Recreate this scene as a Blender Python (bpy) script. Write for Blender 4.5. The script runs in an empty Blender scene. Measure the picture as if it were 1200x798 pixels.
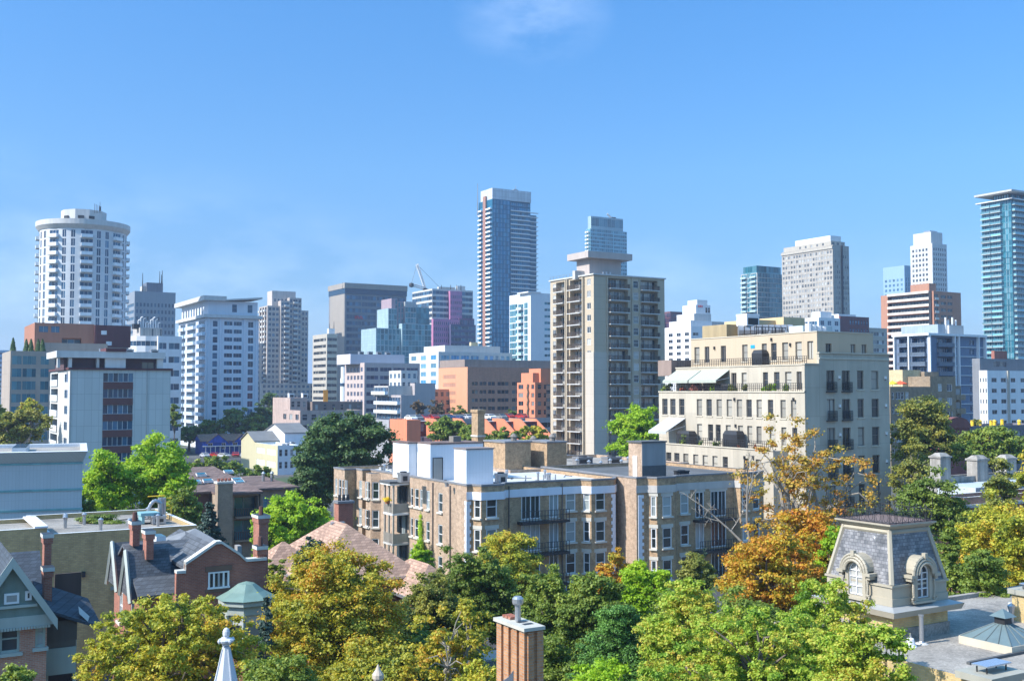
import bpy, math, random
import numpy as np
R = math.radians
random.seed(7)
scene = bpy.context.scene
COL = scene.collection
# ------------------------------------------------------------------ camera
EYE = 20.0; F = 1250.0; PITCH = math.atan(59/1250)
cp, sp = math.cos(PITCH), math.sin(PITCH)
cam = bpy.data.cameras.new('camera'); cam.lens = 36*F/1200; cam.sensor_width = 36
cam.clip_end = 20000; cam.clip_start = .5
co = bpy.data.objects.new('camera', cam); COL.objects.link(co)
co.location = (0, 0, EYE); co.rotation_euler = (math.pi/2+PITCH, 0, 0)
scene.camera = co
def sx(px, py=458):
    return ((px-600)/F)/(cp-((399-py)/F)*sp)
def zpy(py, Y):
    dy = (399-py)/F
    return EYE+Y*(sp+dy*cp)/(cp-dy*sp)
def at(px, py, Y): return (sx(px, py)*Y, Y, zpy(py, Y))
G = R(30.6)
# ------------------------------------------------------------------ materials
MATS = {}
def newmat(name):
    m = bpy.data.materials.new(name); m.use_nodes = True
    nt = m.node_tree; b = nt.nodes['Principled BSDF']
    MATS[name] = m
    return m, nt, b
def N(nt, t, **kw):
    n = nt.nodes.new(t)
    for k, v in kw.items():
        if k in n.inputs: n.inputs[k].default_value = v
        else: setattr(n, k, v)
    return n
def mixc(nt, fac, a, b, mode='MIX'):
    n = nt.nodes.new('ShaderNodeMix'); n.data_type = 'RGBA'; n.blend_type = mode
    for s, v in ((0, fac), (6, a), (7, b)):
        if hasattr(v, 'links'): nt.links.new(v, n.inputs[s])
        elif s == 0: n.inputs[0].default_value = v
        else: n.inputs[s].default_value = (*v, 1) if len(v) == 3 else v
    return n.outputs[2]
def ramp(nt, val, stops, interp='LINEAR'):
    n = nt.nodes.new('ShaderNodeValToRGB'); n.color_ramp.interpolation = interp
    e = n.color_ramp.elements
    while len(e) < len(stops): e.new(.5)
    for el, (p, c) in zip(e, stops):
        el.position = p; el.color = (*c, 1) if len(c) == 3 else c
    nt.links.new(val, n.inputs[0]); return n.outputs[0]
def noise(nt, vec, scale, detail=3, rough=.6):
    n = N(nt, 'ShaderNodeTexNoise'); n.inputs['Scale'].default_value = scale
    n.inputs['Detail'].default_value = detail; n.inputs['Roughness'].default_value = rough
    if vec is not None: nt.links.new(vec, n.inputs['Vector'])
    return n.outputs[0]
def objvec(nt, scale=(1, 1, 1)):
    tc = N(nt, 'ShaderNodeTexCoord'); mp = N(nt, 'ShaderNodeMapping')
    nt.links.new(tc.outputs['Object'], mp.inputs[0]); mp.inputs['Scale'].default_value = scale
    return mp.outputs[0]
def wallvec(nt):
    tc = N(nt, 'ShaderNodeTexCoord'); s = N(nt, 'ShaderNodeSeparateXYZ'); c = N(nt, 'ShaderNodeCombineXYZ')
    a = N(nt, 'ShaderNodeMath', operation='SUBTRACT')
    nt.links.new(tc.outputs['Object'], s.inputs[0]); nt.links.new(s.outputs[0], a.inputs[0]); nt.links.new(s.outputs[1], a.inputs[1])
    nt.links.new(a.outputs[0], c.inputs[0]); nt.links.new(s.outputs[2], c.inputs[1])
    return c.outputs[0]
def dk(c, f): return tuple(x*f for x in c)
def plain(name, col, rough=.7, var=.12, scale=.5, metal=0, streak=True):
    """surface with blotchy weathering, rain streaks running down"""
    if name in MATS: return MATS[name]
    m, nt, b = newmat(name)
    n1 = noise(nt, objvec(nt), scale, 5, .65)
    c = mixc(nt, n1, dk(col, 1-var*1.6), dk(col, 1+var*1.4))
    if streak:
        n2 = noise(nt, objvec(nt, (1.2, 1.2, .07)), 1.0, 4, .6)
        s = ramp(nt, n2, [(.35, (1-var*1.5,)*3), (.6, (1, 1, 1))])
        c = mixc(nt, 1.0, c, s, 'MULTIPLY')
    nt.links.new(c, b.inputs['Base Color'])
    b.inputs['Roughness'].default_value = rough; b.inputs['Metallic'].default_value = metal
    return m
def panels(name, col, pw=3., ph=2.8, joint=.04, jf=.6, var=.1, rough=.75, off=0.):
    if name in MATS: return MATS[name]
    m, nt, b = newmat(name)
    br = N(nt, 'ShaderNodeTexBrick'); nt.links.new(wallvec(nt), br.inputs['Vector'])
    br.offset = off; br.inputs['Scale'].default_value = 1; br.inputs['Brick Width'].default_value = pw
    br.inputs['Row Height'].default_value = ph; br.inputs['Mortar Size'].default_value = joint
    br.inputs['Color1'].default_value = (*dk(col, 1-var*.6), 1); br.inputs['Color2'].default_value = (*dk(col, 1+var*.6), 1)
    br.inputs['Mortar'].default_value = (*dk(col, jf), 1); br.inputs['Mortar Smooth'].default_value = .1
    n2 = noise(nt, objvec(nt, (.6, .6, .1)), .8, 5, .6)
    s = ramp(nt, n2, [(.3, (1-var*2,)*3), (.65, (1, 1, 1))])
    nt.links.new(mixc(nt, 1., br.outputs[0], s, 'MULTIPLY'), b.inputs['Base Color'])
    b.inputs['Roughness'].default_value = rough
    return m
def brick(name, c1, c2, mort, w=.23, h=.085, big=.35, mo=.01, blot=1.3):
    if name in MATS: return MATS[name]
    m, nt, b = newmat(name)
    br = N(nt, 'ShaderNodeTexBrick'); v = wallvec(nt); nt.links.new(v, br.inputs['Vector'])
    br.inputs['Scale'].default_value = 1; br.inputs['Brick Width'].default_value = w
    br.inputs['Row Height'].default_value = h; br.inputs['Mortar Size'].default_value = mo
    br.inputs['Color1'].default_value = (*c1, 1); br.inputs['Color2'].default_value = (*c2, 1)
    br.inputs['Mortar'].default_value = (*mort, 1)
    n1 = noise(nt, objvec(nt), blot, 6, .75)
    s = ramp(nt, n1, [(.3, (1-big,)*3), (.5, (1, 1, 1)), (.72, (1+big*.8,)*3)])
    c = mixc(nt, 1., br.outputs[0], s, 'MULTIPLY')
    n2 = noise(nt, objvec(nt, (1, 1, .12)), .9, 4, .6)
    s2 = ramp(nt, n2, [(.3, (.78,)*3), (.6, (1, 1, 1))])
    c = mixc(nt, 1., c, s2, 'MULTIPLY')
    nt.links.new(c, b.inputs['Base Color']); b.inputs['Roughness'].default_value = .9
    bp = N(nt, 'ShaderNodeBump'); bp.inputs['Strength'].default_value = .4; bp.inputs['Distance'].default_value = .02
    nt.links.new(br.outputs[1], bp.inputs['Height']); nt.links.new(bp.outputs[0], b.inputs['Normal'])
    return m
def glass(name, dark=(.02, .03, .04), light=(.4, .42, .42), frac=.3, rough=.12, metal=0., spec=.8):
    """opaque window glass: dark rooms, some with pale curtains, per pane"""
    if name in MATS: return MATS[name]
    m, nt, b = newmat(name)
    g = N(nt, 'ShaderNodeNewGeometry'); o = N(nt, 'ShaderNodeObjectInfo')
    a = N(nt, 'ShaderNodeMath', operation='ADD'); f = N(nt, 'ShaderNodeMath', operation='FRACT')
    nt.links.new(g.outputs['Random Per Island'], a.inputs[0]); nt.links.new(o.outputs['Random'], a.inputs[1])
    nt.links.new(a.outputs[0], f.inputs[0])
    c = ramp(nt, f.outputs[0], [(0, dark), (max(.01, .95-frac), dk(dark, 2.2)), (1-frac, dk(light, .55)), (1, light)])
    nt.links.new(c, b.inputs['Base Color']); b.inputs['Roughness'].default_value = rough
    b.inputs['Metallic'].default_value = metal; b.inputs['Specular IOR Level'].default_value = spec
    w = noise(nt, objvec(nt), 1.3, 2, .5)
    bp = N(nt, 'ShaderNodeBump'); bp.inputs['Strength'].default_value = .05; bp.inputs['Distance'].default_value = .05
    nt.links.new(w, bp.inputs['Height']); nt.links.new(bp.outputs[0], b.inputs['Normal'])
    return m
def roofing(name, col, var=.25, scale=1.2, rough=.95, shingle=False):
    if name in MATS: return MATS[name]
    m, nt, b = newmat(name)
    n1 = noise(nt, objvec(nt), scale*.25, 6, .7)
    n2 = noise(nt, objvec(nt), scale*9, 3, .8)
    c = ramp(nt, n1, [(.3, dk(col, 1-var)), (.5, col), (.7, dk(col, 1+var))])
    s = ramp(nt, n2, [(.3, (1-var*.8,)*3), (.7, (1+var*.6,)*3)])
    c = mixc(nt, 1., c, s, 'MULTIPLY')
    if shingle:
        br = N(nt, 'ShaderNodeTexBrick'); nt.links.new(wallvec(nt), br.inputs['Vector'])
        br.inputs['Scale'].default_value = 1; br.inputs['Brick Width'].default_value = .35
        br.inputs['Row Height'].default_value = .16; br.inputs['Mortar Size'].default_value = .012
        br.inputs['Color1'].default_value = (.7, .7, .7, 1); br.inputs['Color2'].default_value = (1.2, 1.2, 1.2, 1); br.inputs['Mortar'].default_value = (.5, .5, .5, 1)
        c = mixc(nt, 1., c, br.outputs[0], 'MULTIPLY')
    nt.links.new(c, b.inputs['Base Color']); b.inputs['Roughness'].default_value = rough
    return m
def leafmat(name, cols, trans=.3, patch=.35, rough=.55):
    """leaves: colour by leaf (island) and by patch of the crown (autumn turning)"""
    if name in MATS: return MATS[name]
    m, nt, b = newmat(name)
    g = N(nt, 'ShaderNodeNewGeometry')
    n1 = noise(nt, objvec(nt), patch, 2, .5)
    n3 = N(nt, 'ShaderNodeMath', operation='MULTIPLY_ADD'); nt.links.new(n1, n3.inputs[0]); n3.inputs[1].default_value = 2.2; n3.inputs[2].default_value = -.85
    a = N(nt, 'ShaderNodeMath', operation='MULTIPLY_ADD'); nt.links.new(g.outputs['Random Per Island'], a.inputs[0])
    a.inputs[1].default_value = .62; nt.links.new(n3.outputs[0], a.inputs[2])
    k = N(nt, 'ShaderNodeMath', operation='MULTIPLY'); nt.links.new(a.outputs[0], k.inputs[0]); k.inputs[1].default_value = .95
    st = [(i/(len(cols)-1), c) for i, c in enumerate(cols)]
    c = ramp(nt, k.outputs[0], st)
    nt.links.new(c, b.inputs['Base Color']); b.inputs['Roughness'].default_value = rough
    b.inputs['Specular IOR Level'].default_value = .35
    t = N(nt, 'ShaderNodeBsdfTranslucent'); tcol = mixc(nt, 1., c, (1.25, 1.2, .6), 'MULTIPLY'); nt.links.new(tcol, t.inputs[0])
    mx = N(nt, 'ShaderNodeMixShader'); mx.inputs[0].default_value = trans
    nt.links.new(b.outputs[0], mx.inputs[1]); nt.links.new(t.outputs[0], mx.inputs[2])
    nt.links.new(mx.outputs[0], nt.nodes['Material Output'].inputs[0])
    return m
# ------------------------------------------------------------------ mesh building
class MB:
    def __init__(s): s.v = []; s.f = []; s.m = []; s.mats = []
    def mi(s, mat):
        if mat not in s.mats: s.mats.append(mat)
        return s.mats.index(mat)
    def face(s, pts, mat):
        n = len(s.v); s.v += [tuple(p) for p in pts]; s.f.append(tuple(range(n, n+len(pts)))); s.m.append(s.mi(mat)); return s
    def mesh(s, verts, faces, mat):
        n = len(s.v); s.v += [tuple(p) for p in verts]; i = s.mi(mat)
        for f in faces: s.f.append(tuple(k+n for k in f)); s.m.append(i)
        return s
    def box(s, x0, y0, z0, x1, y1, z1, mat, top=None):
        v = [(x0, y0, z0), (x1, y0, z0), (x1, y1, z0), (x0, y1, z0), (x0, y0, z1), (x1, y0, z1), (x1, y1, z1), (x0, y1, z1)]
        s.mesh(v, [(0, 1, 5, 4), (1, 2, 6, 5), (2, 3, 7, 6), (3, 0, 4, 7), (3, 2, 1, 0)], mat)
        s.face([v[4], v[5], v[6], v[7]], top or mat); return s
    def prism(s, poly, z0, z1, mat, top=None):
        n = len(poly)
        for i in range(n):
            a, b = poly[i], poly[(i+1) % n]
            s.face([(a[0], a[1], z0), (b[0], b[1], z0), (b[0], b[1], z1), (a[0], a[1], z1)], mat)
        s.face([(p[0], p[1], z1) for p in poly], top or mat); s.face([(p[0], p[1], z0) for p in poly[::-1]], mat); return s
    def frustum(s, p0, z0, p1, z1, mat, top=None):
        n = len(p0)
        for i in range(n):
            j = (i+1) % n
            s.face([(*p0[i], z0), (*p0[j], z0), (*p1[j], z1), (*p1[i], z1)], mat)
        s.face([(*p, z1) for p in p1], top or mat); s.face([(*p, z0) for p in p0[::-1]], mat); return s
    def tube(s, a, b, r0, r1, mat, n=6, cap=True):
        a = np.array(a, float); b = np.array(b, float); d = b-a; L = np.linalg.norm(d)
        if L < 1e-6: return s
        d /= L; h = np.array((0, 0, 1.)) if abs(d[2]) < .9 else np.array((1., 0, 0))
        u = np.cross(d, h); u /= np.linalg.norm(u); w = np.cross(d, u)
        v = []
        for c, r in ((a, r0), (b, r1)):
            for i in range(n):
                t = 2*math.pi*i/n; v.append(tuple(c+r*(math.cos(t)*u+math.sin(t)*w)))
        fs = [(i, (i+1) % n, n+(i+1) % n, n+i) for i in range(n)]
        if cap: fs += [tuple(range(n))[::-1], tuple(range(n, 2*n))]
        s.mesh(v, fs, mat); return s
    def lathe(s, x, y, prof, mat, n=12, a0=0.):
        v = []
        for r, z in prof:
            for i in range(n):
                t = 2*math.pi*i/n+a0; v.append((x+r*math.cos(t), y+r*math.sin(t), z))
        fs = []
        for k in range(len(prof)-1):
            for i in range(n): fs.append((k*n+i, k*n+(i+1) % n, (k+1)*n+(i+1) % n, (k+1)*n+i))
        fs.append(tuple(range(n))[::-1]); fs.append(tuple(range((len(prof)-1)*n, len(prof)*n)))
        s.mesh(v, fs, mat); return s
    def data(s, name):
        me = bpy.data.meshes.new(name); me.from_pydata(s.v, [], s.f)
        for m in s.mats: me.materials.append(m)
        me.polygons.foreach_set('material_index', s.m); me.update(); return me
    def build(s, name, parent=None, loc=(0, 0, 0), rz=0, **kw):
        return link(name, s.data(name), parent, loc, rz, **kw)
def link(name, me, parent=None, loc=(0, 0, 0), rz=0, **kw):
    o = bpy.data.objects.new(name, me); COL.objects.link(o); o.location = loc; o.rotation_euler = (0, 0, rz)
    if parent: o.parent = parent
    tag(o, **kw); return o
def tag(o, label=None, cat=None, group=None, kind=None):
    if label: o['label'] = label
    if cat: o['category'] = cat
    if group: o['group'] = group
    if kind: o['kind'] = kind
    return o
def empty(name, loc, rz=0, **kw):
    return link(name, None, None, loc, rz, **kw)
def copy_tree(o, parent=None):
    c = o.copy(); COL.objects.link(c)
    if parent: c.parent = parent
    for ch in list(o.children): copy_tree(ch, c)
    return c
def inset(poly, d):
    n = len(poly); out = []
    for i in range(n):
        p0, p1, p2 = poly[i-1], poly[i], poly[(i+1) % n]
        def nrm(a, b):
            l = math.hypot(b[0]-a[0], b[1]-a[1]) or 1; return (-(b[1]-a[1])/l, (b[0]-a[0])/l)
        n1, n2 = nrm(p0, p1), nrm(p1, p2)
        k = 1+n1[0]*n2[0]+n1[1]*n2[1]
        k = max(k, .25)
        out.append((p1[0]+d*(n1[0]+n2[0])/k, p1[1]+d*(n1[1]+n2[1])/k))
    return out
# ------------------------------------------------------------------ facade pieces
CACHE = {}
# kind: (part name, sill, height, depth) as fractions of the storey height
KIND = {
 'win': ('window', .30, .52, .12), 'dh': ('window', .26, .58, .10), 'door': ('window', .04, .78, .10), 'rib': ('window', .32, .46, .15),
 'tall': ('window', .10, .80, .12), 'glz': ('window', .14, .86, .04), 'balc': ('balcony', .0, .93, 1.3), 'pb': ('balcony', .02, .80, .1),
 'half': ('window', .45, .40, .12), 'slot': ('window', .36, .30, .25),
}
def win_mesh(kind, w, h, st):
    g, fr = st['glass'], st['frame']; mb = MB()
    det = st.get('det', 0)
    fw = st.get('fw', .07)
    mb.face([(-w/2, 0, 0), (w/2, 0, 0), (w/2, 0, h), (-w/2, 0, h)], g)
    pieces = []
    if kind in ('rib', 'glz'):
        step = st.get('mull', 1.5); n = max(1, round(w/step))
        mb.f.pop(); mb.m.pop(); mb.v = []
        for i in range(n):
            a = -w/2+w*i/n; b = a+w/n
            mb.face([(a, 0, 0), (b, 0, 0), (b, 0, h), (a, 0, h)], g)
            if i: mb.box(a-.04, -.05, 0, a+.04, -.002, h, fr)
        if kind == 'rib' or det: mb.box(-w/2, -.06, 0, w/2, -.002, .06, fr)
    else:
        if det:
            mb.box(-w/2, -.07, 0, -w/2+fw, -.002, h, fr); mb.box(w/2-fw, -.07, 0, w/2, -.002, h, fr)
            mb.box(-w/2+fw, -.07, 0, w/2-fw, -.002, fw, fr); mb.box(-w/2+fw, -.07, h-fw, w/2-fw, -.002, h, fr)
        if kind == 'dh':
            mb.box(-w/2+fw, -.05, h*.5-.035, w/2-fw, -.002, h*.5+.035, fr)
        elif kind in ('door', 'tall'):
            mb.box(-.05, -.06, fw, .05, -.002, h-fw, fr)
            if det and w > 1.6:
                for sx_ in (-w*.25, w*.25): mb.box(sx_-.02, -.04, fw, sx_+.02, -.002, h-fw, fr)
        else:
            if w > h*.9: mb.box(-.04, -.05, 0, .04, -.002, h, fr)
            else: mb.box(-w/2, -.05, h*.55-.03, w/2, -.002, h*.55+.03, fr)
    if st.get('sill') and kind in ('dh', 'win'):
        mb.box(-w/2-.12, -.30, -.16, w/2+.12, -.0, -.004, st['sill'])
    if st.get('lintel') and kind in ('dh', 'door', 'win'):
        mb.box(-w/2-.18, -st.get('dep', .15)-.03, h+.004, w/2+.18, -.03, h+.36, st['lintel'])
    return mb.data('window')
def balc_mesh(w, out, h, st, rs):
    """slab and railing; origin at the wall plane, floor level"""
    mb = MB(); rail = st.get('rail', st['frame']); sl = st.get('slab', st['wall'])
    mb.box(-w/2, -out, -.1, w/2, -.003, .1, sl)
    if rs == 'solid':
        mb.box(-w/2, -out, .1, w/2, -out+.08, 1.1, rail); 
        if out > .5: mb.box(-w/2, -out+.08, .1, -w/2+.08, -.01, 1.1, rail); mb.box(w/2-.08, -out+.08, .1, w/2, -.01, 1.1, rail)
    else:
        mb.box(-w/2, -out, 1.04, w/2, -out+.06, 1.1, rail)
        mb.box(-w/2, -out, .16, w/2, -out+.05, .2, rail)
        p = st.get('pick', .28); n = max(2, int(w/p))
        for i in range(n+1):
            x = -w/2+.02+(w-.1)*i/n; mb.box(x, -out+.005, .2, x+p*.4, -out+.035, 1.04, rail)
        if out > .5:
            m = max(2, int(out/p))
            for sd in (-w/2, w/2-.04):
                mb.box(sd, -out+.06, 1.04, sd+.04, -.01, 1.1, rail)
                for i in range(1, m):
                    y = -out+out*i/m; mb.box(sd+.005, y, .1, sd+.03, y+p*.35, 1.04, rail)
    return mb.data('balcony')
class B:
    """a building: Empty at its near corner, local x along the street front (away to the right), local y away to the left"""
    def __init__(s, name, label, cat, xl, xc, xr, yt, D, g=G, group=None, ref=None, L=None, W=None, C=None, base=0):
        ref = ref if ref is not None else (yt+458)/2
        s.ref = ref; s.g = g
        s.d2 = (math.cos(g), math.sin(g)); s.d1 = (-math.sin(g), math.cos(g))
        s.C = C or (sx(xc, ref)*D, D); s.base = base
        s.root = empty(name, (s.C[0], s.C[1], base), g, label=label, cat=cat, group=group)
        s.W = W if W is not None else s.fx(xr); s.L = L if L is not None else s.ly(xl)
        s.H = zpy(yt, D)-base if yt is not None else 0
        s.parts = {}; s.D = D
    def solve(s, px, o, d, py=None):
        k = sx(px, py if py is not None else s.ref)
        X = s.C[0]+o[0]*s.d2[0]+o[1]*s.d1[0]; Y = s.C[1]+o[0]*s.d2[1]+o[1]*s.d1[1]
        dx = d[0]*s.d2[0]+d[1]*s.d1[0]; dy = d[0]*s.d2[1]+d[1]*s.d1[1]
        return (k*Y-X)/(dx-k*dy)
    def fx(s, px, y=0, py=None): return s.solve(px, (0, y), (1, 0), py)
    def ly(s, px, x=0, py=None): return s.solve(px, (x, 0), (0, 1), py)
    def Y(s, x, y): return s.C[1]+x*s.d2[1]+y*s.d1[1]
    def z(s, py, x=0, y=0): return zpy(py, s.Y(x, y))-s.base
    def world(s, x, y, z=0):
        return (s.C[0]+x*s.d2[0]+y*s.d1[0], s.C[1]+x*s.d2[1]+y*s.d1[1], z+s.base)
    def F(s, *cols, y=0, x0=0, W=None):
        """pixel columns -> fractions on a front plane"""
        W = W or s.W
        return [(k, (s.fx(a, y)-x0)/W, (s.fx(b, y)-x0)/W, *e) for k, a, b, *e in cols]
    def Lc(s, *cols, x=0, y0=0, L=None):
        L = L or s.L
        return [(k, 1-(s.ly(a, x)-y0)/L, 1-(s.ly(b, x)-y0)/L, *e) for k, a, b, *e in cols]
    def add(s, part, me, loc, rz): s.parts.setdefault(part, []).append((me, loc, rz))
    def getmesh(s, kind, w, h, st, out=0):
        key = (kind, round(w, 1), round(h, 1), round(out, 1), id(st))
        if key not in CACHE:
            CACHE[key] = balc_mesh(w, out, h, st, st.get('railstyle', 'solid')) if kind == 'B' else win_mesh(kind, w, h, st)
        return CACHE[key]
    def wall(s, mb, a, b, z0, z1, specs, mat, st, fh=3):
        """one wall from a to b (seen from outside left to right); specs: (cols, ztop, fh, n) or raw"""
        L = math.hypot(b[0]-a[0], b[1]-a[1]); ux, uy = (b[0]-a[0])/L, (b[1]-a[1])/L; nx, ny = uy, -ux
        rz = math.atan2(uy, ux)
        ops = []
        for sp_ in specs or []:
            if sp_[0] == 'raw': ops += [(k, f0*L, f1*L, za, zb, h) for k, f0, f1, za, zb, h in sp_[1]]; continue
            cols, zt, h, n = sp_
            for i in range(n):
                lv = zt-(i+1)*h
                if lv < z0+.2: break
                for c in cols:
                    kn = KIND[c[0]]; s0 = c[3] if len(c) > 3 else kn[1]; hh = c[4] if len(c) > 4 else kn[2]
                    f0, f1 = max(.004, c[1]), min(.996, c[2])
                    if f1-f0 < .003: continue
                    ops.append((c[0], f0*L, f1*L, lv+s0*h, min(lv+(s0+hh)*h, z1-.05), h))
        us = sorted({0, L, *[o[1] for o in ops], *[o[2] for o in ops]}); zs = sorted({z0, z1, *[o[3] for o in ops], *[o[4] for o in ops]})
        iu = {u: i for i, u in enumerate(us)}; iz = {z: i for i, z in enumerate(zs)}
        cov = np.zeros((len(us), len(zs)), bool)
        for o in ops: cov[iu[o[1]]:iu[o[2]], iz[o[3]]:iz[o[4]]] = True
        def P(u, z, d=0): return (a[0]+ux*u-nx*d, a[1]+uy*u-ny*d, z)
        full = [not cov[:-1, j].any() for j in range(len(zs)-1)]
        j = 0
        while j < len(zs)-1:
            if full[j]:
                k = j
                while k < len(zs)-1 and full[k]: k += 1
                mb.face([P(0, zs[j]), P(L, zs[j]), P(L, zs[k]), P(0, zs[k])], mat); j = k; continue
            i = 0
            while i < len(us)-1:
                if cov[i, j]: i += 1; continue
                k = i
                while k < len(us)-1 and not cov[k, j]: k += 1
                mb.face([P(us[i], zs[j]), P(us[k], zs[j]), P(us[k], zs[j+1]), P(us[i], zs[j+1])], mat); i = k
            j += 1
        for kind, u0, u1, za, zb, h in ops:
            kn = KIND[kind]; d = kn[3] if kind not in st.get('depth', {}) else st['depth'][kind]
            rv = st.get('reveal', mat)
            mb.face([P(u0, za), P(u0, za, d), P(u0, zb, d), P(u0, zb)], rv); mb.face([P(u1, za, d), P(u1, za), P(u1, zb), P(u1, zb, d)], rv)
            mb.face([P(u0, zb, d), P(u1, zb, d), P(u1, zb), P(u0, zb)], rv); mb.face([P(u0, za), P(u1, za), P(u1, za, d), P(u0, za, d)], rv)
            w = u1-u0; uc = (u0+u1)/2
            if kind == 'balc':
                p = P(uc, za, d-.002); s.add('window', s.getmesh('rib', w, (zb-za)*.9, st), p, rz)
                q = P(uc, za+.12); out = st.get('bout', .25); s.add('balcony', s.getmesh('B', w, 1, st, out), q, rz)
                mb.face([P(u0, za, d), P(u1, za, d), P(u1, zb, d), P(u0, zb, d)], rv)
            elif kind == 'pb':
                s.add('window', s.getmesh('rib', w, zb-za, st), P(uc, za, d), rz)
                out = st.get('bout', 1.4); s.add('balcony', s.getmesh('B', w, 1, st, out), P(uc, za-.05), rz)
            else:
                s.add(kn[0], s.getmesh(kind, w, zb-za, st), P(uc, za, d), rz)
    def tier(s, poly, z0, z1, mat, st, specs=None, roof=None, par=.5, part='wall', parent=None, cap=None):
        """walls round a footprint (anticlockwise), flat roof sunk behind a parapet"""
        mb = MB(); specs = specs or {}
        n = len(poly)
        for i in range(n): s.wall(mb, poly[i], poly[(i+1) % n], z0, z1, specs.get(i), mat, st)
        roof = roof or MATS['roof_grey']
        if par > 0:
            inn = inset(poly, .3); cm = cap or mat
            for i in range(n):
                j = (i+1) % n
                mb.face([(*poly[i], z1), (*poly[j], z1), (*inn[j], z1), (*inn[i], z1)], cm)
                mb.face([(*inn[i], z1), (*inn[j], z1), (*inn[j], z1-par), (*inn[i], z1-par)], mat)
            rf = MB().face([(*p, z1-par) for p in inn], roof)
            rf.build('roof', s.root)
        else: mb.face([(*p, z1) for p in poly], roof)
        return mb.build(part, s.root)
    def rect(s, x0, y0, x1, y1, z0, z1, mat, st, F=None, L=None, Rt=None, **kw):
        """edges: 0 front, 1 right side, 2 back, 3 left side"""
        return s.tier([(x0, y0), (x1, y0), (x1, y1), (x0, y1)], z0, z1, mat, st, {0: F, 3: L, 1: Rt}, **kw)
    def done(s):
        for part, lst in s.parts.items():
            def dist(e):
                w = s.world(*e[1][:2]); return w[0]**2+w[1]**2+((e[1][2]-30)**2)*.2
            lst.sort(key=dist)
            near = lst if len(lst) <= 100 else lst[:98]
            for me, loc, rz in near: link(part, me, s.root, loc, rz)
            rest = lst[len(near):]
            if rest:
                vs = []; fs = []; ms = []; mats = []; off = 0
                for me, loc, rz in rest:
                    v = np.empty(len(me.vertices)*3); me.vertices.foreach_get('co', v); v = v.reshape(-1, 3)
                    c, q = math.cos(rz), math.sin(rz)
                    w = np.stack([v[:, 0]*c-v[:, 1]*q+loc[0], v[:, 0]*q+v[:, 1]*c+loc[1], v[:, 2]+loc[2]], 1); vs.append(w)
                    mp = []
                    for m in me.materials:
                        if m not in mats: mats.append(m)
                        mp.append(mats.index(m))
                    for p in me.polygons: fs.append([k+off for k in p.vertices]); ms.append(mp[p.material_index])
                    off += len(v)
                me = bpy.data.meshes.new(part); me.from_pydata(np.concatenate(vs).tolist(), [], fs)
                for m in mats: me.materials.append(m)
                me.polygons.foreach_set('material_index', ms); me.update()
                link(part, me, s.root, kind='stuff')
        return s
def ev(kind, n, a=0., b=1., fill=.5, **kw):
    """n even columns between fractions a and b"""
    st = (b-a)/n; return [(kind, a+st*(i+.5-fill/2), a+st*(i+.5+fill/2)) for i in range(n)]
def nrows(b, fh, yb, zt, margin=3):
    """how many storeys can be seen down to picture row yb"""
    zl = max(0, b.z(yb)-margin); return max(1, int((zt-zl)/fh)+1)
# ------------------------------------------------------------------ palette
roofing('roof_grey', (.30, .30, .30)); roofing('roof_dark', (.09, .095, .1)); roofing('roof_pale', (.50, .50, .50), .16)
roofing('roof_gravel', (.27, .245, .215), .5, 1.0); roofing('roof_brown', (.17, .115, .1), .15, shingle=True)
roofing('shingle_grey', (.085, .095, .11), .2, shingle=True); roofing('shingle_tan', (.40, .25, .18), .15, shingle=True)
roofing('slate_blue', (.05, .065, .085), .25, shingle=True)
WHITE = plain('white_paint', (.68, .69, .70), .5, .05); TRIM = plain('trim_grey_green', (.27, .31, .29), .6, .1)
DARK = plain('dark_metal', (.025, .026, .03), .5, .2); STEEL = plain('steel', (.45, .46, .48), .35, .1, metal=.7)
CONC = plain('concrete', (.46, .45, .43), .85, .12); CONCW = plain('pale_concrete', (.52, .52, .51), .8, .08)
STONE = plain('stone', (.55, .54, .50), .85, .12); FRAMEB = plain('bronze_frame', (.06, .055, .05), .5)
GREYF = plain('grey_frame', (.35, .36, .37), .5)
BARK = plain('bark', (.14, .115, .095), .95, .3, 3, streak=False); BARKP = plain('pale_bark', (.26, .235, .205), .95, .25, 3, streak=False)
GL = glass('glass', (.015, .02, .028)); GLB = glass('glass_blue', (.008, .03, .065), (.05, .16, .28), .3, .1, .15)
GLD = glass('glass_dark', (.010, .013, .018), (.2, .2, .19), .12); GLT = glass('glass_teal', (.012, .08, .11), (.10, .28, .35), .4, .12, .15)
GLC = glass('glass_curtained', (.03, .04, .05), (.5, .5, .48), .55)
def S(glass=GL, frame=GREYF, **kw): return dict(glass=glass, frame=frame, wall=kw.pop('wall', CONC), **kw)
KEEP = []
_S = S
def S(*a, **k):
    d = _S(*a, **k); KEEP.append(d); return d
def on_roof(b, xl, xc, xr, yt, back, mat, part='penthouse', z0=None, yc=None, L=None, W=None, top=None, over=0, parent=None):
    """a box standing on the roof, its near corner set back from the street front"""
    x0 = b.fx(xc, back, yc); w = W or b.fx(xr, back, yc)-x0; l = L or (b.ly(xl, x0, yc)-back if xl < xc else w)
    l = max(1., min(l, 40)); z1 = b.z(yt, x0, back)
    mb = MB(); z0 = z0 if z0 is not None else b.H-.5
    mb.box(x0, back, z0, x0+w, back+l, z1, mat, top or MATS['roof_grey'])
    if over: mb.box(x0-over, back-over, z1+.003, x0+w+over, back+l+over, z1+over*.6, mat, top or MATS['roof_grey'])
    o = mb.build(part, b.root); return o, (x0, back, w, l, z1)
def antenna(b, px, ytop, back, part='antenna', r=.12):
    x = b.fx(px, back); MB().tube((x, back, b.H-1), (x, back, b.z(ytop, x, back)), r, r*.4, DARK, 5).build(part, b.root)
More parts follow.
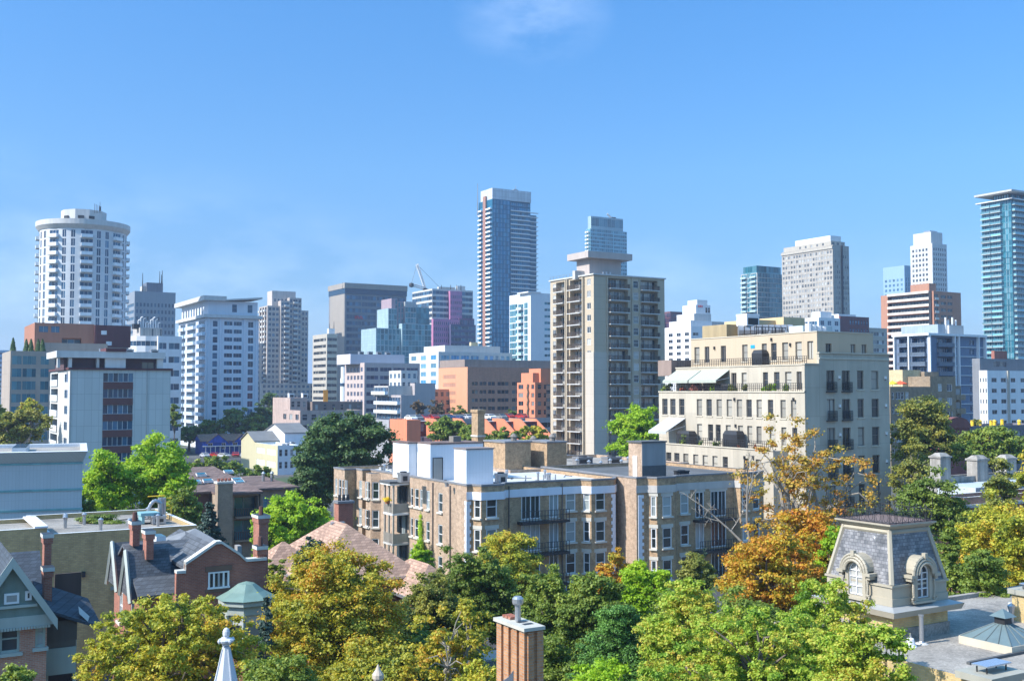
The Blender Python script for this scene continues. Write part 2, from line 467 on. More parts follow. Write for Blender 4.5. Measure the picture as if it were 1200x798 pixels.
def hvac(b, x, y, z, w=1.6, l=1.2, h=1.2, mat=None):
    mat = mat or STEEL; mb = MB(); mb.box(x, y, z, x+w, y+l, z+h*.8, mat); mb.box(x-.05, y-.05, z+h*.8+.003, x+w+.05, y+l+.05, z+h, mat)
    mb.box(x+.2, y-.03, z+.15, x+w-.2, y-.003, z+h*.65, DARK)
    mb.lathe(x+w/2, y+l/2, [(.4*min(w, l), z+h+.003), (.4*min(w, l), z+h*1.12)], DARK, 10); mb.build('air_handler', b.root)
def tower(name, label, xl, xc, xr, yt, D, wall, st, F, L, fh, yb, top=1.0, cat='tower block', group=None, Rt=None, base=None, cap=None, W=None, Ld=None, g=G, flr=None, llr=None, par=.6, roof=None, n=None, ref=None):
    b = B(name, label, cat, xl, xc, xr, yt, D, group=group, W=W, L=Ld, g=g, ref=ref)
    nf = n or nrows(b, fh, yb, b.H-top)
    Fs = [(F(b) if callable(F) else F, b.H-top, fh, nf)] if F else None
    Ls = [(L(b) if callable(L) else L, b.H-top, fh, nf)] if L else None
    b.rect(0, 0, b.W, b.L, 0, b.H, wall, st, Fs, Ls, [(ev('win', 6), b.H-top, fh, nf)] if Rt else None, par=par, cap=cap, roof=roof)
    return b
# ================================================================== far towers
GT = 'downtown towers on the skyline'
# ---- round balcony tower
b = B('round_tower', 'round white balcony tower with a wide disc roof rim, leftmost tower', 'apartment tower', 44, 97, 150, 262, 350, g=0)
cx0, cy0 = sx(97, 320)*350, 350.
b.root.location = (cx0, cy0, 0); b.C = (cx0, cy0); rad = 48/F*350
MW = panels('round_concrete', (.56, .585, .61), 2.2, 2.78, .05, .85, .05)
stR = S(GLB, WHITE, wall=MW, rail=plain('balcony_white', (.72, .75, .78), .5, .05), bout=1.1, mull=1.2); stR['slab'] = CONCW
angs = []; kinds = []
a = -90-18.5-8.5-45*4
for k in range(8):
    for w, kd in ((17, 'pb'), (4.2, None), (5.8, 'tall'), (6, None), (5.8, 'tall'), (6.2, None)):
        angs.append(a); kinds.append(kd); a += w
poly = [(rad*math.cos(R(t)), rad*math.sin(R(t))) for t in angs]
zt = zpy(274, 350)
specs = {}
for i, kd in enumerate(kinds):
    mid = (angs[i]+90+5) % 360
    if kd and (mid < 115 or mid > 245): specs[i] = [([(kd, .06, .94, .04, .82)], zt-.3, 2.78, 20)]
b.tier(poly, 0, zt, MW, stR, specs, par=0)
n = 64
circ = lambda r: [(r*math.cos(2*math.pi*i/n), r*math.sin(2*math.pi*i/n)) for i in range(n)]
mb = MB(); r2 = 52/F*350; mb.frustum(circ(r2-.9), zt+.003, circ(r2), zt+1.2, CONCW); mb.frustum(circ(r2), zt+1.203, circ(r2), zt+2.8, CONCW, MATS['roof_grey']); mb.build('roof_rim', b.root)
mb = MB(); z2 = zpy(249, 350); rp = 25/F*350
oc = [((rp)*math.cos(2*math.pi*(i+.5)/10), (rp)*math.sin(2*math.pi*(i+.5)/10)) for i in range(10)]
mb.prism(oc, zt+3.2, z2, CONCW, MATS['roof_grey']); mb.build('penthouse', b.root)
for ang in (-75, -118, -48):
    x, y = (rp-.3)*math.cos(R(ang)), (rp-.3)*math.sin(R(ang))
    MB().box(-.9, -.4, 0, .9, .0, .9, DARK).build('vent', b.root, (x, y, z2-3), R(ang+90))
MB().tube((4.5, 2, z2), (4.5, 2, z2+2.2), .3, .3, DARK).tube((4.5, 2, z2+2.2), (4.5, 2, z2+3.8), .08, .05, DARK).build('antenna', b.root)
mb = MB()
for i in range(5): mb.box(13.2-5.2*.0-i*.0+i*.5-6, -9.5, z2-1.9+i*0, 13.3+i*.5-6, -9.4, z2+1.2-i*.2, DARK)
mb.build('antenna', b.root); b.done()
# ---- grey slab office
M1 = plain('slate_office', (.22, .25, .29), .6, .08); M1b = plain('sand_office', (.45, .43, .41), .8)
b = tower('office_tower', 'dark grey office block with rooftop box, behind the round tower', 148, 157, 205, 341, 560, M1, S(GLB, M1, mull=2.0),
          ev('win', 11, .02, .98, .55), ev('rib', 1, .05, .95, .95), 3.6, 385, top=5.5, group=GT)
b.wall(MB(), (0, 0), (1, 0), 0, 1, None, M1, S())
on_roof(b, 166, 171, 190, 331, 4, plain('slate_dark', (.12, .14, .18), .6)); on_roof(b, 163, 166, 170, 335, 6, CONC)
for p, t in ((166, 320), (186, 318), (189, 317), (188, 322)): antenna(b, p, t, 5, r=.35)
b.done()
# ---- white curved office
b = B('office_block', 'low white office block with rounded left end and silver rooftop pipes', 'office building', 140, 192, 212, 394, 330)
stw = S(GLB, WHITE, mull=1.4)
xw, x0 = b.fx(212), b.fx(150)
poly = [(x0, 0+9)]+[(x0+8-8*math.cos(R(t)), 8.5-8*math.sin(R(t))) for t in (10, 30, 50, 70, 90)]+[(b.fx(184), .5), (b.fx(184), -1), (xw, -1), (xw, 20), (x0, 20)]
Hh = b.z(394, 0, 0)
sp_ = {i: [(ev('rib', 1, .01, .99, 1.), Hh-.8, 3.4, 9)] for i in range(6)}; sp_[7] = [([('rib', .05, .35), ('rib', .45, .9)], Hh-1.2, 4.2, 8)]
b.tier(poly, 0, Hh, WHITE, stw, sp_, roof=MATS['roof_pale'])
z2 = b.z(384); b.rect(x0+4, 3, b.fx(192), 14, Hh-.5, z2, plain('taupe_panel', (.42, .40, .38), .7), S(GLC, WHITE), [(ev('glz', 8, 0, 1, .7), z2-.3, 2.6, 1)])
for i in range(9):
    x = b.fx(166)+i*.75; mb = MB(); h = 2.3+.9*math.sin(i*1.3)
    mb.tube((x, 6, z2), (x, 6, z2+h), .2, .2, WHITE); mb.tube((x, 6, z2+h), (x+.5, 5.4, z2+h+.35), .2, .16, WHITE); mb.build('vent_pipe', b.root)
mb = MB(); mb.box(b.fx(160), 5, z2-.3, b.fx(167), 8, z2+1.2, DARK); mb.build('air_handler', b.root)
b.done()
# ---- brick roof block + teal glass apartments + concrete slab
BR1 = plain('terracotta_panel', (.36, .16, .10), .8, .08); BR2 = plain('oxblood_panel', (.10, .03, .035), .8, .1)
b = B('brick_block', 'terracotta brick block with a dark red upper box, in front of the round tower', 'building', 20, 40, 110, 378, 262)
b.rect(0, 0, b.W, 22, 0, b.H, BR1, S(GLB, CONC), [('raw', [('win', .07, .22, b.H-2.3, b.H-.8, 3), ('win', .27, .41, b.H-2.3, b.H-.8, 3), ('balc', .45, .78, b.H-6.8, b.H-3.6, 3)])])
x1 = b.fx(150); zz = b.z(381, b.W, 0)
b.rect(b.W+.05, -.5, x1, 16, 0, zz-3.6-2, CONCW, S(), [('raw', [('win', .15, .3, zz-7.6, zz-6, 3)])])
mb = MB().box(b.W+.02, -.9, zz-5.55, x1+.4, 16, zz, BR2, MATS['roof_grey']); mb.build('plant_room', b.root)
for f, dz in ((.18, 1.6), (.33, 4.3)): MB().box(b.W+(x1-b.W)*f, -1.0, zz-dz-.8, b.W+(x1-b.W)*(f+.16), -.905, zz-dz+.2, WHITE).build('vent', b.root)
b.done()
TE = panels('tan_frame', (.36, .30, .25), 4, 3, .05, .8)
b = B('apartment_building', 'tan apartment building with wide teal windows and cypresses on its roof', 'apartment building', -60, 12, 130, 411, 245)
stt = S(GLT, plain('teal_frame', (.13, .3, .32), .5), wall=TE, mull=1.1, rail=TE)
b.rect(0, 0, b.W, 20, 0, b.H, TE, stt, [(b.F(*[('glz', p, q, .22, .66) for p, q in ((14, 25), (26.5, 42), (47.5, 57), (64, 76), (84, 100), (105, 125))]), b.H-.8, 2.92, 14)], None)
z3 = b.z(401, 5, 4); b.rect(b.fx(53), 5, b.W, 18, b.H-.6, z3, TE, stt, [(ev('glz', 6, .1, .95, .4), z3-.5, 2.6, 1)])
b.done(); BTEAL = b
b = B('apartment_building', 'pale concrete apartment slab with a central strip of dark red bands', 'apartment building', 59, 82, 200, 433, 184)
PC = panels('slab_concrete', (.55, .55, .53), 1.2, 2.78, .035, .72, .05)
RED = plain('spandrel_red', (.13, .045, .04), .7, .08)
stS = S(GLB, plain('alu', (.55, .57, .58), .4), wall=PC, mull=.9, rail=WHITE, bout=.2)
fx0, fx1 = b.fx(121), b.fx(156)
b.rect(0, 0, b.W, b.L, 0, b.H, PC, stS, [([('rib', fx0/b.W, fx1/b.W, .32, .55)], b.H-.2, 2.8, 11)], [([('balc', .05, .42, .05, .85), ('win', .75, .9)], b.H-.2, 2.8, 11)], cap=BR2)
mb = MB()
for i in range(11):
    zt = b.H-.2-(i+1)*2.8+.32*2.8; mb.box(fx0, -.06, zt-1.25, fx1, -.004, zt-.004, RED)
mb.build('spandrel', b.root)
mb = MB().box(-.3, -.3, b.H+.004, b.W+.3, b.L+.3, b.H+.35, BR2, MATS['roof_grey']); mb.box(-.02, -.12, 0, .22, -.003, b.H, CONC); mb.box(b.W-4.2, -.1, 0, b.W-4.0, -.003, b.H, CONC); mb.build('roof_edge', b.root)
xa = b.fx(67, 3); xb = b.fx(191, 3); zt = b.z(411, xa, 3)
st2 = S(GLD, DARK, wall=CONCW)
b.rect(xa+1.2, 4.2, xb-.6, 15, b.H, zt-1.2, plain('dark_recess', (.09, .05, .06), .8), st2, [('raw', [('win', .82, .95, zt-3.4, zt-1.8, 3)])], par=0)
mb = MB(); mb.box(xa-.2, 2.6, zt-1.15, xb+.3, 16, zt, CONCW, MATS['roof_grey']); mb.build('canopy', b.root)
for p0, p1, m in ((67, 70, CONCW), (80, 84, CONCW), (113, 116, CONC), (123, 147, CONCW), (184, 191, CONCW)):
    MB().box(b.fx(p0, 3), 3.0, b.H+.35, b.fx(p1, 3), 4.1, zt-1.16, m).build('pillar', b.root)
MB().box(b.fx(123, 3), 2.4, zt+.004, b.fx(147, 3), 8, zt+.6, BR2).build('roof_box', b.root)
for k in range(3): hvac(b, xa+8+k*4.5, 9, zt+.01, 1.4, 1.2, .7)
b.done()
# ---- white slab with balconies
WB = panels('white_blue_concrete', (.60, .64, .70), 3.2, 2.85, .03, .9, .04)
b = B('apartment_tower', 'white apartment tower with flared flat roof and a balcony side, left of centre', 'apartment tower', 209, 241, 303, 372, 370)
H = b.H
stO = S(GLB, GREYF, wall=WB, rail=plain('balcony_blue', (.55, .66, .76), .4, .05), bout=1.0, mull=1.1)
Fo = b.F(('win', 249, 254.5, .12, .7), ('rib', 262.5, 272, .3, .5), ('rib', 273.5, 283, .3, .5), ('win', 290.5, 296.5, .12, .7))
Lo = b.Lc(('pb', 211, 217), ('pb', 219, 229), ('pb', 233, 240))
b.rect(0, 0, b.W, b.L, 0, H, WB, stO, [(Fo, H-.6, 2.8, 16)], [([(k, a, c, .05, .85) for k, a, c, *_ in Lo], H-.6, 2.8, 16)])
zt = b.z(352); mb = MB().box(-1, -1, H+.004, b.W+1, b.L+1, H+1.1, CONCW, MATS['roof_grey']); mb.build('roof_ledge', b.root)
b.rect(.8, .4, b.W-.4, b.L-1, H+1.1, zt, WB, stO, [('raw', [('win', a, c, H+2.2, zt-1.0, 3) for _, a, c, *_ in b.F(('w', 271, 277), ('w', 290.5, 296.5))])], [('raw', [('win', .06+.1*i, .11+.1*i, H+1.6, zt-1.6, 3) for i in range(8)])])
mb = MB()
v = [(-1.3, -1.3), (b.W+2, -1.3), (b.W+2, b.L+2), (-1.3, b.L+2)]
mb.box(-1.3, -1.3, zt+.004, b.W*.36, b.L+2, zt+1.6, CONCW, MATS['roof_grey'])
mb.mesh([(b.W*.36+.01, -1.3, zt+.1), (b.W+.8, -1.3, zt+1.2), (b.W+.8, 12, zt+1.2), (b.W*.36+.01, 12, zt+.1), (b.W*.36+.01, -1.3, zt+.6), (b.W+.8, -1.3, zt+1.8), (b.W+.8, 12, zt+1.8), (b.W*.36+.01, 12, zt+.6)],
        [(0, 1, 5, 4), (1, 2, 6, 5), (2, 3, 7, 6), (3, 0, 4, 7), (3, 2, 1, 0), (4, 5, 6, 7)], CONCW); mb.build('roof', b.root)
mb = MB()
for u in (244.5, 258, 286, 300):
    x = b.fx(u); mb.box(x-.25, -.35, 0, x+.25, -.003, H, WB)
mb.build('pilaster', b.root); b.done()
# ---- beige stepped tower
BE = panels('beige_precast', (.42, .37, .34), 3.6, 2.9, .06, .78, .06)
stP = S(GLB, GREYF, wall=BE, rail=CONCW, bout=1.2, mull=1.5)
b = B('apartment_tower', 'beige stone-clad apartment tower with stepped crown and a wide base', 'apartment tower', 303, 313, 361, 356, 600, group=GT)
D_ = b.D; H = b.H
def cb(x0, y0, x1, y1, z0, z1, F, L=None, n=40): b.rect(x0, y0, x1, y1, z0, z1, BE, stP, [(F, z1-.5, 2.95, n)] if F else None, [(L, z1-.5, 2.95, n)] if L else None)
W = b.W
fc = lambda *c: [(k, a, e) for k, a, e in c]
cb(0, 0, W*.3, b.L, 0, H-1, fc(('win', .1, .3), ('win', .4, .6), ('win', .7, .9)), ev('balc', 3, .05, .95, .6), 32)
cb(W*.3+.05, -1.6, W*.52, b.L, 0, H+2, fc(('win', .08, .3), ('pb', .38, .9)), None, 32)
cb(W*.52+.05, -.6, W*.82, b.L, 0, H+4, fc(('win', .06, .24), ('pb', .32, .66), ('win', .76, .94)), None, 32)
cb(W*.82+.05, 0, W, b.L, 0, H-3, fc(('win', .15, .42), ('win', .6, .85)), None, 32)
zt = b.z(341, W*.3, 4); b.rect(W*.16, 4, W*.74, b.L-3, H-2, zt, plain('beige_plain', (.5, .44, .41), .8), stP, [(ev('win', 6, .05, .95, .4), zt-4, 3, 2)])
zb = b.z(449, 0, -3); cb(-4.2, -3, W*1.25, 0-1.7, 0, zb, ev('win', 13, .02, .98, .55), None, 8)
zm = b.z(402, 0, 1); b.rect(-5.4, 3, -.05, 18, 0, zm, BE, stP, [(ev('win', 2), zm-.5, 2.95, 22)], None)
b.done()
# ---- small slab with strip windows
SB = plain('sand_concrete', (.42, .385, .33), .85, .1)
b = tower('office_tower', 'narrow sand-coloured office slab with dark strip windows and a white roof box', 371, 383, 395, 391, 570, SB, S(GLD, SB, mull=2.2),
          ev('rib', 1, .04, .98, .97), ev('rib', 1, .05, .95, .95), 3.5, 472, top=1.5, group=GT, Ld=22)
on_roof(b, 383, 385, 392, 385, 3, WHITE); antenna(b, 386, 379, 4, r=.3); antenna(b, 391, 377, 6, r=.3); b.done()
# ---- big dark office slab
DK = plain('dark_precast', (.19, .20, .22), .8, .08); GB = plain('taupe_concrete', (.30, .27, .24), .85, .08)
b = tower('office_tower', 'broad dark office slab with tan end wall and a small red sign', 395, 404, 476, 336, 620, DK, S(GLB, DK, mull=1.8),
          [(k, a, c, .25, .6) for k, a, c in ev('rib', 4, .02, .99, .94)], None, 3.75, 470, top=4.4, group=GT, Ld=26)
W = b.W
mb = MB().box(-.25, -.25, b.H-4.0, W+.25, b.L, b.H-.9, GLB); mb.build('clerestory', b.root)
mb = MB().box(-.5, -.5, b.H-.8, W+.5, b.L+.5, b.H+2.3, GB, MATS['roof_grey']); mb.box(-.15, .6, 0, -.004, b.L*.9, b.H-4.1, GB); mb.build('cornice', b.root)
RS = plain('sign_red', (.75, .04, .05), .5, .02)
mb = MB(); x = b.fx(415.5); zs = b.z(373.5, x, 0)
for i in range(5):
    mb.box(x+i*1.05, -.5, zs, x+i*1.05+.28, -.3, zs+1.7, RS); mb.box(x+i*1.05+.28, -.5, zs+(1.2 if i % 2 else 0), x+i*1.05+.8, -.3, zs+(1.6 if i % 2 else .4), RS)
mb.build('sign', b.root)
for p in (401, 404): antenna(b, p, 331, 3, r=.3)
# slim white stack beside it
b.done()
s_ = empty('exhaust_stack', (*at(403, 470, 560)[:2], 0), 0, label='slim white exhaust stack at the foot of the broad dark office slab', cat='stack')
z1 = zpy(430, 560); MB().lathe(0, 0, [(2, 0), (2, z1-6), (1.7, z1-6), (1.7, z1)], WHITE, 14).build('shaft', s_)
MB().lathe(0, 0, [(2.2, z1-10), (2.2, z1-8.5)], GLB, 14).build('band', s_)
# ---- crane
cx_, cy_ = at(498, 355, 760)[:2]
cr = empty('tower_crane', (cx_, cy_, 0), R(20), label='white tower crane with raised jib rising behind the stepped teal tower', cat='crane')
zc = zpy(338, 760); zb_ = 0
def lattice(mb, a, c, w, nseg, mat, r=.12):
    a = np.array(a, float); c = np.array(c, float); d = (c-a)/np.linalg.norm(c-a); h = np.array((0, 1., 0)); u = np.cross(d, h); u /= np.linalg.norm(u); h = np.cross(u, d)
    cs = [u*w/2+h*w/2, u*w/2-h*w/2, -u*w/2-h*w/2, -u*w/2+h*w/2]
    for k in cs: mb.tube(a+k, c+k, r, r, mat, 4)
    for i in range(nseg):
        p, q = a+(c-a)*i/nseg, a+(c-a)*(i+1)/nseg
        for j in range(4): mb.tube(p+cs[j], q+cs[(j+1) % 4], r*.7, r*.7, mat, 4, False)
mb = MB(); lattice(mb, (0, 0, 40), (0, 0, zc-3), 2.4, 18, WHITE, .3); mb.box(-2, -2, 0, 2, 2, 40, WHITE); mb.build('mast', cr)
mb = MB(); mb.box(-1.4, -1.4, zc-3, 1.4, 1.4, zc, DARK); mb.box(1.5, -1, zc-2.5, 3, 1, zc-.4, WHITE); mb.build('cab', cr)
mb = MB(); lattice(mb, (0, 0, zc), (-6, 0, zc+17), 1.3, 12, WHITE, .28); mb.build('jib', cr)
mb = MB(); lattice(mb, (0, 0, zc), (-10.5, 0, zc+2.5), 1.6, 7, WHITE, .25); mb.build('counter_jib', cr)
MB().lathe(0, 0, [(0.3, -1.7), (1.6, -1.2), (1.8, 0), (1.6, 1.2), (.3, 1.7)], DARK, 10).build('counterweight', cr, (-10, 0, zc+2))
MB().tube((-6, 0, zc+17), (14, 0, zc-2), .1, .1, DARK, 4).tube((-10, 0, zc+3), (-6, 0, zc+17), .1, .1, DARK, 4).build('stay_cable', cr)
# ---- stepped teal tower
TW = panels('pale_teal_panel', (.30, .42, .46), 1.6, 1.5, .05, .7, .1)
MV = plain('mauve_panel', (.33, .25, .28), .7, .08)
b = B('apartment_tower', 'stepped teal glass tower with mauve fins and roof terraces', 'apartment tower', 437, 446, 504, 352, 560, group=GT)
stT = S(GLT, plain('pale_teal_frame', (.5, .58, .6), .5), wall=TW, mull=1.2)
W = b.W; fl = 2.9
X = lambda p, y=0: b.fx(p, y)
zz = lambda py, x=0, y=0: b.z(py, x, y)
b.rect(X(437), -4, X(470), 16, 0, zz(385), TW, stT, [(ev('glz', 7, .02, .98, .75), zz(385)-.5, fl, 12)])
b.rect(X(454), -1, X(464), 14, 0, zz(361), TW, stT, [(ev('glz', 3, .02, .98, .8), zz(361)-.5, fl, 18)])
b.rect(X(459), .5, X(466), 14, 0, zz(349), MV, stT, [(ev('glz', 1, .65, .95, 1), zz(349)-.5, fl, 20)])
b.rect(X(466), 2, X(475), 16, 0, zz(352), MV, stT, [(ev('glz', 2, .2, .98, .6), zz(352)-.5, fl, 20)])
b.rect(X(475), .5, X(488), 18, 0, zz(352), plain('grey_panel', (.35, .37, .38), .7), stT, [(ev('glz', 4, .02, .98, .9), zz(352)-3, fl, 24)])
b.rect(X(466), -5.5, X(500), -.2, 0, zz(379), TW, stT, [(ev('glz', 9, .01, .99, .9), zz(379)-.4, fl, 24)])
b.rect(X(488)+.1, 1.5, X(504), 18, 0, zz(358), GLT, stT, [(ev('glz', 5, .02, .98, .94), zz(358)-.4, fl, 28)])
b.done()
# ---- purple tower
PU = plain('mauve_cladding', (.45, .18, .32), .6, .08); PUD = plain('plum_cladding', (.14, .06, .13), .6, .1)
b = B('office_tower', 'purple stepped office tower with grey ribbed upper corners', 'office tower', 504, 509, 556, 338, 640, group=GT)
stU = S(GLB, PU, wall=PU, mull=2); stG = S(GLB, CONC, mull=2.4)
W = b.W
b.rect(X(508), 2, X(556), 30, 0, b.H, CONCW, stG, [([('rib', .0, .99, .3, .62)], b.H-.8, 3.5, 30)], [([('rib', .0, .99, .3, .62)], b.H-.8, 3.5, 20)])
b.rect(X(527), -.5, X(541), 2-.01, 0, zz(340), PU, stU, [(ev('win', 6, 0, 1, .45), zz(340)-2, 3.5, 26)])
b.rect(X(505), -3, X(536), -.6, 0, zz(374), PU, stU, [(ev('win', 13, 0, 1, .4), zz(374)-1, 3.5, 22)])
b.rect(X(536)+.1, -2, X(554), -.6, 0, zz(372), PUD, stU, [(ev('glz', 9, 0, 1, .7), zz(372)-1, 3.5, 22)])
b.rect(X(523), -6, X(552), -3.1, 0, zz(380), plain('indigo_panel', (.08, .08, .16), .5), stG, [([('rib', .0, .99, .25, .55)], zz(380)-.5, 3.5, 20)])
for p in (517, 528, 535, 540): antenna(b, p, 334, 6, r=.4)
on_roof(b, 512, 514, 533, 336, 8, CONC); on_roof(b, 534, 536, 545, 335, 6, CONCW); b.done()
# ---- tall blue tower
b = B('glass_tower', 'tallest blue glass tower with stacked white balconies and silver crown', 'apartment tower', 561, 577, 631, 240, 690, group=GT)
BL = plain('deep_blue_panel', (.012, .11, .19), .25, .08); stV = S(glass('glass_deep', (.008, .10, .18), (.04, .25, .40), .3, .3, .15, .5), WHITE, wall=BL, rail=plain('rail_white', (.8, .8, .8), .5, .04), bout=1.5, mull=1.6)
GVS = plain('silver_crown', (.50, .54, .58), .35, .06, metal=.2)
W = b.W; xc1 = X(598); fl = 3.0
b.rect(0, 0, xc1, b.L, 0, zz(233), BL, stV, [(ev('glz', 5, .02, .98, .93), zz(234), fl, 58)], [([('pb', .06, .30, .02, .86), ('win', .34, .45, .1, .8), ('win', .52, .62, .1, .8), ('pb', .64, .97, .02, .86)], zz(240), fl, 56)], par=0)
b.rect(xc1+.05, 1.5, X(623), b.L, 0, zz(233), BL, stV, [([('rib', .0, .99, .25, .62)], zz(234), fl, 58)], par=0)
b.rect(X(623)+.1, 2.5, X(631), b.L-2, 0, zz(247), BL, stV, [([('rib', .0, .97, .25, .6)], zz(247)-.5, fl, 55)])
mb = MB()
for i in range(55):
    z0 = zz(245)-i*fl
    if z0 < 30: break
    mb.box(xc1+.4, -.2, z0, X(623)-1.2, 1.49, z0+.25, WHITE); mb.box(xc1+.4, -.28, z0, X(623)-1.2, -.2, z0+.6, WHITE)
    mb.box(X(623)-.8, 1.0, z0, X(631)+.6, 2.49, z0+.5, WHITE)
mb.build('balcony_band', b.root)
b.rect(.3, .6, X(623), b.L-2, zz(233), zz(220), panels('crown_panel', (.50, .54, .58), 2.4, 3.5, .12, .75), stV, None)
TC = plain('terracotta_fin', (.33, .17, .13), .8)
MB().box(-.9, b.L*.42, 0, -.004, b.L*.62, zz(228), TC).build('fin', b.root)
MB().tube((-1.5, b.L-1, zz(250)), (-1.5, b.L-1, b.z(216, 0, b.L)), .5, .2, STEEL).build('mast', b.root)
mb = MB().box(X(606), 4, zz(220), X(606)+3, 6, zz(220)+1.5, STEEL); mb.tube((X(609), 5, zz(220)), (X(609), 5, zz(220)+4), .2, .2, STEEL); mb.build('window_crane', b.root)
b.done()
# ---- light grey condo with teal balcony side
b = B('apartment_tower', 'pale grey condo with teal glass left side, right of the tallest tower', 'apartment tower', 597, 622, 645, 343, 470, group=GT)
LG = plain('pale_grey_panel', (.60, .62, .65), .7, .04); stC = S(GLT, WHITE, wall=LG, rail=glass('glass_rail', (.3, .45, .5), (.5, .62, .66), .5, .2), bout=1.3, mull=1.3)
b.rect(0, 0, b.W, b.L, 0, b.H, LG, stC, [([('rib', .70, .99, .3, .4)], b.H-3, 2.9, 22)], [([('glz', .02, .38), ('pb', .42, .66, .02, .85), ('glz', .7, .86)], b.H-4.2, 2.9, 22)])
MB().box(-1.5, -.3, b.H+.004, b.W*.5, b.L*.5, b.H+.5, WHITE).build('canopy', b.root); b.done()
# ---- distant teal tower above the beige tower
b = B('glass_tower', 'teal glass tower rising behind the brown balcony tower roof box', 'apartment tower', 687, 692, 735, 268, 840, group=GT)
TEW = plain('teal_floor_edge', (.20, .42, .50), .4, .05); stE = S(GLT, WHITE, wall=WHITE, rail=WHITE, bout=1.5, mull=2.)
dL = b.L; b.rect(0, 0, b.W, dL, 0, b.H, TEW, stE, [([('rib', .0, .36, .22, .7), ('rib', .36, .62, .15, .8), ('rib', .64, 1., .22, .66)], b.H, 3.0, 26)], [(ev('pb', 2, .05, .95, .8), b.H, 3., 26)])
b.rect(1.5, 1, b.W-3, dL-.5, b.H, b.z(253, 0, 1), TW, stE, [(ev('tall', 8, 0, 1, .9), b.z(253, 0, 1)-.5, 8, 1)])
mb = MB(); x, z = b.W*.7, b.z(253); lattice(mb, (x, 5, z), (x-5, 5, z+4), .8, 4, WHITE, .3); mb.box(x-1, 4, z, x+3, 6, z+1.6, DARK); mb.build('window_crane', b.root)
b.done()
# ---- maroon pair and white terraced tower
MR = plain('maroon_panel', (.15, .055, .06), .7, .12)
b = tower('office_tower', 'dark maroon tower with blue glass left side, right of the brown balcony tower', 781, 786, 823, 365, 720, MR, S(glass('glass_maroon', (.03, .02, .04), (.12, .06, .09), .3), MR, mull=2), ev('rib', 5, .08, .98, .9), ev('glz', 1, 0, 1, 1), 3.4, 420, group=GT, Ld=20)
b.rect(-8, 6, -.1, 20, 0, b.z(369), GLB, S(GLB, MR), [(ev('glz', 4, .02, .98, .9), b.z(369)-.5, 3.4, 20)]); b.done()
b = B('hotel_tower', 'white terraced hotel with a stepped white top and red sign marks', 'hotel', 803, 810, 857, 382, 500, group=GT)
stF = S(GLD, WHITE, wall=WHITE, mull=1.8)
b.rect(0, 0, b.W, 24, 0, b.H, WHITE, stF, [([('rib', .05, .18), ('rib', .34, .6), ('rib', .62, .98)], b.H-2.4, 3, 14)], [(ev('win', 4), b.H-2.4, 3, 14)])
b.rect(X(813), 2, X(838), 18, b.H-.4, zz(375), WHITE, stF, [([('rib', .35, .6)], zz(375)-.5, 3, 1)])
b.rect(X(822), 5, X(842), 18, b.H-.4, zz(366), CONCW, stF, None)
b.rect(X(838), 8, X(862), 18, b.H-.4, zz(374), CONC, stF, None)
xa, xb = X(816, 8), X(833, 8)
b.rect(xa, 8, xb, 18, b.H, b.z(357, xa, 8), WHITE, stF, [('raw', [('win', .66, .8, b.z(366, xa, 8), b.z(360, xa, 8), 3), ('win', .84, .97, b.z(366, xa, 8), b.z(360, xa, 8), 3)])])
zt = b.z(351, xa, 8); b.rect(xa+1.6, 9, xb-1.0, 16, b.z(357, xa, 8)-.5, zt, WHITE, stF, None)
mb = MB()
for i in range(3): mb.box(xa+2.2-.7+i*1.0, 7.9, b.z(360, xa, 8), xa+2.2-.1+i*1., 7.995, b.z(357.5, xa, 8), RS)
mb.build('sign', b.root); b.done()
# ---- teal square tower
b = B('glass_tower', 'square teal glass tower with white floor edges, beside the concrete hotel slab', 'apartment tower', 869, 888, 918, 311, 640, group=GT)
stA = S(GLT, WHITE, wall=GLT, rail=plain('rail_pale_teal', (.45, .6, .63), .3, .05), bout=1.2, mull=1.4); W = b.W
H = b.H
b.rect(0, 0, W, b.L, 0, H-4.5, CONC, stA, [(ev('glz', 9, 0, 1, .96), H-4.5, 2.95, 26)], [([('pb', .04, .36, .02, .86), ('glz', .38, .6), ('pb', .62, .96, .02, .86)], H-4.5, 2.95, 26)])
b.rect(.5, 1., W-.6, b.L-1.5, H-5, H, GLT, stA, [(ev('glz', 10, 0, 1, .9), H-.3, 4, 1)], [(ev('glz', 6, 0, 1, .9), H-.3, 4, 1)]); b.done()
# ---- concrete hotel
HC = panels('hotel_concrete', (.38, .35, .31), 2.0, 3.0, .1, .72, .08)
b = B('hotel_tower', 'concrete grid hotel slab with a tan top storey and blank dark end', 'hotel', 917, 977, 996, 287, 600, group=GT)
H = b.H; stH = S(glass('glass_hotel', (.05, .055, .06), (.45, .46, .46), .5), CONCW, wall=HC, mull=1.1)
b.rect(0, 0, b.W, b.L, 0, H, HC, stH, [(ev('win', 3, .12, .45, .45)+ev('win', 3, .6, .98, .5), H-5, 2.95, 30)], [(ev('win', 18, .01, .99, .62), H-2.5, 2.95, 30)])
mb = MB().box(-.5, b.L*.0, H-2.0, -.004, b.L+.3, H-.6, SB); mb.box(b.W*.50, -.6, 0, b.W*.58, -.004, H, DARK); mb.build('cornice', b.root)
zt = b.z(275); b.rect(.8, 2, b.W-1, b.L*.98, H-.5, H+2.6, SB, stH, [(ev('win', 3), H+2.3, 2.6, 1)], [(ev('win', 5, .3, .9, .3), H+2.3, 2.6, 1)])
b.rect(1.5, 3, b.W-3, b.L*.76, H+2.4, zt, WHITE, stH, None); b.done()
